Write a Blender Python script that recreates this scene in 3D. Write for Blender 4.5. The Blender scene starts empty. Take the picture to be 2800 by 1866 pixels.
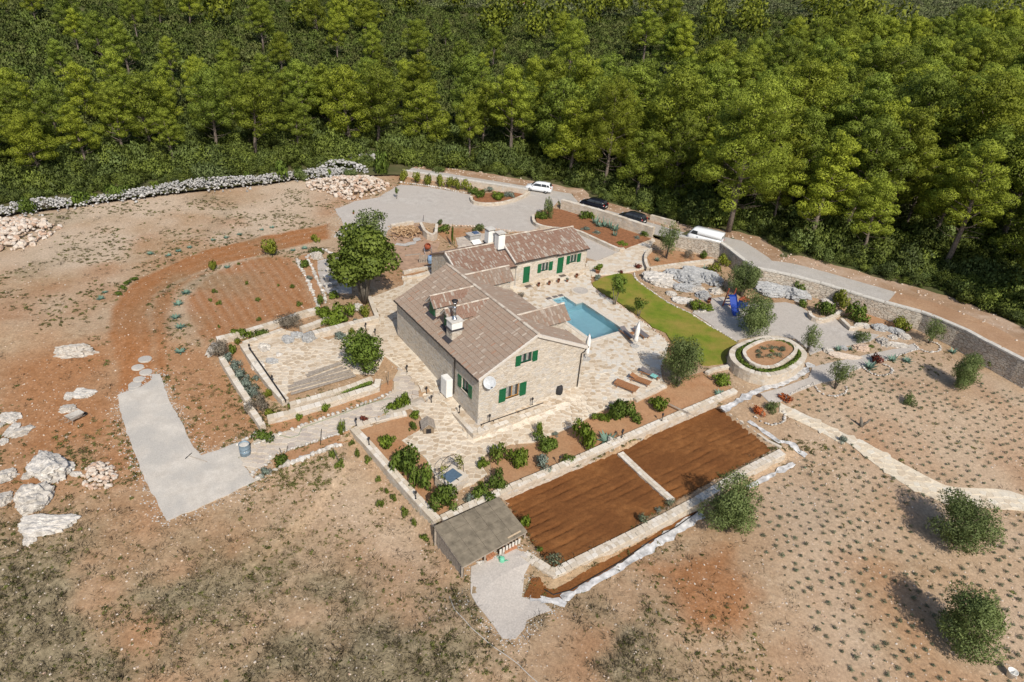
import bpy, bmesh, math, random
import numpy as np
from mathutils import Vector, Matrix, noise
from mathutils.geometry import delaunay_2d_cdt

S = bpy.context.scene
COL = S.collection
R_ = math.radians
rng = np.random.default_rng(7)
random.seed(7)

# ------------------------------------------------------------------ camera
CAM_H, FPX, PITCH, ROLL = 33.0, 1837.0, R_(30.48), R_(4.33)
cam_d = bpy.data.cameras.new('camera')
cam = bpy.data.objects.new('camera', cam_d)
COL.objects.link(cam)
cam_d.sensor_width = 36.0
cam_d.lens = 36.0 * FPX / 2800.0
cam_d.clip_start = 1.0
cam_d.clip_end = 6000.0
fw = Vector((0, math.cos(PITCH), -math.sin(PITCH)))
up0 = Vector((0, math.sin(PITCH), math.cos(PITCH)))
rt0 = Vector((1, 0, 0))
rt = rt0 * math.cos(ROLL) + up0 * math.sin(ROLL)
up = up0 * math.cos(ROLL) - rt0 * math.sin(ROLL)
cam.matrix_world = Matrix(((rt.x, up.x, -fw.x, 0), (rt.y, up.y, -fw.y, 0), (rt.z, up.z, -fw.z, CAM_H), (0, 0, 0, 1)))
S.camera = cam

# ------------------------------------------------------------------ sky, sun, exposure
SUN_EL, SHADOW_AZ = R_(43), R_(111)
W = bpy.data.worlds.new('World')
S.world = W
W.use_nodes = True
wn = W.node_tree.nodes
sky = wn.new('ShaderNodeTexSky')
sky.sky_type = 'NISHITA'
sky.sun_disc = False
sky.sun_elevation = SUN_EL
sky.sun_rotation = math.atan2(-math.cos(SHADOW_AZ), -math.sin(SHADOW_AZ))
sky.dust_density = 1.5
wn['Background'].inputs[1].default_value = 0.10
W.node_tree.links.new(sky.outputs[0], wn['Background'].inputs[0])
sl = bpy.data.lights.new('sun', 'SUN')
sl.energy = 3.7
sl.angle = R_(0.53)
sl.color = (1.0, 0.93, 0.82)
sun = bpy.data.objects.new('sun', sl)
COL.objects.link(sun)
sun.rotation_euler = Vector((math.cos(SHADOW_AZ) * math.cos(SUN_EL), math.sin(SHADOW_AZ) * math.cos(SUN_EL), -math.sin(SUN_EL))).to_track_quat('-Z', 'Y').to_euler()
S.view_settings.view_transform = 'Standard'
S.view_settings.look = 'None'
S.view_settings.gamma = 1.0
S.view_settings.use_curve_mapping = False
S.view_settings.exposure = 0.33
S.cycles.max_bounces = 6
S.cycles.transparent_max_bounces = 6

# ------------------------------------------------------------------ survey: picture point -> place on the ground
ZS = {0: (0, 0, .8404), 1: (1000, 500, 2.941), 2: (1000, 700, 2.851), 3: (500, 600, 3.136), 4: (500, 1000, 2.941), 5: (1150, 1050, 2.851),
      6: (1600, 700, 3.136), 7: (1400, 400, 2.941), 8: (0, 900, 2.614), 9: (2000, 700, 2.941), 10: (2000, 1200, 2.354), 11: (1200, 1300, 2.77),
      12: (400, 1300, 2.614), 13: (0, 400, 2.613), 14: (800, 380, 2.941), 15: (0, 0, 1.681), 16: (1400, 0, 1.681)}

def ray(n, x, y):
    ox, oy, s = ZS[n]
    u, v = ox + x / s - 1400.0, oy + y / s - 933.0
    return rt * u - up * v + fw * FPX

def at_z(n, x, y, z):
    d = ray(n, x, y)
    t = (z - CAM_H) / d.z
    return Vector((d.x * t, d.y * t, z))

DIPS = []      # land that drops behind a terrace wall: (polyline with drop, side, hold, fade)
def h_near(x, y):
    z = -0.085 * np.maximum(0, 52 - y) + 0.012 * np.clip(y - 75, 0, 60)
    for pl, side, hold, fade in DIPS:
        bd = np.full(np.shape(x), 1e9); sg = np.zeros(np.shape(x)); dp = np.zeros(np.shape(x))
        for (ax, ay, az), (bx, by, bz) in zip(pl[:-1], pl[1:]):
            dx, dy = bx - ax, by - ay
            t = np.clip(((x - ax) * dx + (y - ay) * dy) / (dx * dx + dy * dy), 0, 1)
            dd = np.hypot(x - ax - t * dx, y - ay - t * dy); m = dd < bd
            bd = np.where(m, dd, bd); sg = np.where(m, np.sign(dx * (y - ay) - dy * (x - ax)), sg); dp = np.where(m, az + t * (bz - az), dp)
        z = z - np.where(sg == side, dp * np.clip(bd / .3, 0, 1) * np.clip(1 - (bd - hold) / fade, 0, 1), 0)
    return z

# foot of the walls between the plot and the road / forest (survey), and how high the land stands behind them
BND = []
for n, pts in ((13, [(0, 512, .35), (180, 482, .35), (380, 460, .35), (640, 420, .35), (900, 390, .35), (1250, 345, .35), (1600, 310, .35), (1950, 272, .35)]),
               (14, [(60, 325, .3), (400, 318, .3), (700, 300, .25), (885, 298, .2), (1430, 382, .1), (1890, 455, .05), (2120, 490, .05)]),
               (7, [(395, 505, .05), (700, 590, .1), (1130, 735, .35), (1290, 800, .7), (1480, 850, 1.1), (1680, 905, 1.6)]),
               (9, [(160, 215, 1.8), (400, 262, 1.8), (700, 340, 1.75), (1000, 435, 1.75), (1200, 500, 1.8), (1500, 590, 1.9), (1800, 735, 2.1), (2000, 860, 2.2), (2353, 1060, 2.3)])):
    for x, y, zo in pts:
        p = at_z(n, x, y, 0.0)
        for _ in range(8):
            p = at_z(n, x, y, float(h_near(p.x, p.y)))
        BND.append((p.x, p.y, zo))
BND = [(BND[0][0] - 260, BND[0][1] - 60, .35)] + BND + [(BND[-1][0] + 26, BND[-1][1] - 24, 2.3), (BND[-1][0] + 90, BND[-1][1] - 95, 2.3)]
BND = np.array(BND)

def bnd_query(x, y):
    """signed distance to the boundary (+ = forest side), land height offset there, foot point"""
    x = np.atleast_1d(np.asarray(x, float)); y = np.atleast_1d(np.asarray(y, float))
    bd = np.full(x.shape, 1e9); sg = np.zeros(x.shape); zo = np.zeros(x.shape); fx = np.zeros(x.shape); fy = np.zeros(x.shape)
    for i in range(len(BND) - 1):
        ax, ay, az = BND[i]; bx, by, bz = BND[i + 1]
        dx, dy = bx - ax, by - ay
        t = np.clip(((x - ax) * dx + (y - ay) * dy) / (dx * dx + dy * dy), 0, 1)
        px, py = ax + t * dx, ay + t * dy
        d = np.hypot(x - px, y - py)
        m = d < bd
        bd = np.where(m, d, bd)
        sg = np.where(m, np.sign(dx * (y - ay) - dy * (x - ax)), sg)
        zo = np.where(m, az + t * (bz - az), zo); fx = np.where(m, px, fx); fy = np.where(m, py, fy)
    return bd * np.where(sg == 0, 1, sg), zo, fx, fy

def h_far(x, y):
    d, zo, fx, fy = bnd_query(x, y)
    x = np.asarray(x, float); y = np.asarray(y, float)
    slope = 0.045 + 0.035 * np.clip((x - 25) / 70, 0, 1) + 0.02 * np.clip((-x - 40) / 80, 0, 1)
    dd = np.maximum(0, d - 7)
    rise = slope * np.minimum(dd, 190) + 0.012 * np.maximum(0, np.minimum(dd, 900) - 190)
    return h_near(fx, fy) + zo + rise + 0.5 * np.sin(x * .06 + 1) * np.sin(y * .05) * np.clip(dd / 30, 0, 1)

def gz(x, y):
    d = bnd_query(x, y)[0]
    return np.where(d > 0, h_far(x, y), h_near(np.asarray(x, float), np.asarray(y, float)))

def G(n, x, y, dz=0.0):
    """ground point (near side) seen at a place of the survey picture"""
    p = at_z(n, x, y, 0.0)
    for _ in range(10):
        p = at_z(n, x, y, float(h_near(p.x, p.y)) + dz)
    return p

def GF(n, x, y):
    """ground point on the forest side"""
    d = ray(n, x, y)
    t = 60.0 / d.y
    while t * d.y < 700:
        X, Y = d.x * t, d.y * t
        if CAM_H + d.z * t < float(h_far(X, Y)[0]):
            break
        t *= 1.006
    return Vector((d.x * t, d.y * t, float(h_far(d.x * t, d.y * t)[0])))

def GL(n, pts, dz=0.0):
    return [G(n, x, y, dz) for x, y in pts]

def depth(p):
    return (Vector(p) - Vector((0, 0, CAM_H))).dot(fw)

# house axes: u along the front gable (to the right), v along the ridge (away)
YAW = R_(35.89)
UA = Vector((math.cos(YAW), math.sin(YAW), 0)); VA = Vector((-math.sin(YAW), math.cos(YAW), 0))
HO = Vector((-2.363, 43.07, 0))
def HL(u, v, z=0.0):
    return HO + UA * u + VA * v + Vector((0, 0, z))
HM = Matrix(((UA.x, VA.x, 0, HO.x), (UA.y, VA.y, 0, HO.y), (0, 0, 1, 0), (0, 0, 0, 1)))

# ------------------------------------------------------------------ materials
MATS = {}
def nodes(name):
    m = bpy.data.materials.new(name); m.use_nodes = True
    MATS[name] = m
    nt = m.node_tree
    return m, nt, nt.nodes, nt.links, nt.nodes['Principled BSDF']

def rgba(c): return (c[0], c[1], c[2], 1.0)

def add_noise(nt, scale, detail=4, coord=None, rough=.6):
    t = nt.nodes.new('ShaderNodeTexNoise'); t.inputs['Scale'].default_value = scale; t.inputs['Detail'].default_value = detail; t.inputs['Roughness'].default_value = rough
    if coord: nt.links.new(coord, t.inputs['Vector'])
    return t.outputs['Fac']

def add_mix(nt, fac, a, b, blend='MIX'):
    m = nt.nodes.new('ShaderNodeMix'); m.data_type = 'RGBA'; m.blend_type = blend
    for sock, val in ((m.inputs['Factor'], fac), (m.inputs['A'], a), (m.inputs['B'], b)):
        if hasattr(val, 'is_output'): nt.links.new(val, sock)
        elif isinstance(val, (int, float)): sock.default_value = val
        else: sock.default_value = rgba(val)
    return m.outputs['Result']

def add_ramp(nt, fac, lo, hi):
    r = nt.nodes.new('ShaderNodeMapRange'); r.inputs['From Min'].default_value = lo; r.inputs['From Max'].default_value = hi
    nt.links.new(fac, r.inputs['Value']); return r.outputs['Result']

def add_bump(nt, bsdf, height, strength, dist=.05):
    b = nt.nodes.new('ShaderNodeBump'); b.inputs['Strength'].default_value = strength; b.inputs['Distance'].default_value = dist
    nt.links.new(height, b.inputs['Height']); nt.links.new(b.outputs[0], bsdf.inputs['Normal'])

def geo_pos(nt):
    g = nt.nodes.new('ShaderNodeNewGeometry'); return g.outputs['Position']

def obj_co(nt):
    g = nt.nodes.new('ShaderNodeTexCoord'); return g.outputs['Object']

def plain(name, c, rough=.6, metal=0.0, var=.12, scale=6.0, bump=0.0):
    m, nt, N, L, b = nodes(name)
    f = add_noise(nt, scale, 5, geo_pos(nt))
    c2 = tuple(max(0, x * (1 - var * 2)) for x in c); c3 = tuple(min(1, x * (1 + var)) for x in c)
    L.new(add_mix(nt, add_ramp(nt, f, .3, .7), c2, c3), b.inputs['Base Color'])
    b.inputs['Roughness'].default_value = rough; b.inputs['Metallic'].default_value = metal
    b.inputs['Specular IOR Level'].default_value = .3
    if bump: add_bump(nt, b, f, bump)
    return m

def speckle(name, c1, c2, c3, s1, s2, rough=.95, bump=.3, s3=.25):
    """gravel / soil: fine grains + broad patches"""
    m, nt, N, L, b = nodes(name)
    p = geo_pos(nt)
    fine = add_noise(nt, s1, 3, p, .75); mid = add_noise(nt, s2, 4, p); broad = add_noise(nt, s3, 3, p)
    a = add_mix(nt, add_ramp(nt, mid, .35, .65), c1, c2)
    a = add_mix(nt, add_ramp(nt, broad, .4, .62), a, c3)
    g = add_ramp(nt, fine, .2, .8)
    k = N.new('ShaderNodeMix'); k.data_type = 'FLOAT'; k.inputs['A'].default_value = .72; k.inputs['B'].default_value = 1.25; L.new(g, k.inputs['Factor'])
    mm = N.new('ShaderNodeVectorMath'); mm.operation = 'SCALE'; L.new(a, mm.inputs[0]); L.new(k.outputs['Result'], mm.inputs['Scale'])
    L.new(mm.outputs[0], b.inputs['Base Color']); b.inputs['Roughness'].default_value = rough; b.inputs['Specular IOR Level'].default_value = .15
    add_bump(nt, b, fine, bump, .04)
    return m

def stonework(name, cols, mortar, sx, sz, rough=.9, bump=.5, joint=.06, local=False):
    """rubble masonry: voronoi stones stretched along courses, joints recessed by bump"""
    m, nt, N, L, b = nodes(name)
    p = obj_co(nt) if local else geo_pos(nt)
    mp = N.new('ShaderNodeMapping'); mp.inputs['Scale'].default_value = (sx, sx, sz); L.new(p, mp.inputs['Vector'])
    v = N.new('ShaderNodeTexVoronoi'); v.inputs['Scale'].default_value = 1.0; L.new(mp.outputs[0], v.inputs['Vector'])
    e = N.new('ShaderNodeTexVoronoi'); e.feature = 'DISTANCE_TO_EDGE'; e.inputs['Scale'].default_value = 1.0; L.new(mp.outputs[0], e.inputs['Vector'])
    sp = N.new('ShaderNodeSeparateColor'); L.new(v.outputs['Color'], sp.inputs[0])
    c = add_mix(nt, add_ramp(nt, sp.outputs[0], 0, 1), cols[0], cols[1])
    c = add_mix(nt, add_ramp(nt, sp.outputs[1], .6, .95), c, cols[2])
    f = add_noise(nt, 9, 5, p, .7)
    c = add_mix(nt, .35, c, add_mix(nt, add_ramp(nt, f, .3, .7), tuple(x * .55 for x in cols[0]), tuple(min(1, x * 1.25) for x in cols[1])))
    j = add_ramp(nt, e.outputs['Distance'], 0, joint)
    c = add_mix(nt, j, mortar, c)
    L.new(c, b.inputs['Base Color']); b.inputs['Roughness'].default_value = rough; b.inputs['Specular IOR Level'].default_value = .15
    add_bump(nt, b, add_mix(nt, .3, j, f), bump, .04)
    return m

def tinted(name, stops, rough=.85, bump=.25, nscale=14.0, namp=.25):
    """colour from the per-piece attribute v through stops, plus grain"""
    m, nt, N, L, b = nodes(name)
    at = N.new('ShaderNodeAttribute'); at.attribute_name = 'v'
    cr = N.new('ShaderNodeValToRGB')
    while len(cr.color_ramp.elements) < len(stops): cr.color_ramp.elements.new(.5)
    for i, (p, c) in enumerate(stops):
        cr.color_ramp.elements[i].position = p; cr.color_ramp.elements[i].color = rgba(c)
    L.new(at.outputs['Fac'], cr.inputs[0])
    f = add_noise(nt, nscale, 5, geo_pos(nt), .7)
    k = N.new('ShaderNodeMix'); k.data_type = 'FLOAT'; k.inputs['A'].default_value = 1 - namp; k.inputs['B'].default_value = 1 + namp; L.new(add_ramp(nt, f, .25, .75), k.inputs['Factor'])
    mm = N.new('ShaderNodeVectorMath'); mm.operation = 'SCALE'; L.new(cr.outputs[0], mm.inputs[0]); L.new(k.outputs['Result'], mm.inputs['Scale'])
    L.new(mm.outputs[0], b.inputs['Base Color']); b.inputs['Roughness'].default_value = rough; b.inputs['Specular IOR Level'].default_value = .2
    if bump: add_bump(nt, b, f, bump, .03)
    return m

def foliage(name, dark, light, trans=.25, objvar=.3, rough=.6, alt=None):
    m, nt, N, L, b = nodes(name)
    at = N.new('ShaderNodeAttribute'); at.attribute_name = 'v'
    oi = N.new('ShaderNodeObjectInfo')
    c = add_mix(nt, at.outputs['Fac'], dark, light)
    if alt:
        q = N.new('ShaderNodeMath'); q.operation = 'FRACT'; q2 = N.new('ShaderNodeMath'); q2.operation = 'MULTIPLY'; q2.inputs[1].default_value = 7.31; L.new(oi.outputs['Random'], q2.inputs[0]); L.new(q2.outputs[0], q.inputs[0])
        c = add_mix(nt, add_ramp(nt, q.outputs[0], .25, 1.0), c, add_mix(nt, at.outputs['Fac'], tuple(x * .4 for x in alt), alt))
    k = N.new('ShaderNodeMix'); k.data_type = 'FLOAT'; k.inputs['A'].default_value = 1 - objvar; k.inputs['B'].default_value = 1 + objvar; L.new(oi.outputs['Random'], k.inputs['Factor'])
    mm = N.new('ShaderNodeVectorMath'); mm.operation = 'SCALE'; L.new(c, mm.inputs[0]); L.new(k.outputs['Result'], mm.inputs['Scale'])
    L.new(mm.outputs[0], b.inputs['Base Color']); b.inputs['Roughness'].default_value = rough; b.inputs['Specular IOR Level'].default_value = .2
    tr = N.new('ShaderNodeBsdfTranslucent'); L.new(mm.outputs[0], tr.inputs[0])
    ms = N.new('ShaderNodeMixShader'); ms.inputs[0].default_value = trans
    L.new(b.outputs[0], ms.inputs[1]); L.new(tr.outputs[0], ms.inputs[2]); L.new(ms.outputs[0], N['Material Output'].inputs[0])
    return m

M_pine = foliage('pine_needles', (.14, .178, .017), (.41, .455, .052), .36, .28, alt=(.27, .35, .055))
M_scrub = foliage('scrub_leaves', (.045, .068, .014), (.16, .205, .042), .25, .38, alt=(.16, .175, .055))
M_scrub_n = foliage('roadside_shrub_leaves', (.06, .085, .016), (.22, .265, .05), .3, .42, alt=(.15, .20, .06))
M_scrub_f = foliage('distant_scrub_leaves', (.07, .088, .032), (.20, .235, .085), .3, .35, alt=(.19, .20, .10))
M_olive = foliage('olive_leaves', (.075, .108, .03), (.235, .29, .105), .35, .12)
M_broad = foliage('broad_leaves', (.07, .105, .016), (.225, .28, .05), .35, .15)
M_citrus = foliage('glossy_leaves', (.058, .095, .016), (.185, .255, .042), .32, .15)
M_bright = foliage('bright_shrub_leaves', (.08, .13, .015), (.25, .325, .042), .35, .15)
M_yellowg = foliage('yellow_green_leaves', (.09, .12, .015), (.28, .30, .04), .3, .15)
M_dry = foliage('dry_shrub_twigs', (.12, .10, .075), (.30, .26, .20), .2, .15)
M_silver = foliage('silver_leaves', (.10, .13, .10), (.30, .36, .30), .2, .12)
M_lav = foliage('lavender_leaves', (.075, .10, .058), (.23, .27, .175), .25, .3)
M_agave = foliage('agave_blades', (.06, .12, .085), (.20, .30, .23), .15, .15)
M_red = foliage('red_flowers', (.25, .05, .02), (.55, .16, .04), .2, .1)
M_white_fl = foliage('white_flowers', (.6, .6, .58), (.8, .8, .78), .2, .05)
M_wine = foliage('dark_red_leaves', (.06, .015, .012), (.20, .05, .03), .2, .1)
M_weed = foliage('weed_leaves', (.07, .085, .022), (.21, .22, .06), .3, .4, alt=(.24, .195, .085))
M_drygrass = foliage('dry_grass', (.26, .215, .145), (.46, .40, .285), .5, .3)
M_bark = plain('pine_bark', (.17, .135, .11), .95, 0, .25, 5)
M_bark2 = plain('grey_bark', (.16, .14, .115), .95, 0, .25, 9)

# ------------------------------------------------------------------ mesh helpers
def tag(o, label=None, cat=None, group=None, kind=None):
    if label: o['label'] = label
    if cat: o['category'] = cat
    if group: o['group'] = group
    if kind: o['kind'] = kind
    return o

def mesh_np(name, V, F, mats, attr=None, normals=None, smooth=False, midx=None):
    """V (n,3) array; F list of tuples or (m,k) array"""
    me = bpy.data.meshes.new(name)
    V = np.asarray(V, dtype=np.float32)
    me.vertices.add(len(V)); me.vertices.foreach_set('co', V.ravel())
    if isinstance(F, np.ndarray):
        m, k = F.shape
        me.loops.add(m * k); me.loops.foreach_set('vertex_index', F.astype(np.int32).ravel())
        me.polygons.add(m); me.polygons.foreach_set('loop_start', np.arange(0, m * k, k, dtype=np.int32))
    else:
        tot = sum(len(f) for f in F); m = len(F)
        me.loops.add(tot); me.loops.foreach_set('vertex_index', np.fromiter((i for f in F for i in f), np.int32, tot))
        st = np.zeros(m, np.int32); st[1:] = np.cumsum([len(f) for f in F])[:-1]
        me.polygons.add(m); me.polygons.foreach_set('loop_start', st)
    for mt in (mats if isinstance(mats, (list, tuple)) else [mats]): me.materials.append(mt)
    if midx is not None: me.polygons.foreach_set('material_index', np.asarray(midx, np.int32))
    me.polygons.foreach_set('use_smooth', np.full(m, smooth))
    if attr is not None:
        a = me.attributes.new('v', 'FLOAT', 'POINT'); a.data.foreach_set('value', np.asarray(attr, np.float32))
    me.update(calc_edges=True)
    me.validate()
    if normals is not None:
        me.polygons.foreach_set('use_smooth', np.full(m, True))
        me.normals_split_custom_set_from_vertices(np.asarray(normals, np.float32))
    return me

def link(name, me, parent=None, loc=None, rz=0.0, sc=None):
    o = bpy.data.objects.new(name, me)
    COL.objects.link(o)
    if parent: o.parent = parent
    if loc is not None: o.location = loc
    if rz: o.rotation_euler = (0, 0, rz)
    if sc is not None: o.scale = sc if hasattr(sc, '__len__') else (sc, sc, sc)
    return o

def empty(name, loc=(0, 0, 0), rz=0.0):
    o = bpy.data.objects.new(name, None)
    o.empty_display_size = .3
    COL.objects.link(o); o.location = loc; o.rotation_euler = (0, 0, rz)
    return o

class MB:
    """collects shapes of ONE object"""
    def __init__(s): s.v = []; s.f = []; s.a = []; s.m = []
    def add(s, vs, fs, a=.5, m=0):
        b = len(s.v); s.v += [tuple(v) for v in vs]; s.f += [tuple(b + i for i in f) for f in fs]
        s.a += list(a) if hasattr(a, '__len__') else [a] * len(vs); s.m += [m] * len(fs)
        return s
    def box(s, lo, hi, M=None, a=.5, m=0, taper=0.0):
        x0, y0, z0 = lo; x1, y1, z1 = hi
        t = taper
        vs = [(x0, y0, z0), (x1, y0, z0), (x1, y1, z0), (x0, y1, z0), (x0 + t, y0 + t, z1), (x1 - t, y0 + t, z1), (x1 - t, y1 - t, z1), (x0 + t, y1 - t, z1)]
        if M is not None: vs = [M @ Vector(v) for v in vs]
        return s.add(vs, [(3, 2, 1, 0), (4, 5, 6, 7), (0, 1, 5, 4), (1, 2, 6, 5), (2, 3, 7, 6), (3, 0, 4, 7)], a, m)
    def tube(s, pts, rad, n=6, a=.5, m=0, cap=True):
        pts = [Vector(p) for p in pts]
        if not hasattr(rad, '__len__'): rad = [rad] * len(pts)
        b = len(s.v); ref = Vector((0, 0, 1))
        for i, p in enumerate(pts):
            d = (pts[min(i + 1, len(pts) - 1)] - pts[max(i - 1, 0)]).normalized()
            r = ref if abs(d.dot(ref)) < .95 else Vector((1, 0, 0))
            x = d.cross(r).normalized(); y = d.cross(x)
            for k in range(n):
                t = 2 * math.pi * k / n
                s.v.append(tuple(p + (x * math.cos(t) + y * math.sin(t)) * rad[i])); s.a.append(a)
        for i in range(len(pts) - 1):
            for k in range(n):
                q = b + i * n
                s.f.append((q + k, q + (k + 1) % n, q + n + (k + 1) % n, q + n + k)); s.m.append(m)
        if cap:
            s.f.append(tuple(b + k for k in range(n))[::-1]); s.m.append(m)
            e = b + (len(pts) - 1) * n
            s.f.append(tuple(e + k for k in range(n))); s.m.append(m)
        return s
    def lathe(s, prof, n=14, M=None, a=.5, m=0):
        b = len(s.v)
        for r, z in prof:
            for k in range(n):
                t = 2 * math.pi * k / n
                p = Vector((r * math.cos(t), r * math.sin(t), z))
                s.v.append(tuple(M @ p if M is not None else p)); s.a.append(a)
        for i in range(len(prof) - 1):
            for k in range(n):
                q = b + i * n
                s.f.append((q + k, q + (k + 1) % n, q + n + (k + 1) % n, q + n + k)); s.m.append(m)
        if prof[0][0] > .001: s.f.append(tuple(b + k for k in range(n))[::-1]); s.m.append(m)
        if prof[-1][0] > .001: e = b + (len(prof) - 1) * n; s.f.append(tuple(e + k for k in range(n))); s.m.append(m)
        return s
    def mesh(s, name, mats, smooth=False):
        return mesh_np(name, np.array(s.v, np.float32).reshape(-1, 3), s.f, mats, s.a, None, smooth, s.m)
    def build(s, name, mats, parent=None, smooth=False, loc=None, rz=0.0, sc=None):
        return link(name, s.mesh(name, mats, smooth), parent, loc, rz, sc)

def bevel_obj(o, w, seg=2):
    bm = bmesh.new(); bm.from_mesh(o.data)
    bmesh.ops.bevel(bm, geom=bm.edges[:], offset=w, segments=seg, affect='EDGES', profile=.5, clamp_overlap=True)
    bm.to_mesh(o.data); bm.free(); return o

def inside(poly, x, y):
    x = np.asarray(x, float); y = np.asarray(y, float)
    r = np.zeros(x.shape, bool); n = len(poly)
    for i in range(n):
        x0, y0 = poly[i][0], poly[i][1]; x1, y1 = poly[(i + 1) % n][0], poly[(i + 1) % n][1]
        if y0 == y1: continue
        c = ((y0 > y) != (y1 > y)) & (x < (x1 - x0) * (y - y0) / (y1 - y0) + x0)
        r ^= c
    return r

def dist_edge(poly, x, y, closed=True):
    x = np.asarray(x, float); y = np.asarray(y, float)
    d = np.full(x.shape, 1e9); n = len(poly)
    for i in range(n if closed else n - 1):
        ax, ay = poly[i][0], poly[i][1]; bx, by = poly[(i + 1) % n][0], poly[(i + 1) % n][1]
        dx, dy = bx - ax, by - ay; q = dx * dx + dy * dy + 1e-9
        t = np.clip(((x - ax) * dx + (y - ay) * dy) / q, 0, 1)
        d = np.minimum(d, np.hypot(x - ax - t * dx, y - ay - t * dy))
    return d

def subdiv(poly, step, closed=True, jit=0.0):
    out = []; n = len(poly)
    for i in range(n if closed else n - 1):
        a = Vector(poly[i][:2]); b = Vector(poly[(i + 1) % n][:2]); k = max(1, int((b - a).length / step))
        nrm = Vector((-(b - a).y, (b - a).x)).normalized() if (b - a).length > 1e-6 else Vector((0, 0))
        for j in range(k):
            p = a.lerp(b, j / k) + nrm * random.uniform(-jit, jit)
            out.append((p.x, p.y))
    if not closed: out.append(tuple(poly[-1][:2]))
    return out

def smooth_line(pts, it=2, closed=False):
    pts = [Vector(p[:2]) for p in pts]
    for _ in range(it):
        o = [] if closed else [pts[0]]
        n = len(pts)
        for i in range(n if closed else n - 1):
            a, b = pts[i], pts[(i + 1) % n]
            o += [a.lerp(b, .25), a.lerp(b, .75)]
        if not closed: o.append(pts[-1])
        pts = o
    return [(p.x, p.y) for p in pts]

def sheet(name, poly, dz, mat, step=1.2, jit=0.0, zf=None, skirt=.12, rough=0.0, parent=None):
    """flat piece of ground draped on the land, with a small edge"""
    b = subdiv(poly, step, True, jit)
    xs = [p[0] for p in b]; ys = [p[1] for p in b]
    gx, gy = np.meshgrid(np.arange(min(xs), max(xs), step), np.arange(min(ys), max(ys), step))
    gx = gx.ravel() + rng.uniform(-.2, .2, gx.size) * step; gy = gy.ravel() + rng.uniform(-.2, .2, gy.size) * step
    k = inside(b, gx, gy) & (dist_edge(b, gx, gy) > step * .4)
    pts = [Vector(p) for p in b] + [Vector((x, y)) for x, y in zip(gx[k], gy[k])]
    nb = len(b)
    vs, es, fs, ov, oe, of = delaunay_2d_cdt(pts, [(i, (i + 1) % nb) for i in range(nb)], [], 1, 1e-4)
    X = np.array([v.x for v in vs]); Y = np.array([v.y for v in vs])
    Z = (zf(X, Y) if zf else h_near(X, Y)) + dz
    if rough: Z = Z + rng.uniform(-rough, rough, len(Z)) * (dist_edge(b, X, Y) > .3)
    V = [(x, y, z) for x, y, z in zip(X, Y, Z)]
    F = []
    for f in fs:
        a, c, d = f[0], f[1], f[2]
        if (X[c] - X[a]) * (Y[d] - Y[a]) - (Y[c] - Y[a]) * (X[d] - X[a]) < 0: f = f[::-1]
        F.append(tuple(f))
    cm = inside(b, np.array([sum(X[i] for i in f) / len(f) for f in F]), np.array([sum(Y[i] for i in f) / len(f) for f in F]))
    F = [f for f, q in zip(F, cm) if q]
    if skirt:
        cnt = {}
        for f in F:
            for i in range(len(f)):
                e = (f[i], f[(i + 1) % len(f)]); cnt[e] = 1
        for (a, c) in list(cnt):
            if (c, a) not in cnt:
                n0 = len(V); V += [(V[a][0], V[a][1], V[a][2] - skirt), (V[c][0], V[c][1], V[c][2] - skirt)]
                F.append((c, a, n0, n0 + 1))
    me = mesh_np(name, np.array(V), F, mat)
    o = link(name, me, parent)
    return o

# ---- leaves
def leaf_cloud(puffs, n, size, seed, aspect=.55, shell=.55, upb=.25, flat=0.0, nmix=.75):
    """leaf-sized faces through the volume of each puff (c, (rx,ry,rz)); normals lean outward"""
    g = np.random.default_rng(seed)
    vol = np.array([(p[1][0] * p[1][1] * p[1][2]) ** (2 / 3) for p in puffs]); cnt = np.maximum(4, (n * vol / vol.sum()).astype(int))
    P = []; D = []; B = []
    for (c, r), k in zip(puffs, cnt):
        d = g.normal(size=(k, 3)); d /= np.linalg.norm(d, axis=1)[:, None]
        rr = shell + (1.06 - shell) * g.random(k) ** .6
        rr *= 1 + .18 * np.sin(d[:, 0] * 7 + c[0] * 3) * np.sin(d[:, 1] * 6 + c[1]) * np.sin(d[:, 2] * 5 + c[2])
        P.append(np.array(c) + d * rr[:, None] * np.array(r)); nn = d / np.array(r); D.append(nn / np.linalg.norm(nn, axis=1)[:, None])
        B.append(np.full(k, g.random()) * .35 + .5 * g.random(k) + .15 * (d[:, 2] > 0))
    P = np.concatenate(P); D = np.concatenate(D); B = np.clip(np.concatenate(B), 0, 1); k = len(P)
    nr = g.normal(size=(k, 3)) + D * .6; nr[:, 2] += flat; nr /= np.linalg.norm(nr, axis=1)[:, None]
    t = g.normal(size=(k, 3)); t -= nr * (t * nr).sum(1)[:, None]; t /= np.linalg.norm(t, axis=1)[:, None]
    b = np.cross(nr, t)
    s = size * (.6 + .8 * g.random(k))[:, None]
    V = np.stack([P - t * s, P - b * s * aspect, P + t * s, P + b * s * aspect], 1).reshape(-1, 3)
    sgn = np.sign((nr * D).sum(1))[:, None]
    nn = nmix * D + (1 - nmix) * nr * sgn; nn[:, 2] += upb; nn /= np.linalg.norm(nn, axis=1)[:, None]
    F = np.arange(4 * k).reshape(-1, 4)
    flip = sgn[:, 0] < 0
    F[flip] = F[flip][:, ::-1]
    return V, F, np.repeat(B, 4), np.repeat(nn, 4, axis=0)

def leaf_mesh(name, puffs, n, size, seed, mat, **kw):
    V, F, A, NN = leaf_cloud(puffs, n, size, seed, **kw)
    return mesh_np(name, V, F, mat, A, NN)

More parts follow.
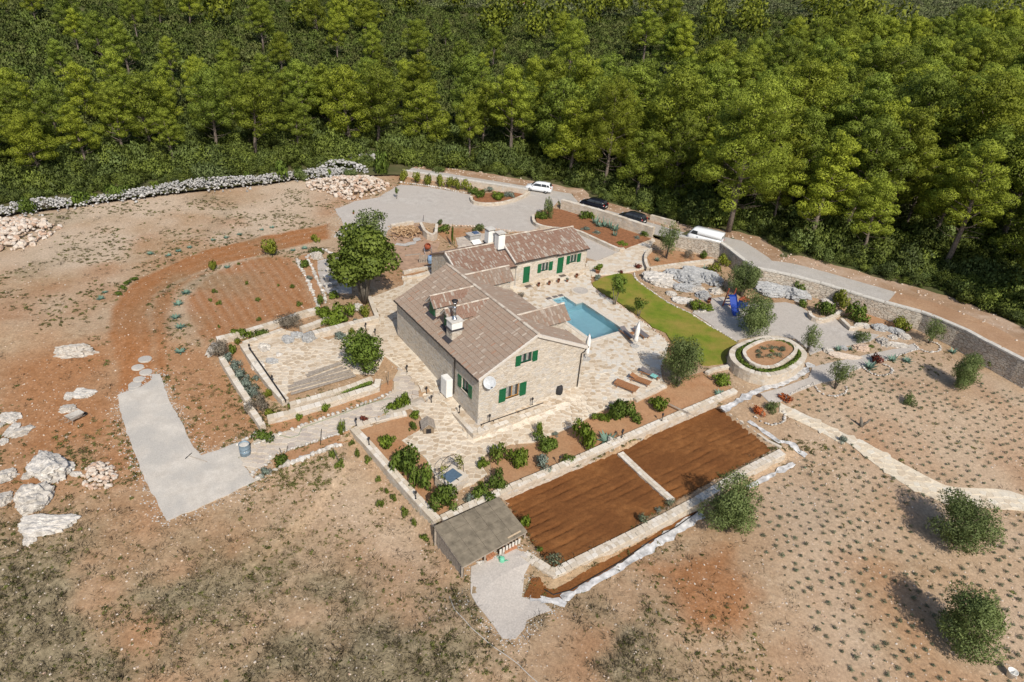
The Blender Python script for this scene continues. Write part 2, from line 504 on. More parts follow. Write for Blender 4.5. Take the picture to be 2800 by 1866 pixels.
def rock_mesh(name, seed, mat, sub=2, sc=(1, 1, 1), rough=.35, cuts=5, freq=1.1, fine=.06, rdg=0.0):
    bm = bmesh.new(); bmesh.ops.create_icosphere(bm, subdivisions=sub, radius=1.0)
    r = random.Random(seed); off = Vector((r.uniform(0, 50), r.uniform(0, 50), r.uniform(0, 50)))
    pl = []
    for _ in range(cuts):
        d = Vector((r.gauss(0, 1), r.gauss(0, 1), r.gauss(0, .8))).normalized(); pl.append((d, r.uniform(.55, .85)))
    for v in bm.verts:
        p = v.co.copy()
        q = 1 + rough * noise.noise(p * freq + off)
        p *= q
        for d, k in pl:
            e = p.dot(d) - k
            if e > 0: p -= d * e * .9
        p += v.co * fine * noise.noise(p * 5 + off)
        if rdg: p += v.co * rdg * (.35 - abs(noise.noise(Vector((p.x * 1.6, p.y * 3.4, p.z * 2.5)) + off))) + v.co * rdg * .5 * (.3 - abs(noise.noise(p * 6.5 + off)))
        v.co = Vector((p.x * sc[0], p.y * sc[1], p.z * sc[2]))
    me = bpy.data.meshes.new(name); bm.to_mesh(me); bm.free()
    me.materials.append(mat)
    a = me.attributes.new('v', 'FLOAT', 'POINT'); a.data.foreach_set('value', np.full(len(me.vertices), r.random(), np.float32))
    return me

def mesh_arrays(me):
    V = np.zeros(len(me.vertices) * 3, np.float32); me.vertices.foreach_get('co', V)
    return V.reshape(-1, 3), [tuple(p.vertices) for p in me.polygons]

# ------------------------------------------------------------------ survey outlines of the ground
def xy(ps): return [(p.x, p.y) for p in ps]
# terraces: the field left of the long garden wall and the strip below the lower bed wall lie lower
_d1 = [(G(n, x, y), d) for n, x, y, d in ((4, 1190, 650, .05), (4, 1372, 545, .35), (4, 1700, 900, .7), (4, 2030, 1300, .9), (11, 175, 750, .5), (11, 330, 1000, .0))]
_w1a, _w1b = G(5, 620, 850), G(6, 1290, 1165)
W1D = (_w1b - _w1a); W1D.z = 0; W1L = W1D.length; W1D.normalize(); W1N = Vector((W1D.y, -W1D.x, 0))
def bed_z(x, y):
    s = (np.asarray(x) - _w1a.x) * W1D.x + (np.asarray(y) - _w1a.y) * W1D.y
    return _w1a.z + (_w1b.z - _w1a.z) * np.clip(s / W1L, -.5, 1.4) - .55
def BZ(n, x, y, dz=0.0):
    p = at_z(n, x, y, -1.5)
    for _ in range(12): p = at_z(n, x, y, float(bed_z(p.x, p.y)) + dz)
    return p
_d2 = [(BZ(n, x, y, .1), d) for n, x, y, d in ((11, 660, 620, .1), (11, 855, 790, .55), (10, 345, 75, .55), (10, 470, 40, .0))]
DIPS.append(([(p.x, p.y, d) for p, d in _d1], -1, 4.0, 9.0))
DIPS.append(([(p.x, p.y, d) for p, d in _d2], -1, 1.6, 5.0))
DIPS.append(([(HL(u, v).x, HL(u, v).y, d) for u, v, d in ((-.7, 2.6, .05), (-.7, -.8, .25), (3.3, -.8, .4), (7.3, -.8, .45), (10.5, -.6, .0))], -1, 2.5, 5.0))
TRACK = xy(GL(13, [(2350, 555), (1900, 640), (1500, 735), (1300, 805), (1000, 950), (870, 1050), (800, 1190), (780, 1300), (790, 1500)]) + GL(8, [(800, 80), (830, 260), (842, 475), (905, 452), (1000, 420), (1110, 350), (1100, 200), (1090, 60)]) +
           GL(13, [(1080, 1330), (1062, 1190), (1100, 1070), (1300, 945), (1500, 870), (1900, 765), (2350, 660)]))
DRIVE = xy(GL(8, [(845, 475), (905, 450), (1000, 420), (1090, 365), (1085, 330), (1140, 328), (1180, 430), (1250, 590), (1330, 740), (1400, 870), (1440, 910), (1560, 870), (1700, 815), (1720, 930), (1790, 1050), (1830, 1085), (1500, 1250), (1200, 1370), (1150, 1300), (1040, 1080), (960, 890), (900, 720), (855, 560)]))
REDPLOT = xy(GL(13, [(2110, 800), (2180, 930), (2250, 1150), (1900, 1260), (1530, 1380), (1480, 1450), (1400, 1350), (1330, 1100), (1450, 940), (1700, 830), (1900, 790)]))
REDRIM = xy(GL(13, [(1500, 875), (1300, 950), (1100, 1075), (1062, 1190), (1090, 1340), (1110, 1560)]) + GL(8, [(1130, 300), (1200, 420), (1300, 640), (1400, 840), (1440, 900), (1420, 700), (1300, 480), (1200, 250), (1190, 60)]) + GL(13, [(1200, 1250), (1250, 1060), (1400, 950), (1560, 890)]))
LOWPLOT = xy(GL(8, [(1110, 60), (1500, 160), (1580, 230), (1850, 640), (1870, 690), (1800, 740), (1700, 815), (1440, 905), (1330, 720), (1180, 400), (1120, 300)]))
ROCKSOIL = xy(GL(8, [(0, 250), (300, 150), (800, 60), (830, 420), (900, 760), (1000, 1060), (900, 1080), (600, 900), (450, 1150), (200, 1350), (0, 1400)]))
BARE = xy(GL(11, [(1560, 700), (1900, 600), (2216, 560), (2240, 700), (2400, 900), (2330, 1060), (2150, 1160), (1900, 1150), (1780, 980), (1700, 800)]))
PALE1 = xy(GL(4, [(640, 900), (1300, 620), (1500, 800), (1900, 1300), (2100, 1560), (1900, 1700), (1200, 1500), (820, 1300), (700, 1050)]))

# ------------------------------------------------------------------ ground sheet (one, to the horizon)
def axis(lo, hi, step, far, side):
    a = list(np.arange(lo, hi + .001, step)); s = step; x = hi
    while x < far[1]: s *= 1.25; x += s; a.append(x)
    s = step; x = lo
    while x > far[0]: s *= 1.25; x -= s; a.insert(0, x)
    return np.array(a)
gxs = axis(-62, 62, .33, (-2600, 2600), 0); gys = axis(17, 108, .33, (-60, 3000), 0)
GX, GY = np.meshgrid(gxs, gys)
def vnoise(x, y, f, seed):
    g = np.random.default_rng(seed); T = g.random((64, 64))
    u, v = x * f, y * f; i, j = np.floor(u).astype(int), np.floor(v).astype(int); a, b = u - i, v - j
    a = a * a * (3 - 2 * a); b = b * b * (3 - 2 * b)
    t = lambda p, q: T[p % 64, q % 64]
    return (t(i, j) * (1 - a) + t(i + 1, j) * a) * (1 - b) + (t(i, j + 1) * (1 - a) + t(i + 1, j + 1) * a) * b
def fbm(x, y, f, seed): return (vnoise(x, y, f, seed) + .5 * vnoise(x, y, f * 2.1, seed + 1) + .25 * vnoise(x, y, f * 4.3, seed + 2)) / 1.75
def soft(poly, x, y, w=.8, nf=.5):
    d = dist_edge(poly, x, y); s = np.where(inside(poly, x, y), d, -d)
    s = s + (fbm(x, y, nf, 31) - .5) * w * 2.2
    return np.clip(s / w * .5 + .5, 0, 1)
GZ = h_near(GX, GY)
POOL_UV = [(16.6, 5.6), (20.85, 5.6), (20.85, 12.3), (19.95, 12.3), (19.95, 14.4), (18.2, 14.4), (18.2, 12.3), (16.6, 12.3)]
BED1 = xy([BZ(5, 640, 905), BZ(5, 1545, 545), BZ(5, 1935, 925), BZ(5, 1560, 1170), BZ(5, 1060, 1430), BZ(5, 1010, 1400), BZ(5, 830, 1175), BZ(5, 690, 960)])
BED2 = xy([BZ(5, 1545, 545), BZ(6, 1110, 1290), BZ(10, 250, 70), BZ(5, 1935, 925)])
dB = bnd_query(GX, GY)[0]
_pp = xy([HL(u, v) for u, v in POOL_UV])
GZ = np.where(inside(_pp, GX, GY) | (dist_edge(_pp, GX, GY) < .3), GZ - 2.2, GZ)
for _b in (BED1, BED2): GZ = np.where(inside(_b, GX, GY) | (dist_edge(_b, GX, GY) < .15), np.minimum(GZ, bed_z(GX, GY) - .15), GZ)
near = (np.abs(GX) < 70) & (GY > 10) & (GY < 115)
GZ = GZ + np.where(near, (fbm(GX, GY, .9, 3) - .5) * .05, 0) - np.where(dB > .3, .6, 0) - np.where(dB > 8, 2.5, 0)
mt = soft(TRACK, GX, GY, .3, .6)
_to = subdiv(TRACK[:11], .5, False); _ti = subdiv(TRACK[::-1][:12], .5, False)
_tc = [tuple((Vector(_to[int(i * (len(_to) - 1) / 40)]) + Vector(_ti[int(i * (len(_ti) - 1) / 40)])) / 2) for i in range(41)]
_td = dist_edge(_tc, GX, GY, False); rut = np.exp(-((_td - .8) / .28) ** 2) * (.4 + .6 * fbm(GX, GY, .5, 66))
mr = soft(REDPLOT, GX, GY, .5)
m_or = np.maximum.reduce([mt * (1.0 - .2 * rut), mr * (.62 + .38 * (.5 + .5 * np.sin((GX * UA.x + GY * UA.y) * 2 * math.pi / .95 + 2 * fbm(GX, GY, .3, 71)))), soft(REDRIM, GX, GY, .5) * .95, soft(LOWPLOT, GX, GY, .8) * .6, soft(ROCKSOIL, GX, GY, 2.2, .25) * .8, soft(BARE, GX, GY, .7, .4) * .85])
left_f = np.clip((-20 - GX) / 12, 0, 1) * np.clip((GY - 50) / 12, 0, 1)
m_or = np.maximum(m_or, np.clip((fbm(GX, GY, .16, 5) - .55) * 4, 0, 1) * .45 * (1 - soft(PALE1, GX, GY, 2)))
m_pale = np.clip(soft(PALE1, GX, GY, 2.5) * .45 + left_f * .95 * np.clip((fbm(GX, GY, .1, 9) - .25) * 4, 0, 1) + .55 * np.clip((GX - 16) / 6, 0, 1) * np.clip((fbm(GX, GY, .15, 19) - .3) * 3, 0, 1), 0, 1)
# dry grey-brown mats of grass: lower left, bottom, and patches of the left field
bl = np.clip((34 - GY) / 7, 0, 1)
m_dry = np.clip((fbm(GX, GY, .22, 12) - .40) * 5, 0, 1) * np.clip(bl * np.clip((16 - GX) / 8, 0, 1) * 1.0 + left_f * .5 * np.clip((fbm(GX, GY, .09, 14) - .42) * 5, 0, 1), 0, 1) * (1 - soft(BARE, GX, GY, 1.0)) * (1 - soft(PALE1, GX, GY, 2))
rows = .5 + .5 * np.sin((GX * UA.x + GY * UA.y) * 2 * math.pi / .95 + 2 * fbm(GX, GY, .3, 71))
GZ = GZ + mr * (rows - .5) * .13 - mt * rut * .015
m, nt, N, L, b = nodes('field_soil')
p = geo_pos(nt)
def gattr(nm):
    a = N.new('ShaderNodeAttribute'); a.attribute_name = nm; return a.outputs['Fac']
fine = add_noise(nt, 4.5, 6, p, .85); mid = add_noise(nt, 1.3, 5, p, .7); broad = add_noise(nt, .22, 3, p)
c = add_mix(nt, add_ramp(nt, mid, .35, .65), (.295, .198, .118), (.42, .305, .20))
c = add_mix(nt, add_ramp(nt, broad, .4, .65), c, (.365, .24, .145))
c = add_mix(nt, gattr('pale'), c, (.465, .365, .27))
c = add_mix(nt, gattr('orange'), c, add_mix(nt, add_ramp(nt, mid, .3, .7), (.255, .108, .04), (.345, .165, .075)))
c = add_mix(nt, gattr('dry'), c, add_mix(nt, add_ramp(nt, mid, .35, .65), (.175, .14, .085), (.30, .245, .155)))
vor = N.new('ShaderNodeTexVoronoi'); vor.inputs['Scale'].default_value = 4.2; L.new(p, vor.inputs['Vector'])
peb = add_ramp(nt, vor.outputs['Distance'], .28, .16)
sp = N.new('ShaderNodeSeparateColor'); L.new(vor.outputs['Color'], sp.inputs[0])
pk = N.new('ShaderNodeMath'); pk.operation = 'MULTIPLY'; L.new(peb, pk.inputs[0]); L.new(add_ramp(nt, sp.outputs[0], .55, .95), pk.inputs[1])
pk2 = N.new('ShaderNodeMath'); pk2.operation = 'MULTIPLY'; pk2.inputs[1].default_value = .55; L.new(pk.outputs[0], pk2.inputs[0])
c = add_mix(nt, pk2.outputs[0], c, (.58, .47, .37))
k = N.new('ShaderNodeMix'); k.data_type = 'FLOAT'; k.inputs['A'].default_value = .5; k.inputs['B'].default_value = 1.5; L.new(add_ramp(nt, fine, .25, .75), k.inputs['Factor'])
mm = N.new('ShaderNodeVectorMath'); mm.operation = 'SCALE'; L.new(c, mm.inputs[0]); L.new(k.outputs['Result'], mm.inputs['Scale'])
L.new(mm.outputs[0], b.inputs['Base Color']); b.inputs['Roughness'].default_value = 1; b.inputs['Specular IOR Level'].default_value = .05
add_bump(nt, b, fine, .5, .12)
M_soil = m
nx, ny = len(gxs), len(gys)
idx = np.arange(nx * ny).reshape(ny, nx)
F = np.stack([idx[:-1, :-1], idx[:-1, 1:], idx[1:, 1:], idx[1:, :-1]], -1).reshape(-1, 4)
me = mesh_np('ground', np.stack([GX, GY, GZ], -1).reshape(-1, 3), F, M_soil, None, None, True)
for nm, arr in (('orange', m_or), ('pale', m_pale), ('dry', m_dry)):
    a = me.attributes.new(nm, 'FLOAT', 'POINT'); a.data.foreach_set('value', arr.ravel().astype(np.float32))
tag(link('ground', me), kind='structure')

# ------------------------------------------------------------------ hillside behind the walls
hx = np.concatenate([np.arange(-420, -110, 12), np.arange(-110, 110, 1.3), np.arange(110, 900, 15)]); hy = np.concatenate([np.arange(-40, 40, 4), np.arange(40, 150, 1.3), np.arange(150, 420, 8), np.arange(420, 2400, 60)])
HX, HY = np.meshgrid(hx, hy)
d, zo, fx, fy = bnd_query(HX.ravel(), HY.ravel()); d = d.reshape(HX.shape); fx = fx.reshape(HX.shape); fy = fy.reshape(HX.shape)
far = d > .12
idx = np.arange(HX.size).reshape(HX.shape)
Q = np.stack([idx[:-1, :-1], idx[:-1, 1:], idx[1:, 1:], idx[1:, :-1]], -1).reshape(-1, 4)
keep = far.ravel()[Q].any(1)
Q = Q[keep]
X2 = np.where(far, HX, fx); Y2 = np.where(far, HY, fy)
Z2 = h_far(X2.ravel(), Y2.ravel())
used = np.unique(Q); remap = np.full(HX.size, -1); remap[used] = np.arange(len(used))
M_floor = speckle('forest_floor', (.085, .08, .035), (.13, .115, .055), (.075, .085, .03), 3.5, .7, 1.0, .5)
tag(link('hillside', mesh_np('hillside', np.stack([X2.ravel(), Y2.ravel(), Z2], -1)[used], remap[Q], M_floor, None, None, True)), kind='structure')

# ------------------------------------------------------------------ sheets of gravel, grass, paving
M_drive = speckle('pale_gravel', (.45, .41, .36), (.53, .49, .435), (.41, .385, .35), 14, 1.3, 1, .4, .4)
M_gravel = speckle('grey_gravel', (.39, .355, .32), (.47, .435, .395), (.43, .39, .35), 9, 1.2, 1, .3)
M_asph = speckle('worn_road', (.37, .345, .315), (.44, .415, .385), (.41, .375, .335), 7, .8, 1, .15)
M_dirt = speckle('dirt_road', (.36, .22, .13), (.42, .275, .175), (.33, .20, .12), 6, .8, 1, .3)
M_lawn = speckle('lawn_turf', (.12, .17, .016), (.175, .205, .024), (.25, .205, .045), 10, 1.1, 1, .7, .35)
M_bed = speckle('tilled_earth', (.165, .066, .021), (.22, .094, .032), (.15, .06, .02), 9, 1.6, 1, 1.0, .3)
M_bedsoil = speckle('garden_soil', (.31, .155, .075), (.39, .225, .125), (.36, .21, .115), 6, .9, 1, .4)
M_mortar = speckle('pale_mortar', (.58, .505, .40), (.64, .57, .465), (.56, .505, .425), 6, .7, 1, .15)
M_flag = tinted('flagstones', [(0, (.41, .32, .225)), (.35, (.50, .41, .31)), (.7, (.57, .495, .40)), (1, (.56, .53, .48))], .85, .2, 8, .12)
M_flag_grey = tinted('grey_beige_flagstones', [(0, (.40, .345, .30)), (.4, (.47, .41, .35)), (1, (.54, .475, .40))], .85, .2, 8, .15)
M_path = speckle('path_stone_bed', (.46, .38, .29), (.52, .44, .34), (.44, .39, .33), 5, .8, 1, .2)
M_wall = stonework('pale_rubble_wall', [(.38, .31, .235), (.57, .495, .405), (.46, .435, .40)], (.54, .465, .375), 2.6, 4.2, bump=.7)
M_drywall = stonework('grey_dry_wall', [(.42, .37, .31), (.60, .54, .455), (.48, .38, .29)], (.22, .18, .14), 2.2, 5.0, bump=.9, joint=.10)
M_housewall = stonework('house_rubble_wall', [(.36, .30, .235), (.61, .545, .46), (.46, .445, .43)], (.57, .515, .44), 2.6, 5.4, bump=.9, joint=.09)
M_coping = tinted('coping_stones', [(0, (.47, .40, .31)), (.5, (.56, .495, .41)), (1, (.62, .575, .51))], .85, .25, 9, .15)
M_conc = plain('grey_concrete', (.42, .40, .37), .9, 0, .1, 4)
M_conc_w = plain('pale_concrete', (.56, .53, .48), .9, 0, .1, 3)

tag(sheet('gravel_drive', DRIVE, .07, M_drive, .45, .07), kind='structure')
PARK = xy(GL(14, [(870, 372), (1000, 380), (1200, 410), (1430, 452), (1440, 520), (1600, 532), (1760, 505), (1905, 452), (2150, 487), (2100, 545), (1950, 592), (1935, 650), (1990, 720), (1900, 745), (1740, 752), (1500, 700), (1240, 690), (1050, 672), (800, 685), (740, 800), (600, 830), (420, 800), (330, 790), (410, 690), (345, 570), (500, 505), (700, 472), (800, 405)]))
tag(sheet('gravel_car_park', PARK, .06, M_gravel, 1.0, .10), kind='structure')
PARK2 = xy(GL(7, [(490, 640), (560, 670), (640, 735), (840, 830), (870, 852), (680, 925), (600, 900), (560, 800), (470, 700)]))
tag(sheet('gravel_yard', PARK2, .075, M_gravel, 1.0, .03), kind='structure')
SHEDG = xy(GL(11, [(240, 690), (480, 590), (590, 560), (660, 600), (690, 660), (650, 760), (630, 920), (690, 940), (790, 955), (860, 1030), (660, 1100), (650, 1160), (580, 1250), (480, 1240), (430, 1150), (340, 1060), (240, 900)]))
tag(sheet('gravel_by_shed', SHEDG, .06, M_gravel, .7, .09), kind='structure')
COURT = xy(GL(6, [(920, 490), (1000, 450), (1090, 430), (1060, 370), (1180, 355), (1400, 420), (1620, 405), (1720, 400), (1830, 430), (1920, 490), (1930, 540), (2050, 565), (2140, 540)]) + GL(9, [(900, 575), (1020, 610), (1190, 640), (1120, 690), (960, 720), (860, 735), (700, 770), (630, 800)]) + GL(6, [(1900, 800), (1800, 715), (1650, 690), (1500, 690), (1350, 715), (1290, 735), (1140, 640), (1040, 570)]))
tag(sheet('gravel_court', COURT, .06, M_gravel, .9, .04), kind='structure')
LOWP = xy(GL(9, [(230, 1110), (420, 1060), (620, 985), (650, 900), (800, 860), (930, 835), (1150, 785), (1350, 745), (1470, 705), (1500, 755), (1330, 805), (1200, 850), (950, 940), (940, 980), (700, 1030), (480, 1120), (390, 1180), (300, 1180)]))
tag(sheet('gravel_walk', LOWP, .065, M_gravel, .9, .03), kind='structure')
LAWN = xy(GL(6, [(60, 235), (160, 185), (290, 152), (400, 162), (425, 205), (520, 275), (640, 355), (740, 425), (900, 495), (1000, 565), (1150, 655), (1300, 745), (1240, 800), (1200, 870), (1225, 920), (1060, 945), (1000, 940), (900, 830), (740, 745), (690, 665), (570, 610), (500, 545), (430, 500), (350, 450), (270, 390), (150, 325), (65, 262)]))
tag(sheet('lawn', LAWN, .09, M_lawn, .5, .04, rough=.015), kind='structure')
# road along the wall: the land strip just behind it
def offset_line(pl, d, step=1.5):
    pl = subdiv(pl, step, False); out = []
    for i, p in enumerate(pl):
        a = Vector(pl[max(0, i - 3)]); b = Vector(pl[min(len(pl) - 1, i + 3)]); t = (b - a).normalized()
        out.append((p[0] - t.y * d, p[1] + t.x * d))
    return out
i0 = 12
BL = [tuple(b[:2]) for b in BND[i0:-1]]
lo_e, hi_e = offset_line(BL, .35), offset_line(BL, 4.0)
cut = len(lo_e)
dp = G(9, 1150, 470)
ci = min(range(cut), key=lambda i: (lo_e[i][0] - dp.x) ** 2 + (lo_e[i][1] - dp.y) ** 2)
tag(sheet('road', lo_e[:ci + 1] + hi_e[:ci + 1][::-1], .05, M_asph, 1.2, .05, h_far), kind='structure')
tag(sheet('dirt_road', lo_e[ci:] + hi_e[ci:][::-1], .045, M_dirt, 1.2, .12, h_far), kind='structure')
ve_lo, ve_hi = offset_line(BL, 4.0), offset_line(BL, 7.2)
M_verge = speckle('stony_verge', (.36, .245, .165), (.44, .33, .25), (.30, .19, .115), 5, .9, 1, .5)
tag(sheet('road_verge', ve_lo + ve_hi[::-1], .03, M_verge, 1.2, .3, h_far), kind='structure')

# ---- flagstone paving: irregular slabs, each with its own edge
def voronoi_slabs(poly, cell, seed, holes=(), jitter=.42, stretch=(1, 1)):
    g = np.random.default_rng(seed)
    P = np.array(poly); x0, y0 = P.min(0) - cell; x1, y1 = P.max(0) + cell
    nx, ny = int((x1 - x0) / cell) + 1, int((y1 - y0) / cell) + 1
    gx, gy = np.meshgrid(np.arange(nx), np.arange(ny), indexing='ij')
    X = x0 + (gx + .5 + g.uniform(-jitter, jitter, gx.shape)) * cell; Y = y0 + (gy + .5 + g.uniform(-jitter, jitter, gx.shape)) * cell
    ok = inside(poly, X, Y) & (dist_edge(poly, X, Y) > cell * .18)
    for hp in holes: ok &= ~(inside(hp, X, Y) | (dist_edge(hp, X, Y) < cell * .3))
    out = []
    for i, j in np.argwhere(ok):
        if i < 2 or j < 2 or i > nx - 3 or j > ny - 3: continue
        cx, cy = X[i, j], Y[i, j]
        c = [(cx - cell * 1.2, cy - cell * 1.2), (cx + cell * 1.2, cy - cell * 1.2), (cx + cell * 1.2, cy + cell * 1.2), (cx - cell * 1.2, cy + cell * 1.2)]
        for di in (-1, 0, 1, -2, 2):
            for dj in (-1, 0, 1, -2, 2):
                if di == 0 and dj == 0: continue
                qx, qy = X[i + di, j + dj], Y[i + di, j + dj]
                mx, my, nx_, ny_ = (cx + qx) / 2, (cy + qy) / 2, qx - cx, qy - cy
                r = []
                for k in range(len(c)):
                    a, b = c[k - 1], c[k]
                    da = (a[0] - mx) * nx_ + (a[1] - my) * ny_; db = (b[0] - mx) * nx_ + (b[1] - my) * ny_
                    if (da < 0) != (db < 0):
                        t = da / (da - db); r.append((a[0] + (b[0] - a[0]) * t, a[1] + (b[1] - a[1]) * t))
                    if db < 0: r.append(b)
                c = r
                if len(c) < 3: break
            if len(c) < 3: break
        if len(c) >= 3: out.append(((cx, cy), c))
    return out

def slab(c, ctr, inset, zf, top, th, av):
    n = len(c); vs = []
    rr = [math.hypot(p[0] - ctr[0], p[1] - ctr[1]) for p in c]
    q = [(ctr[0] + (p[0] - ctr[0]) * max(.3, 1 - inset / max(r, .05)), ctr[1] + (p[1] - ctr[1]) * max(.3, 1 - inset / max(r, .05))) for p, r in zip(c, rr)]
    z0 = float(zf(ctr[0], ctr[1]))
    vs = [(x, y, z0 + top) for x, y in q] + [(ctr[0] + (x - ctr[0]) * 1.06, ctr[1] + (y - ctr[1]) * 1.06, z0 + top - th) for x, y in q]
    fs = [tuple(range(n))] + [((i + 1) % n, i, n + i, n + (i + 1) % n) for i in range(n)]
    return vs, fs, av

def pave(base, cells, mat, name, top, parts=300, inset=.03, th=.03, zf=h_near, colour=lambda c, g: g.random(), seed=5):
    """base = the structure the slabs lie in; the ones nearest the viewer are parts of their own"""
    g = random.Random(seed)
    cells = sorted(cells, key=lambda c: c[0][1])
    rest = MB()
    for i, (ctr, c) in enumerate(cells):
        vs, fs, av = slab(c, ctr, inset * g.uniform(.7, 1.6), zf, top + g.uniform(-.006, .006), th, colour(ctr, g))
        if i < parts: MB().add(vs, fs, av).build(name, mat, base)
        else: rest.add(vs, fs, av)
    if rest.v: tag(rest.build(name + '_field', mat, base), kind='stuff')

POOLP = [tuple(HL(u, v)[:2]) for u, v in POOL_UV]
POOLD = [tuple(HL(u, v)[:2]) for u, v in ((16.2, 5.2), (21.25, 5.2), (21.25, 12.7), (20.35, 12.7), (20.35, 14.8), (17.8, 14.8), (17.8, 12.7), (16.2, 12.7))]
HOUSEP = [tuple(HL(u, v)[:2]) for u, v in ((.2, .2), (10.7, .2), (10.7, 14.9), (.2, 14.9))]
tr_a = [HL(9.5, 18.95), HL(16.3, 18.95), HL(26.5, 18.95)] + GL(7, [(605, 930), (640, 1010)]) + GL(6, [(40, 225), (60, 265), (150, 340), (270, 410), (350, 470), (430, 530), (500, 575), (560, 635), (640, 685), (715, 760), (690, 860), (640, 960), (660, 1060), (690, 1110), (560, 1180), (430, 1240)])
tr_b = GL(5, [(1640, 130), (1460, 190), (1300, 270), (1150, 350), (1000, 410), (880, 460), (700, 475), (530, 540), (450, 610), (520, 710), (400, 790), (260, 840), (150, 790), (70, 650)]) + GL(4, [(1960, 760), (1900, 700), (1760, 610), (1900, 530), (1940, 470), (1900, 400), (1830, 350), (1960, 300), (1900, 170), (1800, 60)])
tr_c = GL(3, [(1850, 1275), (1730, 1180), (1690, 1260), (1640, 1335), (1480, 1330), (905, 1490), (870, 1530), (520, 1075), (860, 955), (1130, 1005), (1250, 1045), (1430, 965), (1680, 890), (1695, 830), (1610, 680), (1890, 570), (1900, 525)]) + GL(1, [(300, 775), (480, 722), (560, 690)]) + [HL(1.5, 16.2), HL(9.5, 16.6)]

TERR = xy(tr_a[:9]) + [tuple(HL(20.85, 11.9)[:2])] + POOLP[2:] + POOLP[:2] + [tuple(HL(20.85, 11.899)[:2])] + [(tr_a[8].x + .004, tr_a[8].y - .004)] + xy(tr_a[9:] + tr_b + tr_c)
TERR_PLAIN = xy(tr_a + tr_b + tr_c)
terrace = tag(sheet('terrace', TERR, .10, M_mortar, .5, 0, skirt=.25), kind='structure')
cells = voronoi_slabs(TERR_PLAIN, .44, 3, (POOLD, HOUSEP))
def terr_col(c, g):
    poolside = max(0, min(1, ((Vector((c[0], c[1], 0)) - HO).dot(UA) - 10.5) / 3))
    r = g.random()
    return r * .75 if g.random() > poolside * .55 else .75 + .25 * g.random()
pave(terrace, cells, M_flag, 'flagstone', .118, 300, .035, .03, colour=terr_col)
# grey-beige path from the drive up to the terrace
PATH1 = xy(GL(4, [(460, 750), (575, 605), (850, 528), (1200, 412), (1600, 282), (1695, 205), (1700, 100), (1745, 20), (1790, 60), (1895, 175), (1950, 300), (1825, 350), (1600, 422), (1380, 482), (1345, 515), (1000, 632), (720, 722), (690, 785), (540, 862)]))
path1 = tag(sheet('stone_path', PATH1, .08, M_path, 1.0, .0), kind='structure')
pave(path1, voronoi_slabs(PATH1, .5, 8), M_flag_grey, 'path_slab', .092, 200, .02, .03)
p_up = GL(9, [(385, 1185), (700, 1330), (1000, 1480)]) + GL(10, [(830, 5), (1000, 110), (1150, 190), (1300, 270), (1400, 315), (1550, 322), (1750, 328), (1883, 370), (1990, 410), (2300, 560)])
p_lo = GL(9, [(385, 1262), (690, 1405), (910, 1530)]) + GL(10, [(725, 10), (880, 135), (985, 215), (1140, 315), (1290, 385), (1420, 435), (1600, 445), (1883, 465), (1990, 495), (2290, 640)])
PATH2 = smooth_line(xy(p_up), 1) + smooth_line(xy(p_lo), 1)[::-1]
M_path2 = speckle('sand_coloured_path', (.56, .475, .36), (.62, .54, .42), (.55, .50, .42), 5, .8, 1, .2)
M_flag2 = tinted('sand_slabs', [(0, (.52, .43, .32)), (.5, (.59, .51, .395)), (1, (.61, .56, .47))], .85, .2, 8, .15)
path2 = tag(sheet('sandy_stone_path', PATH2, .07, M_path2, 1.0, .0), kind='structure')
pave(path2, voronoi_slabs(PATH2, .55, 9), M_flag2, 'path_slab', .083, 200, .02, .03)
# broad stone ramp with steps between annex yard and road
RAMP = xy(GL(7, [(605, 930), (690, 930), (880, 850), (1010, 790), (1130, 745), (1150, 760), (1075, 870), (1070, 930), (1095, 985), (980, 1010), (860, 1030), (640, 1050)]))
ramp = tag(sheet('stone_ramp', RAMP, .13, M_mortar, .8, .0, skirt=.3), kind='structure')
pave(ramp, voronoi_slabs(RAMP, .5, 12), M_flag, 'flagstone', .145, 150, .02, .03, colour=lambda c, g: .3 + .7 * g.random())

# ---- pool
root = empty('swimming_pool', HL(18.6, 9, 0))
tag(root, 'blue swimming pool with a shallow entry bay beside the stone terrace', 'pool')
M_pool = plain('pool_liner', (.40, .60, .66), .6, 0, .04, 2)
mw, nt, N, L, b = nodes('pool_water')
b.inputs['Base Color'].default_value = (.72, .91, .96, 1); b.inputs['Roughness'].default_value = .04; b.inputs['IOR'].default_value = 1.33; b.inputs['Transmission Weight'].default_value = 1.0
add_bump(nt, b, add_noise(nt, 2.2, 2, geo_pos(nt)), .05, .03)
Mi = Matrix.Translation(-HL(18.6, 9, 0))
def PL(u, v, z): return Mi @ HL(u, v, z)
bas = MB(); n = len(POOL_UV)
floorz = [-1.45, -1.45, -1.35, -1.35, -.38, -.38, -1.35, -1.35]
for i in range(n):
    (u0, v0), (u1, v1) = POOL_UV[i], POOL_UV[(i + 1) % n]
    bas.add([PL(u0, v0, .11), PL(u1, v1, .11), PL(u1, v1, -1.5), PL(u0, v0, -1.5)], [(0, 1, 2, 3)])
bas.add([PL(16.6, 5.6, -1.45), PL(20.85, 5.6, -1.45), PL(20.85, 12.3, -1.4), PL(16.6, 12.3, -1.4)], [(0, 1, 2, 3)])
bas.add([PL(18.2, 12.3, -.42), PL(19.95, 12.3, -.42), PL(19.95, 14.4, -.40), PL(18.2, 14.4, -.40)], [(0, 1, 2, 3)])
bas.add([PL(18.2, 12.3, -.42), PL(19.95, 12.3, -.42), PL(19.95, 12.3, -1.5), PL(18.2, 12.3, -1.5)], [(0, 1, 2, 3)])
bas.build('basin', M_pool, root)
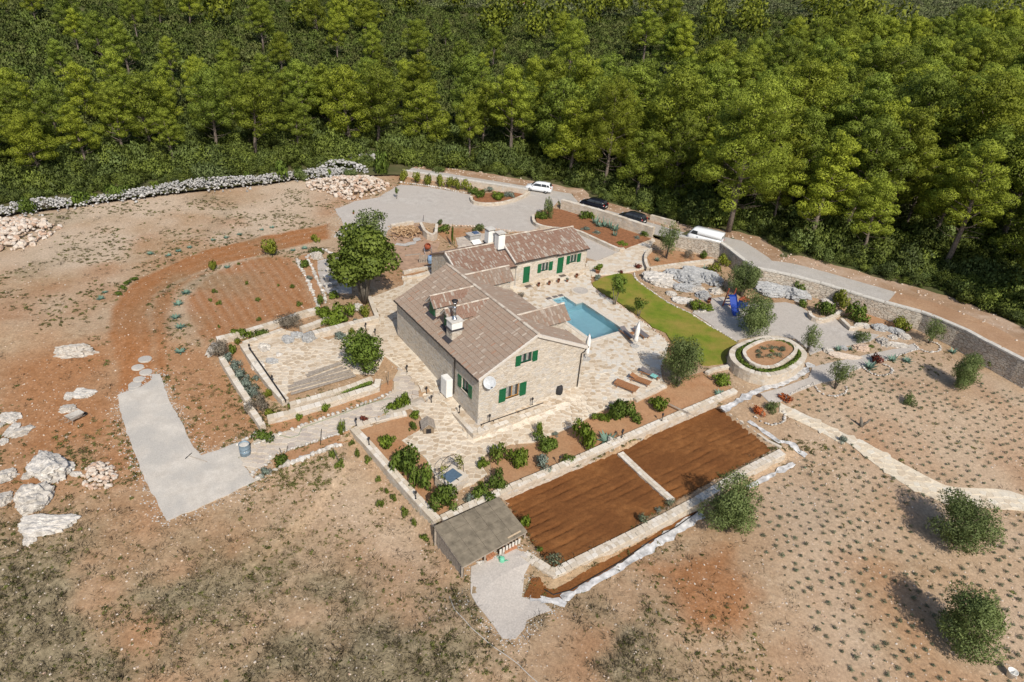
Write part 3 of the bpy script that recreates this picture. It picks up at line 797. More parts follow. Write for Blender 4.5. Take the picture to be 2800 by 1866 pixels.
wt = MB(); wt.add([PL(u, v, -.06) for u, v in POOL_UV], [tuple(range(n))]); wt.build('water', mw, root)
M_rim = plain('pool_coping', (.60, .54, .46), .7, 0, .08, 5)
rim = [((16.2, 5.2), (20.85, 5.6)), ((20.85, 5.2), (21.25, 12.3)), ((19.95, 12.3), (21.25, 12.7)), ((19.95, 12.7), (20.35, 14.4)), ((17.8, 14.4), (20.35, 14.8)), ((17.8, 12.7), (18.2, 14.4)), ((16.2, 12.3), (18.2, 12.7)), ((16.2, 5.6), (16.6, 12.3))]
for (u0, v0), (u1, v1) in rim:
    L_ = max(u1 - u0, v1 - v0); k = max(1, round(L_ / .7))
    for i in range(k):
        a0, a1 = i / k, (i + 1) / k
        if u1 - u0 > v1 - v0: q = (u0 + (u1 - u0) * a0 + .004, v0, u0 + (u1 - u0) * a1 - .004, v1)
        else: q = (u0, v0 + (v1 - v0) * a0 + .004, u1, v0 + (v1 - v0) * a1 - .004)
        MB().add([PL(q[0], q[1], .15), PL(q[2], q[1], .15), PL(q[2], q[3], .15), PL(q[0], q[3], .15), PL(q[0], q[1], .09), PL(q[2], q[1], .09), PL(q[2], q[3], .09), PL(q[0], q[3], .09)], [(0, 1, 2, 3), (1, 0, 4, 5), (2, 1, 5, 6), (3, 2, 6, 7), (0, 3, 7, 4)]).build('coping_stone', M_rim, root)

# ---- walls
def path_frames(pl):
    out = []
    for i, p in enumerate(pl):
        a = Vector(pl[max(0, i - 1)][:2]); b = Vector(pl[min(len(pl) - 1, i + 1)][:2]); t = (b - a).normalized()
        out.append((Vector(p[:2]), t, Vector((-t.y, t.x))))
    return out

def wall(name, line, width, zb, zt, mat, label, cat='wall', coping=None, cop_len=.5, cop_th=.06, step=.6, jag=.03, over=.03, rows=1, face_off=.0, smooth_it=0, closed=False, cop_parts=160):
    """a masonry wall along a line; zb / zt give foot and top heights at (x, y); coping stones are parts"""
    if smooth_it: line = smooth_line(line, smooth_it, closed)
    pl = subdiv(line, step, closed)
    if closed: pl = pl + [pl[0]]
    fr = path_frames(pl)
    if closed:
        a = Vector(pl[-2]); c = Vector(pl[1]); t = (c - a).normalized()
        fr[0] = (Vector(pl[0]), t, Vector((-t.y, t.x))); fr[-1] = fr[0]
    c0 = fr[len(fr) // 2][0]
    root = empty(name, (c0.x, c0.y, float(zb(c0.x, c0.y))))
    O = Vector(root.location)
    m = MB(); g = random.Random(len(pl) * 7 + int(c0.x * 10))
    V = []; F = []; hw = width / 2
    for (p, t, nr) in fr:
        j1, j2 = g.uniform(-jag, jag), g.uniform(-jag, jag)
        z1 = float(zt(p.x, p.y)) + g.uniform(-jag, jag); z0 = float(zb(p.x, p.y)) - .15
        for s, jj in ((-1, j1), (1, j2)):
            q = p + nr * s * (hw + jj); qb = p + nr * s * (hw + jj + .04 * 1)
            V += [(q.x - O.x, q.y - O.y, z1 - O.z), (qb.x - O.x, qb.y - O.y, z0 - O.z)]
    for i in range(len(fr) - 1):
        a, c = i * 4, i * 4 + 4
        F += [(a, a + 1, c + 1, c), (a + 2, c + 2, c + 3, a + 3), (a, c, c + 2, a + 2)]
    if not closed: F += [(0, 2, 3, 1), (len(V) - 4, len(V) - 3, len(V) - 1, len(V) - 2)]
    m.add(V, F); m.build('masonry', mat, root)
    tag(root, label, cat, kind='thing')
    if coping:
        # irregular coping slabs laid in one or two rows
        tot = 0; acc = [0]
        for i in range(1, len(pl)): tot += (Vector(pl[i]) - Vector(pl[i - 1])).length; acc.append(tot)
        def at(s):
            s = max(0, min(tot, s))
            i = max(1, min(len(acc) - 1, int(np.searchsorted(acc, s)))); t = (s - acc[i - 1]) / max(1e-6, acc[i] - acc[i - 1])
            p = Vector(pl[i - 1]).lerp(Vector(pl[i]), t); n_ = fr[i - 1][2].lerp(fr[i][2], t).normalized(); return p, n_
        cnt = 0; rest = MB()
        for r in range(rows):
            o0 = -hw - over + (2 * hw + 2 * over) * r / rows + .008; o1 = -hw - over + (2 * hw + 2 * over) * (r + 1) / rows - .008
            s = 0.0
            while s < tot - .1:
                l = cop_len * g.uniform(.6, 1.4); e = min(tot, s + l); sk = g.uniform(-.12, .12) * cop_len
                q = []
                for ss, oo in ((s + .012, o0), (e - .012, o0), (e - .012 + (sk if e < tot - .2 else 0), o1), (s + .012 + (sk if s > .2 else 0), o1)):
                    p, nn = at(ss); p = p + nn * oo; q.append((p.x, p.y))
                th = cop_th * g.uniform(.75, 1.25)
                zz = [float(zt(*pp)) for pp in q]
                vs = [(x - O.x, y - O.y, z + th - O.z) for (x, y), z in zip(q, zz)] + [(x - O.x, y - O.y, z - jag - .02 - O.z) for (x, y), z in zip(q, zz)]
                fs = [(0, 1, 2, 3), (1, 0, 4, 5), (2, 1, 5, 6), (3, 2, 6, 7), (0, 3, 7, 4)]
                if cnt < cop_parts: MB().add(vs, fs, g.random()).build('coping_stone', coping, root)
                else: rest.add(vs, fs, g.random())
                cnt += 1; s = e
        if rest.v: tag(rest.build('coping_run', coping, root), kind='stuff')
    return root
def hz(d): return lambda x, y: h_near(np.float64(x), np.float64(y)) + d
def hfz(d): return lambda x, y: float(h_far(x, y)[0]) + d
def bz(d): return lambda x, y: bed_z(x, y) + d

# long garden wall left of the house and the wall above the beds
cornerW = G(4, 2045, 1245, .3)
lw = xy([G(4, 1372, 505, .3), G(4, 1500, 640, .3), G(4, 1750, 925, .3)]) + [(cornerW.x, cornerW.y)]
def inner_h(d):
    def f(x, y):
        sv = DIPS[:]; DIPS.clear(); z = float(h_near(np.float64(x), np.float64(y))); DIPS.extend(sv); return z + d
    return f
wall('garden_wall', lw, .55, lambda x, y: inner_h(-1.0)(x, y), inner_h(.32), M_wall, 'long pale garden wall with flat coping stones running down left of the fruit bushes', coping=M_coping, cop_len=.45, rows=2)
w1 = [(cornerW.x, cornerW.y)] + xy([G(5, 620, 845, .3), G(5, 1250, 580, .3), G(5, 1700, 370, .3), G(6, 1290, 1150, .3)])
w1[0] = (Vector(w1[0]) + (Vector(w1[1]) - Vector(w1[0])).normalized() * .35)[:]
wall('bed_wall', w1, .5, inner_h(-1.0), inner_h(.3), M_wall, 'long pale stone wall with coping between fruit bushes and the tilled beds', coping=M_coping, cop_len=.42, rows=2)
# lower wall round the two tilled beds
w2 = xy([BZ(11, 640, 590, .2), BZ(11, 868, 735, .2), BZ(11, 1500, 425, .2), BZ(11, 1940, 195, .2), BZ(10, 90, 200, .2), BZ(10, 330, 80, .2)])
wall('bed_edge_wall', w2, .6, bz(-.75), bz(.14), M_wall, 'low rough stone wall round the near side of the tilled beds', coping=M_coping, cop_len=.38, rows=2, cop_th=.04, jag=.05)
w3 = xy([BZ(5, 1555, 545, .1), BZ(5, 1740, 720, .1), BZ(5, 1960, 915, .1)])
wall('bed_divider_wall', w3, .5, bz(-.3), bz(.2), M_wall, 'low stone strip dividing the two tilled beds', coping=M_coping, cop_len=.4, rows=2, cop_th=.03)
w4 = xy([BZ(6, 1140, 1290, .1), BZ(6, 1330, 1420, .1), BZ(6, 1560, 1590, .1), BZ(10, 320, 60, .1)])
wall('bed_end_wall', w4, .22, bz(-.5), bz(.22), M_coping, 'thin stone kerb at the right end of the tilled beds', step=.8)
for nm, pl, lab in (('tilled_bed', BED1, 'first'), ('tilled_bed', BED2, 'second')):
    # furrows: ridges run along the wall
    g = np.array(pl); x0, y0 = g.min(0); x1, y1 = g.max(0)
    X, Y = np.meshgrid(np.arange(x0, x1, .12), np.arange(y0, y1, .12))
    ins = inside(pl, X, Y) | (dist_edge(pl, X, Y) < .2)
    q = (X - _w1a.x) * W1N.x + (Y - _w1a.y) * W1N.y; s_ = (X - _w1a.x) * W1D.x + (Y - _w1a.y) * W1D.y
    ph = q * 2 * math.pi / .8 + (fbm(X, Y, .35, 41) - .5) * 2.4
    Z = bed_z(X, Y) - .12 * (.5 + .5 * np.sin(ph)) ** 14 * np.clip(fbm(X, Y, .45, 44) * 2.6 - .7, .0, 1.3) + .05 + (fbm(X, Y, 1.2, 42) - .5) * .10 + rng.uniform(-.032, .032, X.shape)
    idx = np.arange(X.size).reshape(X.shape)
    Q = np.stack([idx[:-1, :-1], idx[:-1, 1:], idx[1:, 1:], idx[1:, :-1]], -1).reshape(-1, 4)
    Q = Q[ins.ravel()[Q].all(1)]
    tag(link('tilled_bed', mesh_np('tilled_bed', np.stack([X, Y, Z], -1).reshape(-1, 3), Q, M_bed, None, None, True)), kind='structure')
# road walls
def seg(i, j): return [tuple(b[:2]) for b in BND[i:j]]
names = list(range(len(BND)))
iA = 1 + 8 + 3          # start of the car-park wall
wall('roadside_wall', seg(iA, iA + 3), .5, lambda x, y: float(h_near(x, y)) - .1, lambda x, y: float(h_near(x, y)) + .95, M_wall, 'pale stone wall between the gravel car park and the road', coping=M_conc_w, cop_len=1.1, cop_th=.08)
wall('roadside_wall', seg(iA + 4, iA + 7), .5, lambda x, y: float(h_near(x, y)) - .1, lambda x, y: float(h_near(x, y)) + 1.4, M_wall, 'pale stone wall between the red soil planter and the dark cars', coping=M_coping, cop_len=.6)
rw = [tuple(Vector(BND[i][:2])) for i in range(iA + 7, len(BND) - 1)]
wall('retaining_wall', rw, .5, lambda x, y: float(h_near(x, y)) - .2, lambda x, y: float(bnd_query(x, y)[1][0] + h_near(x, y) + .12 + .6 * np.clip((1.72 - bnd_query(x, y)[1][0]) / .3, 0, 1)), M_drywall, 'long grey dry stone retaining wall with pale cap below the road', 'wall', coping=M_conc_w, cop_len=1.3, cop_th=.10, rows=1, over=.04)
# short wall on the far side of the road gap
wf = [GF(7, 1110, 605), GF(7, 1305, 650)]
wall('roadside_wall', xy(wf), .4, hfz(-.1), hfz(.75), M_wall, 'short pale wall piece standing across the gap behind the dark cars', coping=M_coping)

# walls of the left garden (patio, paths)
wl = [
 ('patio_wall', 3, [(515, 1078), (640, 1270), (770, 1440), (880, 1560)], .45, .45, 'pale patio wall with a dark metal bar on top beside silver shrubs'),
 ('patio_wall', 3, [(520, 1070), (700, 1005), (860, 950)], .35, .3, 'low stone edge at the upper left of the flagstone patio'),
 ('garden_wall', 3, [(290, 1035), (430, 1000), (700, 920), (830, 880), (1000, 815), (1140, 780)], .35, .5, 'pale wall at the lower edge of the red vineyard plot'),
 ('garden_wall', 3, [(1010, 940), (1130, 900), (1300, 830)], .35, .4, 'short stone wall behind the bright green shrubs'),
 ('garden_wall', 3, [(1120, 985), (1300, 940), (1500, 890), (1670, 850)], .5, .5, 'stone wall along the upper edge of the flagstone patio'),
 ('garden_wall', 3, [(1670, 850), (1640, 780), (1600, 670)], .3, .35, 'short stone edge right of the big tree trunks'),
 ('garden_wall', 3, [(330, 1190), (430, 1360), (560, 1560)], .35, .45, 'pale wall left of the silver shrubs above the drive plot'),
 ('garden_wall', 4, [(510, 310), (580, 400), (640, 490)], .35, .45, 'lower end of the pale wall beside the dry grey bush'),
 ('planter_wall', 4, [(860, 320), (1100, 255), (1350, 175), (1520, 110)], .3, .45, 'stone wall behind the clipped green hedge strip'),
 ('planter_wall', 4, [(680, 430), (850, 390), (1100, 320), (1350, 240), (1560, 175), (1572, 120)], .4, .45, 'stone planter wall in front of the clipped green hedge strip'),
 ('garden_wall', 4, [(1400, 490), (1600, 425), (1800, 385)], .4, .2, 'low stone edge above the red soil bed left of the kennel'),
]
for nm, n, pts, w, hgt, lab in wl:
    wall(nm, xy(GL(n, pts, hgt * .9)), w * 1.2, hz(-.1), hz(hgt * 1.2), M_wall, lab, coping=M_coping, cop_len=.42, cop_th=.05)
# vineyard corner boulder-edge and small edges

# ------------------------------------------------------------------ houses
M_tile = tinted('weathered_roof_tiles', [(0, (.265, .158, .108)), (.3, (.245, .178, .136)), (.55, (.25, .195, .155)), (.8, (.27, .22, .182)), (1, (.37, .315, .265))], .85, .2, 10, .18)
M_tile2 = tinted('red_brown_roof_tiles', [(0, (.225, .13, .095)), (.45, (.245, .16, .12)), (.7, (.26, .19, .15)), (.85, (.31, .262, .222)), (1, (.39, .345, .295))], .85, .2, 10, .18)
M_under = plain('roof_underside', (.20, .14, .10), .9)
M_ridge = tinted('ridge_tiles', [(0, (.36, .28, .22)), (1, (.58, .52, .44))], .85, .2, 8, .15)
M_verge_w = plain('pale_verge_board', (.54, .50, .45), .8, 0, .06)
M_white = plain('white_render', (.74, .73, .70), .8, 0, .05, 3)
M_gut = plain('dark_brown_gutter', (.055, .045, .04), .5, .2, .1)
M_green = plain('green_paint', (.008, .105, .042), .45, 0, .1, 12)
M_frame_g = plain('green_window_frame', (.012, .085, .05), .45, 0, .1)
M_wood = plain('varnished_window_wood', (.42, .22, .07), .45, 0, .15)
M_curtain = plain('curtain_behind_glass', (.30, .29, .27), .9, 0, .3, 9)
M_lead = plain('lead_flashing', (.06, .055, .06), .6, .2, .1)
M_steel = plain('stainless_steel', (.55, .56, .58), .22, 1.0, .05)
M_iron = plain('black_iron', (.03, .028, .03), .55, .3, .1)
mg, nt, N, L, b = nodes('window_glass')
b.inputs['Base Color'].default_value = (.035, .04, .045, 1); b.inputs['Roughness'].default_value = .08; b.inputs['Specular IOR Level'].default_value = .6

def panel(mb, p0, d, nrm, Lx, zb, ztop, holes=(), depth=.2, breaks=()):
    """vertical wall face with openings and reveals; local coordinates along d from p0"""
    p0 = Vector(p0); d = Vector(d); nrm = Vector(nrm)
    xs = sorted(set([0, Lx] + [h[i] for h in holes for i in (0, 1)] + list(breaks)))
    P = lambda x, z, o=0: p0 + d * x + Vector((0, 0, z)) - nrm * o
    flip = d.cross(Vector((0, 0, 1))).dot(nrm) < 0
    def quad(a, b_, c, e):
        mb.add([a, b_, c, e], [(0, 1, 2, 3) if not flip else (3, 2, 1, 0)])
    for x0, x1 in zip(xs[:-1], xs[1:]):
        hs = sorted([h for h in holes if h[0] < x1 - 1e-6 and h[1] > x0 + 1e-6], key=lambda h: h[2])
        z = zb
        for h in hs:
            quad(P(x0, z), P(x1, z), P(x1, h[2]), P(x0, h[2])); z = h[3]
        quad(P(x0, z), P(x1, z), P(x1, ztop(x1)), P(x0, ztop(x0)))
    for h in holes:
        x0, x1, z0, z1 = h
        quad(P(x0, z0), P(x1, z0), P(x1, z0, depth), P(x0, z0, depth)); quad(P(x0, z1, depth), P(x1, z1, depth), P(x1, z1), P(x0, z1))
        quad(P(x0, z0), P(x0, z0, depth), P(x0, z1, depth), P(x0, z1)); quad(P(x1, z0, depth), P(x1, z0), P(x1, z1), P(x1, z1, depth))

def wbox(mb, p0, d, nrm, x0, x1, z0, z1, o0, o1, a=.5):
    """box on a wall plane: o = distance out of the wall"""
    p0 = Vector(p0); d = Vector(d); nrm = Vector(nrm)
    P = lambda x, z, o: p0 + d * x + Vector((0, 0, z)) + nrm * o
    vs = [P(x0, z0, o0), P(x1, z0, o0), P(x1, z0, o1), P(x0, z0, o1), P(x0, z1, o0), P(x1, z1, o0), P(x1, z1, o1), P(x0, z1, o1)]
    fs = [(3, 2, 1, 0), (4, 5, 6, 7), (0, 1, 5, 4), (1, 2, 6, 5), (2, 3, 7, 6), (3, 0, 4, 7)]
    if d.cross(nrm).z < 0: fs = [f[::-1] for f in fs]
    mb.add(vs, fs, a)

def shutter(root, p0, d, nrm, x0, x1, z0, z1, mat, off=.02):
    s = MB(); n = 4
    for i in range(n):
        a = x0 + (x1 - x0) * i / n; c = x0 + (x1 - x0) * (i + 1) / n
        wbox(s, p0, d, nrm, a + .006, c - .006, z0, z1, off, off + .035)
    for f in (.15, .82): wbox(s, p0, d, nrm, x0 + .01, x1 - .01, z0 + (z1 - z0) * f, z0 + (z1 - z0) * f + .09, off + .035, off + .06)
    return s.build('shutter', mat, root)

def window(root, p0, d, nrm, h, fmat, depth=.14, mull=True, curtain=True):
    x0, x1, z0, z1 = h; s = MB(); t = .07
    for a, c, e, f in ((x0, x1, z0, z0 + t), (x0, x1, z1 - t, z1), (x0, x0 + t, z0 + t, z1 - t), (x1 - t, x1, z0 + t, z1 - t)): wbox(s, p0, d, nrm, a, c, e, f, -depth - .03, -depth + .03)
    if mull: wbox(s, p0, d, nrm, (x0 + x1) / 2 - .04, (x0 + x1) / 2 + .04, z0 + t, z1 - t, -depth - .025, -depth + .025)
    w = s.build('window', fmat, root)
    for a, c in (((x0 + t, (x0 + x1) / 2 - .04), ((x0 + x1) / 2 + .04, x1 - t)) if mull else ((x0 + t, x1 - t),)):
        g = MB(); wbox(g, p0, d, nrm, a, c, z0 + t, z1 - t, -depth - .012, -depth - .004); g.build('pane', mg, w)
        if curtain:
            g = MB(); wbox(g, p0, d, nrm, a + .02, a + (c - a) * .55, z0 + t, z1 - t, -depth - .004 , -depth + .002); g.build('curtain', M_curtain, w)
    g = MB(); wbox(g, p0, d, nrm, x0 - .06, x1 + .06, z0 - .07, z0, -depth, .06); g.build('sill', M_coping, w)
    return w

def tiles(mb, o, al, upd, Ll, Sl, dist, g, tw=.155, tl=.46, skip=None):
    o, al, upd = Vector(o), Vector(al).normalized(), Vector(upd).normalized()
    nr = al.cross(upd)
    if nr.z < 0: nr = -nr
    nc, nrw = max(1, round(Ll / tw)), max(1, round(Sl / tl)); tw, tl = Ll / nc, Sl / nrw
    cs = [(0, 0), (.18, .035), (.5, .06), (.82, .035), (1, 0)]
    for r in range(nrw):
        for c in range(nc):
            if skip and skip((c + .5) * tw, (r + .5) * tl): continue
            a = dist(g); vs = []
            j = g.uniform(-.02, .02)
            for (s, lift) in ((r * tl + j - .03, .045), ((r + 1) * tl + j + .03, .0)):
                for f, hh in cs: vs.append(o + al * ((c + f) * tw) + upd * s + nr * (hh + lift + .004))
            mb.add(vs, [(i, i + 1, i + 6, i + 5) for i in range(4)] + [(4, 3, 2, 1, 0)], a)

def slope(root, o, al, upd, Ll, Sl, mat, dist, g, name='roof', th=.14, skip=None, under=True):
    """one roof slope: deck with its tiles"""
    o, al, upd = Vector(o), Vector(al).normalized(), Vector(upd).normalized()
    nr = al.cross(upd); nr = nr if nr.z > 0 else -nr
    s = MB(); q = [o, o + al * Ll, o + al * Ll + upd * Sl, o + upd * Sl]
    vs = q + [p - nr * th for p in q]; fs = [(0, 1, 2, 3), (7, 6, 5, 4), (0, 4, 5, 1), (1, 5, 6, 2), (2, 6, 7, 3), (3, 7, 4, 0)]
    if al.cross(upd).z < 0: fs = [f[::-1] for f in fs]
    s.add(vs, fs); deck = s.build(name, M_under, root)
    t = MB(); tiles(t, o, al, upd, Ll, Sl, dist, g, skip=skip)
    tag(t.build('roof_tiles', mat, deck), kind='stuff')
    return deck

def ridge(root, a, b, g, r=.13, l=.42, mat=None, lift=.02):
    a, b = Vector(a), Vector(b); d = (b - a); n = max(1, round(d.length / l)); dn = d.normalized(); sd = dn.cross(Vector((0, 0, 1))).normalized(); upv = sd.cross(dn)
    for i in range(n):
        m = MB(); vs = []
        for e, rr in ((a + d * (i / n) - dn * .02, r * 1.08), (a + d * ((i + 1) / n) + dn * .02, r * .94)):
            for k in range(5):
                t = math.pi * k / 4; vs.append(e + sd * math.cos(t) * rr + upv * (math.sin(t) * rr * .75 + lift))
        m.add(vs, [(k, k + 1, k + 6, k + 5) for k in range(4)] + [(4, 3, 2, 1, 0), (5, 6, 7, 8, 9)], g.random()); m.build('ridge_tile', mat or M_ridge, root)

dist_main = lambda g: min(1, max(0, (g.gauss(.50, .12) if g.random() < .95 else g.choice([.02, .9, .95, 1.0]))))
dist_red = lambda g: min(1, max(0, (g.gauss(.40, .16) if g.random() < .78 else g.uniform(.82, 1.0))))
gh = random.Random(11)
EAV, RDG, HW, LEN = 3.97, 6.58, 5.45, 15.06
TN = (RDG - EAV) / HW; SN = math.hypot(HW, RDG - EAV)
house = empty('stone_house', HL(0, 0, 0), YAW)
tag(house, 'large stone house with brown tiled gable roof, dormers and green shutters', 'house')
U, V_, Zv = Vector((1, 0, 0)), Vector((0, 1, 0)), Vector((0, 0, 1))
wb = MB()
zt_side = EAV + .2 * TN - .15
# front gable (v = .15)
fh = [(2.8 - .2, 4.12 - .2, 1.04, 2.25), (4.06 - .2, 5.12 - .2, 4.13, 5.0)]
gz_top = lambda x: (EAV - .15 + (x + .2) * TN) if x + .2 < HW else (EAV - .15 + (2 * HW - x - .2) * TN)
panel(wb, (.2, .15, 0), U, -V_, 10.5, -1.3, gz_top, fh, breaks=(HW - .2,))
panel(wb, (.2, 14.95, 0), U, V_, 10.5, -1.3, gz_top, (), breaks=(HW - .2,))
lh = [(1.55, 2.65, 1.45, 2.55)]
panel(wb, (.2, .15, 0), V_, -U, 14.8, -1.3, lambda x: zt_side, lh)
panel(wb, (10.7, .15, 0), V_, U, 14.8, -1.3, lambda x: zt_side, [(2.0, 3.0, .1, 2.2), (5.5, 6.6, 1.0, 2.2), (9.0, 10.1, 1.0, 2.2)])
wb.build('wall', M_housewall, house)
for (p0, d, nr, h, fm) in (((.2, .15, 0), U, -V_, fh[0], M_wood), ((.2, .15, 0), U, -V_, fh[1], M_frame_g), ((.2, .15, 0), V_, -U, lh[0], M_frame_g), ((10.7, .15, 0), V_, U, (5.5, 6.6, 1.0, 2.2), M_frame_g), ((10.7, .15, 0), V_, U, (9.0, 10.1, 1.0, 2.2), M_frame_g)):
    window(house, p0, d, nr, h, fm)
    w = (h[1] - h[0]) * .5
    shutter(house, p0, d, nr, h[0] - w - .02, h[0] - .02, h[2] - .12, h[3] - .02, M_green); shutter(house, p0, d, nr, h[1] + .02, h[1] + w + .02, h[2] - .12, h[3] - .02, M_green)
s = MB(); wbox(s, (10.7, .15, 0), V_, U, 2.0, 3.0, .1, 2.2, -.14, -.08); s.build('door', M_green, house)
upL = Vector((HW, 0, RDG - EAV)); upR = Vector((-HW, 0, RDG - EAV))
slope(house, (0, -.05, EAV - .05), V_, upL, LEN, SN, M_tile, dist_main, gh, 'roof')
slope(house, (2 * HW, -.05, EAV - .05), V_, upR, LEN, SN, M_tile, dist_main, gh, 'roof')
ridge(house, (HW, -.05, RDG), (HW, LEN - .05, RDG), gh)
for s_, x0, x1 in ((1, HW, 2 * HW), (-1, 0, HW)):
    m_ = MB(); za, zb_ = (RDG, EAV) if s_ == 1 else (EAV, RDG); w = .16 if s_ == 1 else .08
    for v0 in (-.09,):
        vs = [(x0, v0 - .0, za + .02), (x1, v0, zb_ + .02), (x1, v0, zb_ - w - .1), (x0, v0, za - w - .1), (x0, v0 + .10, za + .05), (x1, v0 + .10, zb_ + .05), (x1, v0 + .1, zb_ - w - .1), (x0, v0 + .1, za - w - .1)]
        m_.add(vs, [(3, 2, 1, 0), (4, 5, 6, 7), (0, 1, 5, 4), (2, 3, 7, 6), (1, 2, 6, 5), (0, 4, 7, 3)])
    m_.build('verge', M_verge_w, house)
for x in (-.06, 2 * HW + .06):
    MB().tube([(x, -.08, EAV - .1), (x, LEN - .03, EAV - .1)], .07, 8).build('gutter', M_gut, house)
MB().tube([(.0, 3.9, EAV - .12), (.12, 3.9, EAV - .4), (.12, 3.9, .2)], .05, 8).build('downpipe', M_gut, house)
MB().tube([(2 * HW + .02, .0, EAV - .15), (10.6, .02, EAV - .55), (10.45, .06, EAV - .6), (10.40, .06, 3.3), (10.40, .06, -.1)], .05, 8).build('downpipe', M_gut, house)
# dormers on the left slope
for vc in (9.85, 7.22):
    m_ = MB(); uf, hw_, rz_, ez = 1.25, .6, 6.46, 5.72
    zr0 = EAV + uf * TN
    m_.add([(uf, vc - hw_, zr0 - .3), (uf, vc + hw_, zr0 - .3), (uf, vc + hw_, ez), (uf, vc, rz_ - .12), (uf, vc - hw_, ez)], [(4, 3, 2, 1, 0)])
    for sg in (-1, 1):
        vv = vc + sg * hw_; q = [(uf, vv, zr0 - .3), (4.2, vv, zr0 - .3), (4.2, vv, ez), (uf, vv, ez)]
        m_.add(q, [(0, 1, 2, 3) if sg < 0 else (3, 2, 1, 0)])
    dm = m_.build('dormer', M_housewall, house)
    for sg in (-1, 1):
        dr = Vector((0, -sg * .8, rz_ - 5.62)); 
        # ridge at vc, eave .8 out
        al = U; o = Vector((.95, vc + sg * .8, 5.62)); L2 = 4.45
        s = MB(); upd = dr.normalized(); nr = al.cross(upd); nr = nr if nr.z > 0 else -nr; sl_ = dr.length
        q = [o, o + al * L2, o + al * L2 + upd * sl_, o + upd * sl_]; vs = q + [p_ - nr * .1 for p_ in q]
        fs = [(0, 1, 2, 3), (7, 6, 5, 4), (0, 4, 5, 1), (1, 5, 6, 2), (2, 6, 7, 3), (3, 7, 4, 0)]
        if al.cross(upd).z < 0: fs = [f[::-1] for f in fs]
        s.add(vs, fs); s.build('dormer_roof', M_verge_w, dm)
        t = MB(); tiles(t, o, al, upd, L2, sl_, dist_red, gh, tl=.38); tag(t.build('roof_tiles', M_tile2, dm), kind='stuff')
    ridge(dm, (.93, vc, rz_ + .02), (5.4, vc, rz_ + .02), gh, .10, .38)
    s = MB(); wbox(s, (uf, vc, 0), V_, -U, -.42, .42, zr0 + .12, ez - .1, .004, .03); s.build('window', mg, dm)
    s = MB(); wbox(s, (uf, vc, 0), V_, -U, -.46, .0, zr0 + .10, ez - .06, .031, .07); s.build('shutter', M_green, dm)
    s = MB(); wbox(s, (uf, vc, 0), V_, -U, .02, .46, zr0 + .10, ez - .06, .031, .07); s.build('shutter', M_green, dm)
    s = MB(); s.add([(uf - .35, vc - .75, EAV + (uf - .35) * TN + .07), (uf + .02, vc - .75, EAV + (uf + .02) * TN + .09), (uf + .02, vc + .75, EAV + (uf + .02) * TN + .09), (uf - .35, vc + .75, EAV + (uf - .35) * TN + .07)], [(0, 1, 2, 3)]); s.build('flashing', M_lead, dm)
# wall dormers over the pool side
for vc in (3.9, 12.7):
    m_ = MB(); uf, hw_, rz_, ez = 10.72, .95, 6.2, 5.2
    m_.add([(uf, vc - hw_, 3.4), (uf, vc + hw_, 3.4), (uf, vc + hw_, ez), (uf, vc, rz_ - .15), (uf, vc - hw_, ez)], [(0, 1, 2, 3, 4)])
    for sg in (-1, 1):
        vv = vc + sg * hw_; q = [(uf, vv, 3.4), (7.5, vv, 3.4), (7.5, vv, ez), (uf, vv, ez)]
        m_.add(q, [(3, 2, 1, 0) if sg < 0 else (0, 1, 2, 3)])
    dm = m_.build('wall_dormer', M_housewall, house)
    for sg in (-1, 1):
        o = Vector((5.9, vc + sg * 1.15, 5.12)); dr = Vector((0, -sg * 1.15, rz_ - 5.12)); al = U; L2 = 5.15; upd = dr.normalized(); nr = al.cross(upd); nr = nr if nr.z > 0 else -nr; sl_ = dr.length
        q = [o, o + al * L2, o + al * L2 + upd * sl_, o + upd * sl_]; vs = q + [p_ - nr * .1 for p_ in q]
        fs = [(0, 1, 2, 3), (7, 6, 5, 4), (0, 4, 5, 1), (1, 5, 6, 2), (2, 6, 7, 3), (3, 7, 4, 0)]
        if al.cross(upd).z < 0: fs = [f[::-1] for f in fs]
        MB().add(vs, fs).build('dormer_roof', M_under, dm)
        t = MB(); tiles(t, o, al, upd, L2, sl_, dist_red if sg < 0 else dist_main, gh, tl=.4); tag(t.build('roof_tiles', M_tile, dm), kind='stuff')
    ridge(dm, (6.0, vc, rz_ + .02), (11.05, vc, rz_ + .02), gh, .11, .4)
    s = MB(); wbox(s, (uf, vc, 0), V_, U, -.4, .4, 3.9, 4.9, .004, .03); s.build('window', mg, dm)
# main chimney
cb = MB(); cb.box((.72, 5.5, 4.0), (1.72, 6.4, 5.25)); ch = cb.build('chimney', M_housewall, house)
s = MB(); s.box((.62, 5.4, 5.25), (1.82, 6.5, 5.36)); s.build('flashing_band', M_lead, ch)
s = MB(); s.box((.72, 5.5, 5.36), (1.72, 6.4, 6.0)); s.build('white_stack', M_white, ch)
s = MB(); s.box((.64, 5.42, 6.0), (1.80, 6.48, 6.08)); s.build('cap_slab', M_conc_w, ch)
s = MB(); s.add([(.35, 5.35, EAV + .35 * TN + .09), (.74, 5.35, EAV + .74 * TN + .10), (.74, 6.55, EAV + .74 * TN + .10), (.35, 6.55, EAV + .35 * TN + .09)], [(0, 1, 2, 3)]); s.build('flashing', M_lead, ch)
s = MB(); s.lathe([(.24, 0), (.20, .12), (.13, .16), (.13, 1.05), (.16, 1.06), (.16, 1.12), (.13, 1.14), (.13, 1.45), (.17, 1.5), (.17, 1.56)], 14, Matrix.Translation((1.2, 5.95, 6.08))); s.build('flue', M_steel, ch, True)
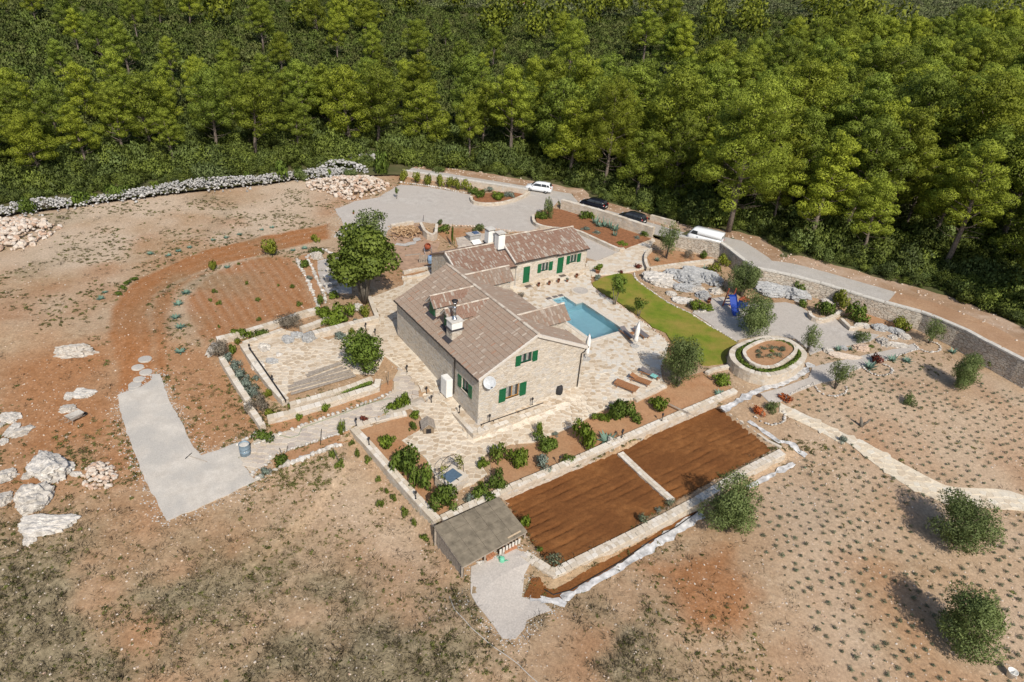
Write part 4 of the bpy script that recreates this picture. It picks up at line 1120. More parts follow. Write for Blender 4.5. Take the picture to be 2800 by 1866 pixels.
s = MB(); s.lathe([(.20, 1.62), (.26, 1.66), (.26, 1.74), (.08, 1.82), (.0, 1.83)], 14, Matrix.Translation((1.2, 5.95, 6.08))); s.build('cowl', M_iron, ch, True)

# annex: three blocks stepping up beside the terrace
annex = empty('stone_annex', HL(16.3, 18.9, 0), YAW)
tag(annex, 'low stone annex with stepped tiled roofs, two white chimneys and green doors', 'annex')
A0 = Vector((16.3, 18.9, 0))
def al_(u, v, z): return Vector((u, v, z)) - A0
blocks = [(9.3, 16.2, 2.75, 4.25), (16.2, 21.9, 3.12, 4.82), (21.9, 26.5, 3.0, 4.45)]
VF, VR, VB = 18.65, 22.1, 25.55
holesB = [(17.45 - 16.2, 18.35 - 16.2, .22, 2.22), (19.88 - 16.2, 20.9 - 16.2, 1.2, 2.22)]
holesC = [(22.2 - 21.9, 23.1 - 21.9, .45, 2.45), (24.0 - 21.9, 25.0 - 21.9, 1.46, 2.45)]
for (u0, u1, e, r), hs in zip(blocks, ([], holesB, holesC)):
    m_ = MB(); t_ = (r - e) / (VR - VF)
    zt = e + .25 * t_ - .13
    panel(m_, al_(u0, 18.9, 0), U, -V_, u1 - u0, -.4, lambda x: zt, hs)
    panel(m_, al_(u0, 25.3, 0), U, V_, u1 - u0, -.4, lambda x: zt)
    zg = lambda x: (e - .13 + (x + .25) * t_) if x + 18.9 < VR else (e - .13 + (VB - 18.9 - x) * t_)
    for uu, nn in ((u0, -U), (u1, U)): panel(m_, al_(uu, 18.9, 0), V_, nn, 6.4, -.4, zg, breaks=(VR - 18.9,))
    m_.build('wall', M_housewall, annex)
    sl_ = math.hypot(VR - VF, r - e); ov = .12
    slope(annex, al_(u0 - ov, VF, e - .05), U, Vector((0, VR - VF, r - e)), u1 - u0 + 2 * ov, sl_, M_tile2, dist_red, gh, 'roof', .12)
    slope(annex, al_(u0 - ov, VB, e - .05), U, Vector((0, VR - VB, r - e)), u1 - u0 + 2 * ov, sl_, M_tile2, dist_red, gh, 'roof', .12)
    ridge(annex, al_(u0 - ov, VR, r), al_(u1 + ov, VR, r), gh, .12)
    MB().tube([al_(u0 - ov, VF - .05, e - .1), al_(u1 + ov, VF - .05, e - .1)], .06, 8).build('gutter', M_gut, annex)
    vg = MB()
    q = [al_(u0 - ov - .04, VF, e + .03), al_(u0 - ov - .04, VR, r + .03), al_(u0 - ov + .10, VR, r + .06), al_(u0 - ov + .10, VF, e + .06)]
    vg.add(q + [p_ - Vector((0, 0, .18)) for p_ in q], [(3, 2, 1, 0)[::-1], (0, 1, 5, 4)[::-1], (2, 3, 7, 6)[::-1], (3, 0, 4, 7)[::-1]]); vg.build('verge', M_verge_w, annex)
for (u0, u1, z0, z1) in ((17.45, 18.35, .22, 2.22), (22.2, 23.1, .45, 2.45)):
    s = MB(); n = 5
    for i in range(n): wbox(s, al_(0, 18.9, 0), U, -V_, u0 + (u1 - u0) * i / n + .005, u0 + (u1 - u0) * (i + 1) / n - .005, z0, z1, -.09, -.03)
    dr = s.build('door', M_green, annex)
    s = MB(); wbox(s, al_(0, 18.9, 0), U, -V_, u1 - .16, u1 - .10, z0 + .95, z0 + 1.08, -.03, .03); s.build('handle', M_iron, dr)
    # arched stone lintel
    s = MB(); c_ = (u0 + u1) / 2
    for k in range(7):
        t0, t1 = math.pi * (.2 + .6 * k / 7), math.pi * (.2 + .6 * (k + 1) / 7); R0 = (u1 - u0) * .62
        for_ = []
        for (tt, rr) in ((t0, R0), (t1, R0), (t1, R0 + .2), (t0, R0 + .2)):
            for_.append((c_ - math.cos(tt) * rr, z1 - R0 * .58 + math.sin(tt) * rr))
        vs = [al_(x, 18.9 - .03, z) for x, z in for_] + [al_(x, 18.9 + .02, z) for x, z in for_]
        s.add(vs, [(0, 1, 2, 3), (3, 2, 1, 0), (0, 4, 5, 1), (2, 6, 7, 3)], .6 + .3 * gh.random())
    s.build('arch_stones', M_coping, annex)
for (u0, u1, z0, z1) in ((19.88, 20.9, 1.2, 2.22), (24.0, 25.0, 1.46, 2.45)):
    P0 = al_(0, 18.9, 0)
    window(annex, P0, U, -V_, (u0, u1, z0, z1), M_frame_g)
    shutter(annex, P0, U, -V_, u0 - .5, u0 - .02, z0 - .08, z1, M_green); shutter(annex, P0, U, -V_, u1 + .05, u1 + .6, z0 - .08, z1, M_green)
for (u0, v0, zb_, zt_) in ((14.75, 22.25, 3.6, 5.62), (15.25, 20.95, 3.3, 5.55)):
    s = MB(); s.box(al_(u0, v0, zb_), al_(u0 + .85, v0 + .8, zt_)); ch = s.build('chimney', M_white, annex)
    for du in (.02, .73):
        for dv in (.02, .68): MB().box(al_(u0 + du, v0 + dv, zt_), al_(u0 + du + .1, v0 + dv + .1, zt_ + .16)).build('cap_post', M_gut, ch)
    s = MB(); s.box(al_(u0 - .08, v0 - .08, zt_ + .16), al_(u0 + .93, v0 + .88, zt_ + .24)); s.build('cap_slab', M_conc_w, ch)
    s = MB(); s.box(al_(u0 - .06, v0 - .06, zb_), al_(u0 + .91, v0 + .86, zb_ + .62)); s.build('flashing', M_lead, ch)
MB().tube([al_(16.35, 18.8, 3.0), al_(16.35, 18.8, .2)], .04, 8).build('downpipe', M_conc, annex)
# raised strip in front of the annex
stp = MB(); P = lambda u, v, z: Vector((u, v, z))
o_ = empty('tmp', (0, 0, 0)); bpy.data.objects.remove(o_)
q = [HL(15.6, 17.9), HL(25.6, 17.9), HL(26.9, 18.9), HL(15.6, 18.9)]
ap = tag(sheet('annex_step', xy(q), .22, M_mortar, .7, 0, skirt=.3), kind='structure')
pave(ap, voronoi_slabs(xy(q), .45, 17), M_flag, 'flagstone', .235, 60, .025, .03)
# platform round the front corner of the house
PLT = xy([HL(-.7, 2.3), HL(-.7, -.8), HL(7.3, -.8), HL(7.3, .3), HL(.4, .3), HL(.4, 2.3)])
plat = tag(sheet('house_platform', PLT, 0, M_wall, .8, 0, zf=lambda X, Y: np.full(np.shape(X), -.5), skirt=.8), kind='structure')
pave(plat, voronoi_slabs(PLT, .42, 21, (HOUSEP,)), M_flag, 'flagstone', .02, 60, .025, .03, zf=lambda x, y: -.5)
wall('platform_wall', xy([HL(-.72, 2.3), HL(-.72, -.82), HL(7.35, -.82)]), .3, lambda x, y: -1.35, lambda x, y: -.42, M_wall, 'low stone wall face round the front corner of the large house', coping=M_coping, cop_len=.4, cop_th=.05)
rail = empty('pipe_rail', HL(.3, -.15, -.42), YAW); tag(rail, 'dark pipe rail along the foot of the house front wall', 'rail')
MB().tube([(0, -.1, .1), (6.2, -.1, .1)], .04, 8).build('pipe', M_iron, rail)
for x in (.05, 1.2, 3.6, 6.1): MB().tube([(x, -.1, -.12), (x, -.1, .1)], .03, 6).build('post', M_iron, rail)

# ------------------------------------------------------------------ plants
def to_px(p):
    d = Vector(p) - Vector((0, 0, CAM_H)); f = d.dot(fw)
    return 1400 + FPX * d.dot(rt) / f, 933 - FPX * d.dot(up) / f

def trunk_mesh(name, pts, rad, branches, mat, n=7):
    m = MB(); m.tube(pts, rad, n)
    for b_, r_ in branches: m.tube(b_, r_, 5)
    return m.mesh(name, mat, True)

def pine_variant(seed, h, R, base, n, size, lean=.6, bare=True, nl=26):
    """trunk with limbs; the crown is a dome of separate needle masses, layered towards the foot"""
    g = random.Random(seed); puffs = []; br = []
    top = Vector((g.uniform(-lean, lean), g.uniform(-lean, lean), h))
    ax = lambda f: Vector((top.x * f + .25 * math.sin(f * 5 + seed), top.y * f + .25 * math.cos(f * 4 + seed), h * f))
    a = g.uniform(0, 6.28)
    for i in range(nl):
        q = (i + .5) / nl; f = base + (1 - base) * q ** .9; a += 2.4 + g.uniform(-.35, .35)
        rm = R * (max(.0, 1 - ((q - .18) / .86) ** 2)) ** .5 if q > .18 else R * (.8 + q)
        rr = rm * g.uniform(.45, 1.0); s = R * g.uniform(.2, .36) * (1.1 - .35 * q)
        c = ax(f) + Vector((math.cos(a) * rr, math.sin(a) * rr, g.uniform(-.3, .3)))
        puffs.append((tuple(c), (s * 1.12, s * 1.12, s * g.uniform(.55, .85))))
        for _ in range(2):
            o = Vector((g.gauss(0, 1), g.gauss(0, 1), g.gauss(0, .45))) * s * .75
            t = s * g.uniform(.4, .6); puffs.append((tuple(c + o), (t, t, t * .7)))
        st = ax(max(.15, f - .1)); br.append(([st, st.lerp(c, .6) + Vector((0, 0, -.15)), c], [.09 * (1.3 - q), .05, .02]))
    puffs.append((tuple(ax(1.0) - Vector((0, 0, .6))), (R * .3, R * .3, R * .34)))
    for f in (.45, .58, .7, .82): puffs.append((tuple(ax(base + (1 - base) * f) + Vector((g.uniform(-.4, .4), g.uniform(-.4, .4), 0))), (R * .42 * (1.25 - f * .6), R * .42 * (1.25 - f * .6), R * .3)))
    if bare:
        for j in range(6):
            a = g.uniform(0, 6.28); f = base * g.uniform(.45, .98); st = ax(f); l = R * g.uniform(.4, .85)
            br.append(([st, st + Vector((math.cos(a) * l * .5, math.sin(a) * l * .5, .2)), st + Vector((math.cos(a) * l, math.sin(a) * l, g.uniform(.2, 1.2)))], [.05, .035, .012]))
    r0 = .15 + h * .010
    tr = trunk_mesh('trunk', [ax(0) + Vector((0, 0, -.4)), ax(.2), ax(.45), ax(.7), ax(.95)], [r0 * 1.25, r0, r0 * .75, r0 * .5, r0 * .2], br, M_bark)
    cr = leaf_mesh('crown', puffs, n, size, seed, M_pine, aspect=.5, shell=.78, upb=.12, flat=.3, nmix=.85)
    return tr, cr, h

PINES = [pine_variant(100 + i, *a) for i, a in enumerate([(15, 4.0, .36, 24000, .125), (16.5, 4.4, .40, 26000, .125), (13.5, 4.3, .3, 24000, .125), (17.5, 3.9, .42, 24000, .125), (14.5, 4.8, .37, 26000, .125), (12, 3.6, .26, 20000, .12)])]
BIGPINE = [pine_variant(140 + i, 20, 5.6, .34, 42000, .12, .9, True, 34) for i in range(2)]

def tree(name, p, variant, sc, rz, label, cat='tree', group=None):
    t = empty(name, p, rz); t.scale = (sc[0], sc[0], sc[1])
    link('trunk', variant[0], t); link('crown', variant[1], t)
    return tag(t, label, cat, group)

placed = []
def pine_at(p, var, hgt, label=None, wid=1.0):
    sc = hgt / var[2]
    px_ = to_px(p)[0]; zone = 0 if px_ < 950 else 1 if px_ < 1650 else 2
    tree('pine_tree', p, var, (sc * wid, sc), rng.uniform(0, 6.28), label or ('green pine in the forest behind the rubble wall at the left', 'green pine in the forest behind the car park and the road', 'green pine on the wooded slope above the road at the right')[zone], 'pine tree', ('pines behind the rubble wall', 'pines behind the car park', 'pines above the road at the right')[zone])
    placed.append((p.x, p.y))
front = [(15, 580, 738, 11.5, 0), (15, 700, 705, 12.5, 2), (15, 1000, 722, 14, 1), (15, 1182, 722, 13.5, 4), (15, 1402, 645, 14, 3), (15, 1520, 642, 13, 0), (15, 1605, 680, 14, 5), (15, 1742, 680, 14.5, 4), (15, 1922, 590, 14.5, 3), (15, 2150, 662, 16, 1), (15, 2340, 755, 17, 3), (15, 1560, 200, 13, 2), (15, 1210, 240, 13, 0), (15, 880, 130, 12, 4), (15, 480, 300, 11, 2), (15, 330, 170, 11, 5), (16, 180, 700, 17, 0), (16, 300, 730, 18, 1), (16, 690, 850, 19, 4), (16, 1390, 1030, 8, 5), (16, 1230, 800, 19, 2), (16, 1760, 960, 20, 1), (16, 2000, 1000, 20, 4), (16, 2230, 1150, 17, 2), (16, 860, 760, 18, 0), (16, 1500, 900, 19, 3), (16, 2340, 1260, 13, 5)]
pine_at(GF(16, 985, 1068), BIGPINE[0], 19, 'largest pine, its bare lower trunk leaning at the roadside beyond the white van', .95)
pine_at(GF(16, 418, 882), BIGPINE[1], 16.5, 'pine with a tall pale bare trunk at the roadside behind the dark cars', .85)
for n, x, y, hg, vi in front: pine_at(GF(n, x, y), PINES[vi], hg * .9)
g = np.random.default_rng(21)
cx = g.uniform(-230, 300, 60000); cy = g.uniform(60, 420, 60000)
dd = bnd_query(cx, cy)[0]; hh = h_far(cx, cy)
cands = []
for x, y, d_, z in zip(cx, cy, dd, hh):
    if d_ < 10: continue
    px, py = to_px((x, y, z + 8))
    if not (-150 < px < 2950 and -130 < py < 1500): continue
    dist = math.hypot(x, y)
    if px > 1150: dens = 1.0 if dist < 142 + 85 * min(1, max(0, (px - 1850) / 500)) - 14 * min(1, max(0, (1500 - px) / 350)) else .006 if dist < 320 else 0
    elif px > 250: dens = .8 if d_ < 40 else .012 if dist < 240 else .002
    else: dens = .5 if d_ < 34 else .009 if dist < 240 else .002
    if px > 1900 and d_ < 16: dens *= .35
    if g.random() < dens: cands.append((dist, x, y, z))
grid = {}
def near_ok(x, y, r):
    i, j = int(x // 8), int(y // 8)
    for a in range(i - 1, i + 2):
        for b_ in range(j - 1, j + 2):
            for (qx, qy) in grid.get((a, b_), ()):
                if (qx - x) ** 2 + (qy - y) ** 2 < r * r: return False
    return True
for x, y in placed: grid.setdefault((int(x // 8), int(y // 8)), []).append((x, y))
fill = []
for c in cands:
    if near_ok(c[1], c[2], 5.0 if c[1] > -5 else 5.4):
        grid.setdefault((int(c[1] // 8), int(c[2] // 8)), []).append((c[1], c[2])); fill.append(c)
fill.sort()
NIND = 270
for dist, x, y, z in fill[:NIND]:
    pine_at(Vector((x, y, z)), PINES[g.integers(0, 6)], g.uniform(9.5, 15.5) * (1.05 if x > 25 else .92 if x > 0 else .76), None, g.uniform(.78, 1.12))

def scatter(name, temps, items, mat, tint=.3, seed=1):
    """many small plants nobody could count, as one mesh; temps = leaf clouds, items = (k, x, y, z, sxy, sz, rot, tint)"""
    VV, AA, NN = [], [], []
    for k, x, y, z, s, sz, r, t in items:
        V, F, A, N_ = temps[k]
        c, s_ = math.cos(r), math.sin(r); Rm = np.array([[c, -s_, 0], [s_, c, 0], [0, 0, 1]])
        VV.append((V * np.array([s, s, sz])) @ Rm.T + np.array([x, y, z])); AA.append(np.clip(A * .75 + t, 0, 1)); NN.append(N_ @ Rm.T)
    V = np.concatenate(VV); me = mesh_np(name, V, np.arange(len(V)).reshape(-1, 4), mat, np.concatenate(AA), np.concatenate(NN))
    return tag(link(name, me), kind='stuff')

def shrub_puffs(seed, n=6, zc=.5):
    g = random.Random(seed); p = []
    for _ in range(n):
        a, r = g.uniform(0, 6.28), g.uniform(.15, .78); s = g.uniform(.2, .48)
        z = g.uniform(.25, .75) * (1 - .4 * r) + .02
        p.append(((math.cos(a) * r, math.sin(a) * r, z), (s, s, s * .72)))
    p.append(((0, 0, .42), (.42, .42, .38)))
    return p
pine_far = [leaf_cloud([((0, 0, .75), (.33, .33, .3)), ((.2, .1, .55), (.3, .3, .2)), ((-.2, -.1, .5), (.34, .34, .2)), ((0, .2, .4), (.3, .3, .2))], 420, .05, 60 + i, aspect=.5, shell=.5, upb=.3) for i in range(3)]
rest = fill[NIND:NIND + 620]
if rest: scatter('far_pine_wood', pine_far, [(int(g.integers(0, 3)), x, y, z, g.uniform(9, 12), g.uniform(11, 15), g.uniform(0, 6.28), g.uniform(-.05, .3)) for d_, x, y, z in rest], M_pine)
def gn_scatter(name, meshes, items):
    """a mass of plants nobody could count: one object whose points carry the plants"""
    me = bpy.data.meshes.new(name); V = np.array([i[1:4] for i in items], np.float32)
    me.vertices.add(len(V)); me.vertices.foreach_set('co', V.ravel())
    at_ = me.attributes.new('sc', 'FLOAT_VECTOR', 'POINT'); at_.data.foreach_set('vector', np.array([(i[4], i[4], i[5]) for i in items], np.float32).ravel())
    at_ = me.attributes.new('rt', 'FLOAT_VECTOR', 'POINT'); at_.data.foreach_set('vector', np.array([(0, 0, i[6]) for i in items], np.float32).ravel())
    at_ = me.attributes.new('ix', 'INT', 'POINT'); at_.data.foreach_set('value', np.array([i[0] for i in items], np.int32))
    o = link(name, me); ng = bpy.data.node_groups.new(name, 'GeometryNodeTree')
    ng.interface.new_socket('Geometry', in_out='INPUT', socket_type='NodeSocketGeometry'); ng.interface.new_socket('Geometry', in_out='OUTPUT', socket_type='NodeSocketGeometry')
    N, L = ng.nodes, ng.links; gi = N.new('NodeGroupInput'); go = N.new('NodeGroupOutput'); ip = N.new('GeometryNodeInstanceOnPoints'); jn = N.new('GeometryNodeGeometryToInstance')
    for m_ in reversed(meshes):
        src = bpy.data.objects.new('plant', m_); oi = N.new('GeometryNodeObjectInfo'); oi.inputs['Object'].default_value = src; L.new(oi.outputs['Geometry'], jn.inputs[0])
    def na(nm, ty):
        n_ = N.new('GeometryNodeInputNamedAttribute'); n_.data_type = ty; n_.inputs['Name'].default_value = nm; return n_.outputs['Attribute']
    er = N.new('FunctionNodeEulerToRotation'); L.new(na('rt', 'FLOAT_VECTOR'), er.inputs[0])
    ip.inputs['Pick Instance'].default_value = True
    L.new(gi.outputs[0], ip.inputs['Points']); L.new(jn.outputs[0], ip.inputs['Instance']); L.new(na('ix', 'INT'), ip.inputs['Instance Index']); L.new(er.outputs[0], ip.inputs['Rotation']); L.new(na('sc', 'FLOAT_VECTOR'), ip.inputs['Scale']); L.new(ip.outputs[0], go.inputs[0])
    md = o.modifiers.new('plants', 'NODES'); md.node_group = ng
    return tag(o, kind='stuff')
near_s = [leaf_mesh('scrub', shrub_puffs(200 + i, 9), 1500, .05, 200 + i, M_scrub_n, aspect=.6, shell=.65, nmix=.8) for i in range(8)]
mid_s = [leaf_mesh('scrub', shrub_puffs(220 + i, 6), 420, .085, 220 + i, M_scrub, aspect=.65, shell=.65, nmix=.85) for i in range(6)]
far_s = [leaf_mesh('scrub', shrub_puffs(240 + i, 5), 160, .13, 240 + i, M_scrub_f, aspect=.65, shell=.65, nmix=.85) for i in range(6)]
items_n, items_m, items_f = [], [], []
N0 = 150000
ang = g.uniform(R_(-46), R_(46), N0); rad = np.exp(g.uniform(math.log(62), math.log(1250), N0))
sx, sy = rad * np.sin(ang), rad * np.cos(ang); sd = bnd_query(sx, sy)[0]; sz_ = h_far(sx, sy)
patch = fbm(sx, sy, .05, 77)
for x, y, d_, z, r_, pt in zip(sx, sy, sd, sz_, rad, patch):
    lim = 3.9 if x < -12 else 7.4
    if d_ < lim: continue
    px, py = to_px((x, y, z))
    if not (-200 < px < 3000 and -120 < py < 1500): continue
    if r_ < 130:
        if g.random() > .30: continue
        s = (g.uniform(.45, 1.5) if g.random() < .72 else g.uniform(1.6, 3.0)) * (.6 if d_ < lim + 1.5 else 1)
        items_n.append((int(g.integers(0, 6)), x, y, z - .1, s, s * g.uniform(.9, 1.7), g.uniform(0, 6.28), g.uniform(-.1, .35)))
    elif r_ < 300:
        if g.random() > .40: continue
        s = g.uniform(1.2, 2.7); items_m.append((int(g.integers(0, 6)), x, y, z - .2, s, s * g.uniform(.9, 1.5), g.uniform(0, 6.28), g.uniform(-.15, .35) + (pt - .5) * .3))
    else:
        if g.random() > .42: continue
        s = g.uniform(1.5, 3.2) * (1 + r_ / 1500); items_f.append((int(g.integers(0, 6)), x, y, z - .2, s, s * g.uniform(.6, 1.1), g.uniform(0, 6.28), g.uniform(-.15, .25) + (pt - .5) * .4))
print('scrub', len(items_n), len(items_m), len(items_f), 'pines', len(fill))
gn_scatter('roadside_scrub', near_s, items_n)
gn_scatter('forest_scrub', mid_s, items_m)
gn_scatter('far_scrub', far_s, items_f)

# ---- garden shrubs: unit meshes (radius 1, height 1) shared by copies
KIND = {}
def kind(name, mat, n, size, variants=3, aspect=.55, puffs=7, flower=None, shell=.5):
    KIND[name] = [leaf_mesh('foliage', shrub_puffs(300 + 17 * i + len(KIND) * 5, puffs), n, size, 300 + i, mat, aspect=aspect, shell=shell, upb=.25) for i in range(variants)]
kind('bright', M_bright, 900, .085); kind('citrus', M_citrus, 1300, .075); kind('yellow', M_yellowg, 700, .085); kind('dry', M_dry, 1300, .07, aspect=.2)
kind('silver', M_silver, 700, .09, aspect=.35); kind('lav', M_lav, 220, .16, 4, aspect=.25); kind('green', M_citrus, 700, .09); kind('olive', M_olive, 1500, .07, aspect=.35); kind('wine', M_wine, 500, .1)
kind('flame', M_red, 300, .12); kind('weed', M_weed, 160, .16, 4)
kind('vine', M_broad, 420, .10, 3, puffs=5, shell=.3)
def agave_mesh(seed, mat, n=16):
    g = random.Random(seed); m = MB()
    for i in range(n):
        a = i * 2.4 + g.uniform(-.2, .2); t = .25 + .6 * i / n; l = g.uniform(.8, 1.05); w = .13
        d = Vector((math.cos(a), math.sin(a), 0)); s = Vector((-math.sin(a), math.cos(a), 0)); pts = []
        for f in (0, .45, 1):
            c = d * l * f * math.cos(t * f * .8 + .15) + Vector((0, 0, l * (math.sin(t * 1.3) * f - .25 * f * f * (1 - t))))
            ww = w * (1 if f < .5 else .04) * (.7 if f == 0 else 1); pts += [c - s * ww, c + s * ww]
        m.add(pts, [(0, 1, 3, 2), (2, 3, 5, 4)], .3 + .6 * g.random())
    return m.mesh('rosette', mat)
KIND['agave'] = [agave_mesh(i, M_agave) for i in range(3)]
KIND['agave_y'] = [agave_mesh(i + 9, M_lav) for i in range(2)]
pc = [0]
def plant(name, n, x, y, w, h, kd, label, cat='shrub', group=None, far=False):
    p = GF(n, x, y) if far else G(n, x, y, .05)
    s = FPX / depth(p) * ZS[n][2]
    pc[0] += 1; me = KIND[kd][pc[0] % len(KIND[kd])]
    o = link(name, me, None, p - Vector((0, 0, .03)), (pc[0] * 2.39) % 6.28, (w / s / 1.62, w / s / 1.62, h / s / .74))
    return tag(o, label, cat, group)
P_ = plant
# left garden
P_('shrub', 3, 330, 1170, 210, 130, 'dry', 'dry grey-brown bush at the corner of the vineyard wall'); P_('shrub', 3, 900, 930, 240, 120, 'dry', 'dry grey bush behind the stone wall above the patio')
P_('shrub', 4, 615, 360, 190, 150, 'dry', 'dry grey bush at the lower end of the silver hedge'); P_('shrub', 3, 515, 1010, 140, 80, 'bright', 'bright green shrub by the patio corner, next to a white-flowered one')
P_('shrub', 3, 660, 1010, 120, 60, 'green', 'flat green shrub with white flowers above the patio edge'); P_('shrub', 3, 425, 1150, 70, 80, 'bright', 'small bright tuft growing in front of the dry corner bush')
P_('shrub', 3, 480, 1060, 60, 45, 'yellow', 'small yellow-green tuft left of the patio corner')
for i, (x, y, w, h) in enumerate([(400, 1215, 110, 80), (445, 1290, 120, 90), (500, 1370, 130, 95), (545, 1440, 130, 95), (590, 1520, 140, 90)]): P_('silver_shrub', 3, x, y, w, h, 'silver', 'silvery grey-green shrub in the row behind the pale left garden wall', 'shrub', 'silver shrubs in a row left of the patio')
P_('shrub', 3, 632, 1375, 70, 45, 'silver', 'small silver cushion beside the patio wall with the metal bar'); P_('shrub', 3, 740, 1520, 60, 70, 'yellow', 'yellow-green tuft at the foot of the patio wall')
P_('shrub', 3, 1215, 820, 160, 70, 'bright', 'low bright green shrub left of the reddish one under the big tree'); P_('shrub', 3, 1355, 850, 190, 120, 'bright', 'large bright green shrub below the big tree trunks')
P_('shrub', 3, 1290, 905, 180, 70, 'bright', 'low bright green ground cover along the upper patio wall'); P_('shrub', 3, 1565, 840, 100, 95, 'yellow', 'round yellow-green shrub at the upper right corner of the patio')
P_('shrub', 3, 1290, 670, 90, 45, 'bright', 'small green shrub at the lower edge of the picnic yard'); P_('shrub', 3, 1345, 1025, 170, 40, 'silver', 'flat grey-green creeping mat on the patio beside the wall')
P_('shrub', 3, 1455, 980, 60, 45, 'yellow', 'small yellow-green tuft right of the creeping mat on the patio'); P_('shrub', 3, 1480, 890, 90, 35, 'silver', 'pale grass tuft on the wall above the patio')
P_('shrub', 3, 1150, 290, 110, 45, 'green', 'green shrub on the rock edge at the top of the picnic yard'); P_('shrub', 3, 1030, 410, 90, 60, 'green', 'green cushion on the rock edge left of the picnic tables')
P_('shrub', 3, 1085, 520, 60, 40, 'silver', 'grey-green cushion on the rock edge by the picnic yard'); P_('shrub', 3, 1180, 740, 45, 90, 'green', 'narrow green plant at the foot of the picnic yard edge')
P_('young_tree', 3, 755, 305, 150, 125, 'yellow', 'round yellow-green young tree beside the dirt track', 'tree')
P_('shrub', 3, 275, 425, 80, 70, 'yellow', 'small yellow-green bush at the upper edge of the vineyard plot'); P_('shrub', 3, 1140, 190, 80, 50, 'yellow', 'small yellowing bush at the end of the dirt track by the picnic yard')
for n, x, y, w in ((3, 35, 630, 70), (3, 380, 412, 65), (3, 945, 268, 55), (3, 1045, 250, 70), (13, 1328, 1050, 80), (13, 1275, 1130, 85), (13, 1255, 1225, 80), (13, 1285, 1295, 90), (13, 1290, 1470, 90), (13, 1355, 725, 50), (13, 1275, 752, 55), (13, 1205, 782, 55), (13, 1073, 770, 60), (13, 1615, 655, 50), (13, 1522, 672, 45), (13, 1712, 632, 45), (13, 1945, 582, 45), (13, 1870, 598, 40), (13, 750, 1045, 50), (13, 722, 1090, 70)):
    P_('globe_artichoke', n, x, y, w, w * .3, 'agave', 'grey-green leafy rosette plant growing along the curved dirt track', 'plant', 'rosette plants along the dirt track')
for x, y in ((910, 985), (845, 1065), (960, 960), (880, 1020)): P_('shrub', 13, x, y, 55, 22, 'green', 'low dark green tuft on the outer edge of the dirt track bend', 'shrub', 'green tufts on the outer bend of the track')
for n, x, y, w, h in ((3, 550, 560, 45, 60), (3, 270, 630, 60, 60), (3, 310, 730, 70, 60), (3, 645, 700, 60, 60), (3, 940, 590, 60, 60), (3, 1000, 740, 80, 60), (3, 655, 865, 60, 50), (3, 310, 930, 40, 50), (3, 240, 700, 50, 40), (3, 820, 570, 40, 30), (3, 480, 390, 35, 40)):
    P_('vine_plant', n, x, y, w * .7, h * .6, 'vine', 'thin young vine growing in the red vineyard plot', 'vine', 'vines in the red plot')
# lower left path beds
P_('shrub', 4, 655, 600, 150, 80, 'green', 'white-flowered green shrub where the stone path meets the drive'); P_('shrub', 4, 775, 785, 120, 80, 'green', 'dark green shrub in the lower path bed behind two sticks'); P_('shrub', 4, 665, 880, 90, 70, 'silver', 'grey-green cushion in the small rock bed by the drive')
P_('shrub', 4, 1145, 360, 70, 70, 'bright', 'small bright shrub below the hedge planter'); P_('shrub', 4, 930, 430, 70, 45, 'bright', 'small green plant in the upper path bed'); P_('young_tree', 4, 1775, 350, 110, 150, 'bright', 'narrow leafy young tree beside the terrace lamps', 'tree')
P_('shrub', 4, 1680, 345, 90, 55, 'bright', 'low leafy branch beside the narrow young tree'); P_('shrub', 4, 1630, 405, 130, 50, 'green', 'spreading leafy shrub on the low edge above the kennel bed')
P_('shrub', 4, 1460, 455, 60, 60, 'wine', 'dark thin shrub at the path edge before the garden wall'); P_('vine_plant', 4, 1275, 560, 60, 150, 'vine', 'tall climbing vine on a stake at the end of the path bed', 'vine')
P_('shrub', 4, 700, 245, 60, 45, 'yellow', 'yellow-green tuft in the red strip beside the patio wall'); P_('shrub', 4, 700, 400, 100, 60, 'yellow', 'olive-brown low shrub at the end of the red strip')
for x, y, w, h in ((1260, 820, 80, 70), (1210, 740, 60, 80), (1405, 740, 40, 90), (1490, 780, 60, 60), (1575, 930, 45, 55), (1640, 1030, 40, 60), (1700, 1080, 55, 60), (1785, 1200, 70, 80), (1590, 1140, 60, 80), (1860, 1290, 40, 90), (1940, 1400, 70, 60), (1360, 640, 50, 50)):
    P_('vine_plant', 4, x, y, w, h, 'vine', 'young climbing plant tied along the outside of the long garden wall', 'vine', 'climbers along the garden wall')
# fruit garden left of the well and below the terrace
P_('citrus_tree', 4, 1635, 645, 130, 110, 'bright', 'round bright green fruit bush in the red bed left of the well', 'fruit tree'); P_('citrus_tree', 4, 1800, 870, 230, 230, 'citrus', 'large green fruit tree, upper of the two merged crowns left of the well', 'fruit tree')
P_('citrus_tree', 4, 1915, 990, 160, 200, 'citrus', 'large green fruit tree, lower of the two merged crowns left of the well', 'fruit tree'); P_('citrus_tree', 4, 2100, 1130, 210, 170, 'citrus', 'dark green fruit tree just below the stone well', 'fruit tree')
P_('shrub', 4, 2295, 1090, 90, 70, 'silver', 'grey-green round cushion between the well and the bed wall'); P_('shrub', 4, 1870, 410, 90, 50, 'bright', 'bright green leaves beside the kennel bed top')
P_('shrub', 4, 1850, 520, 60, 70, 'green', 'dark green sprig at the right edge of the kennel bed')
P_('citrus_tree', 5, 490, 650, 90, 80, 'bright', 'light green round bush at the terrace edge above the vines', 'shrub'); P_('fruit_vine', 5, 610, 600, 160, 150, 'vine', 'sprawling vine bush, largest between the well and the bed wall', 'vine'); P_('fruit_vine', 5, 770, 640, 140, 150, 'bright', 'light green bush right of the sprawling vine by the terrace', 'shrub')
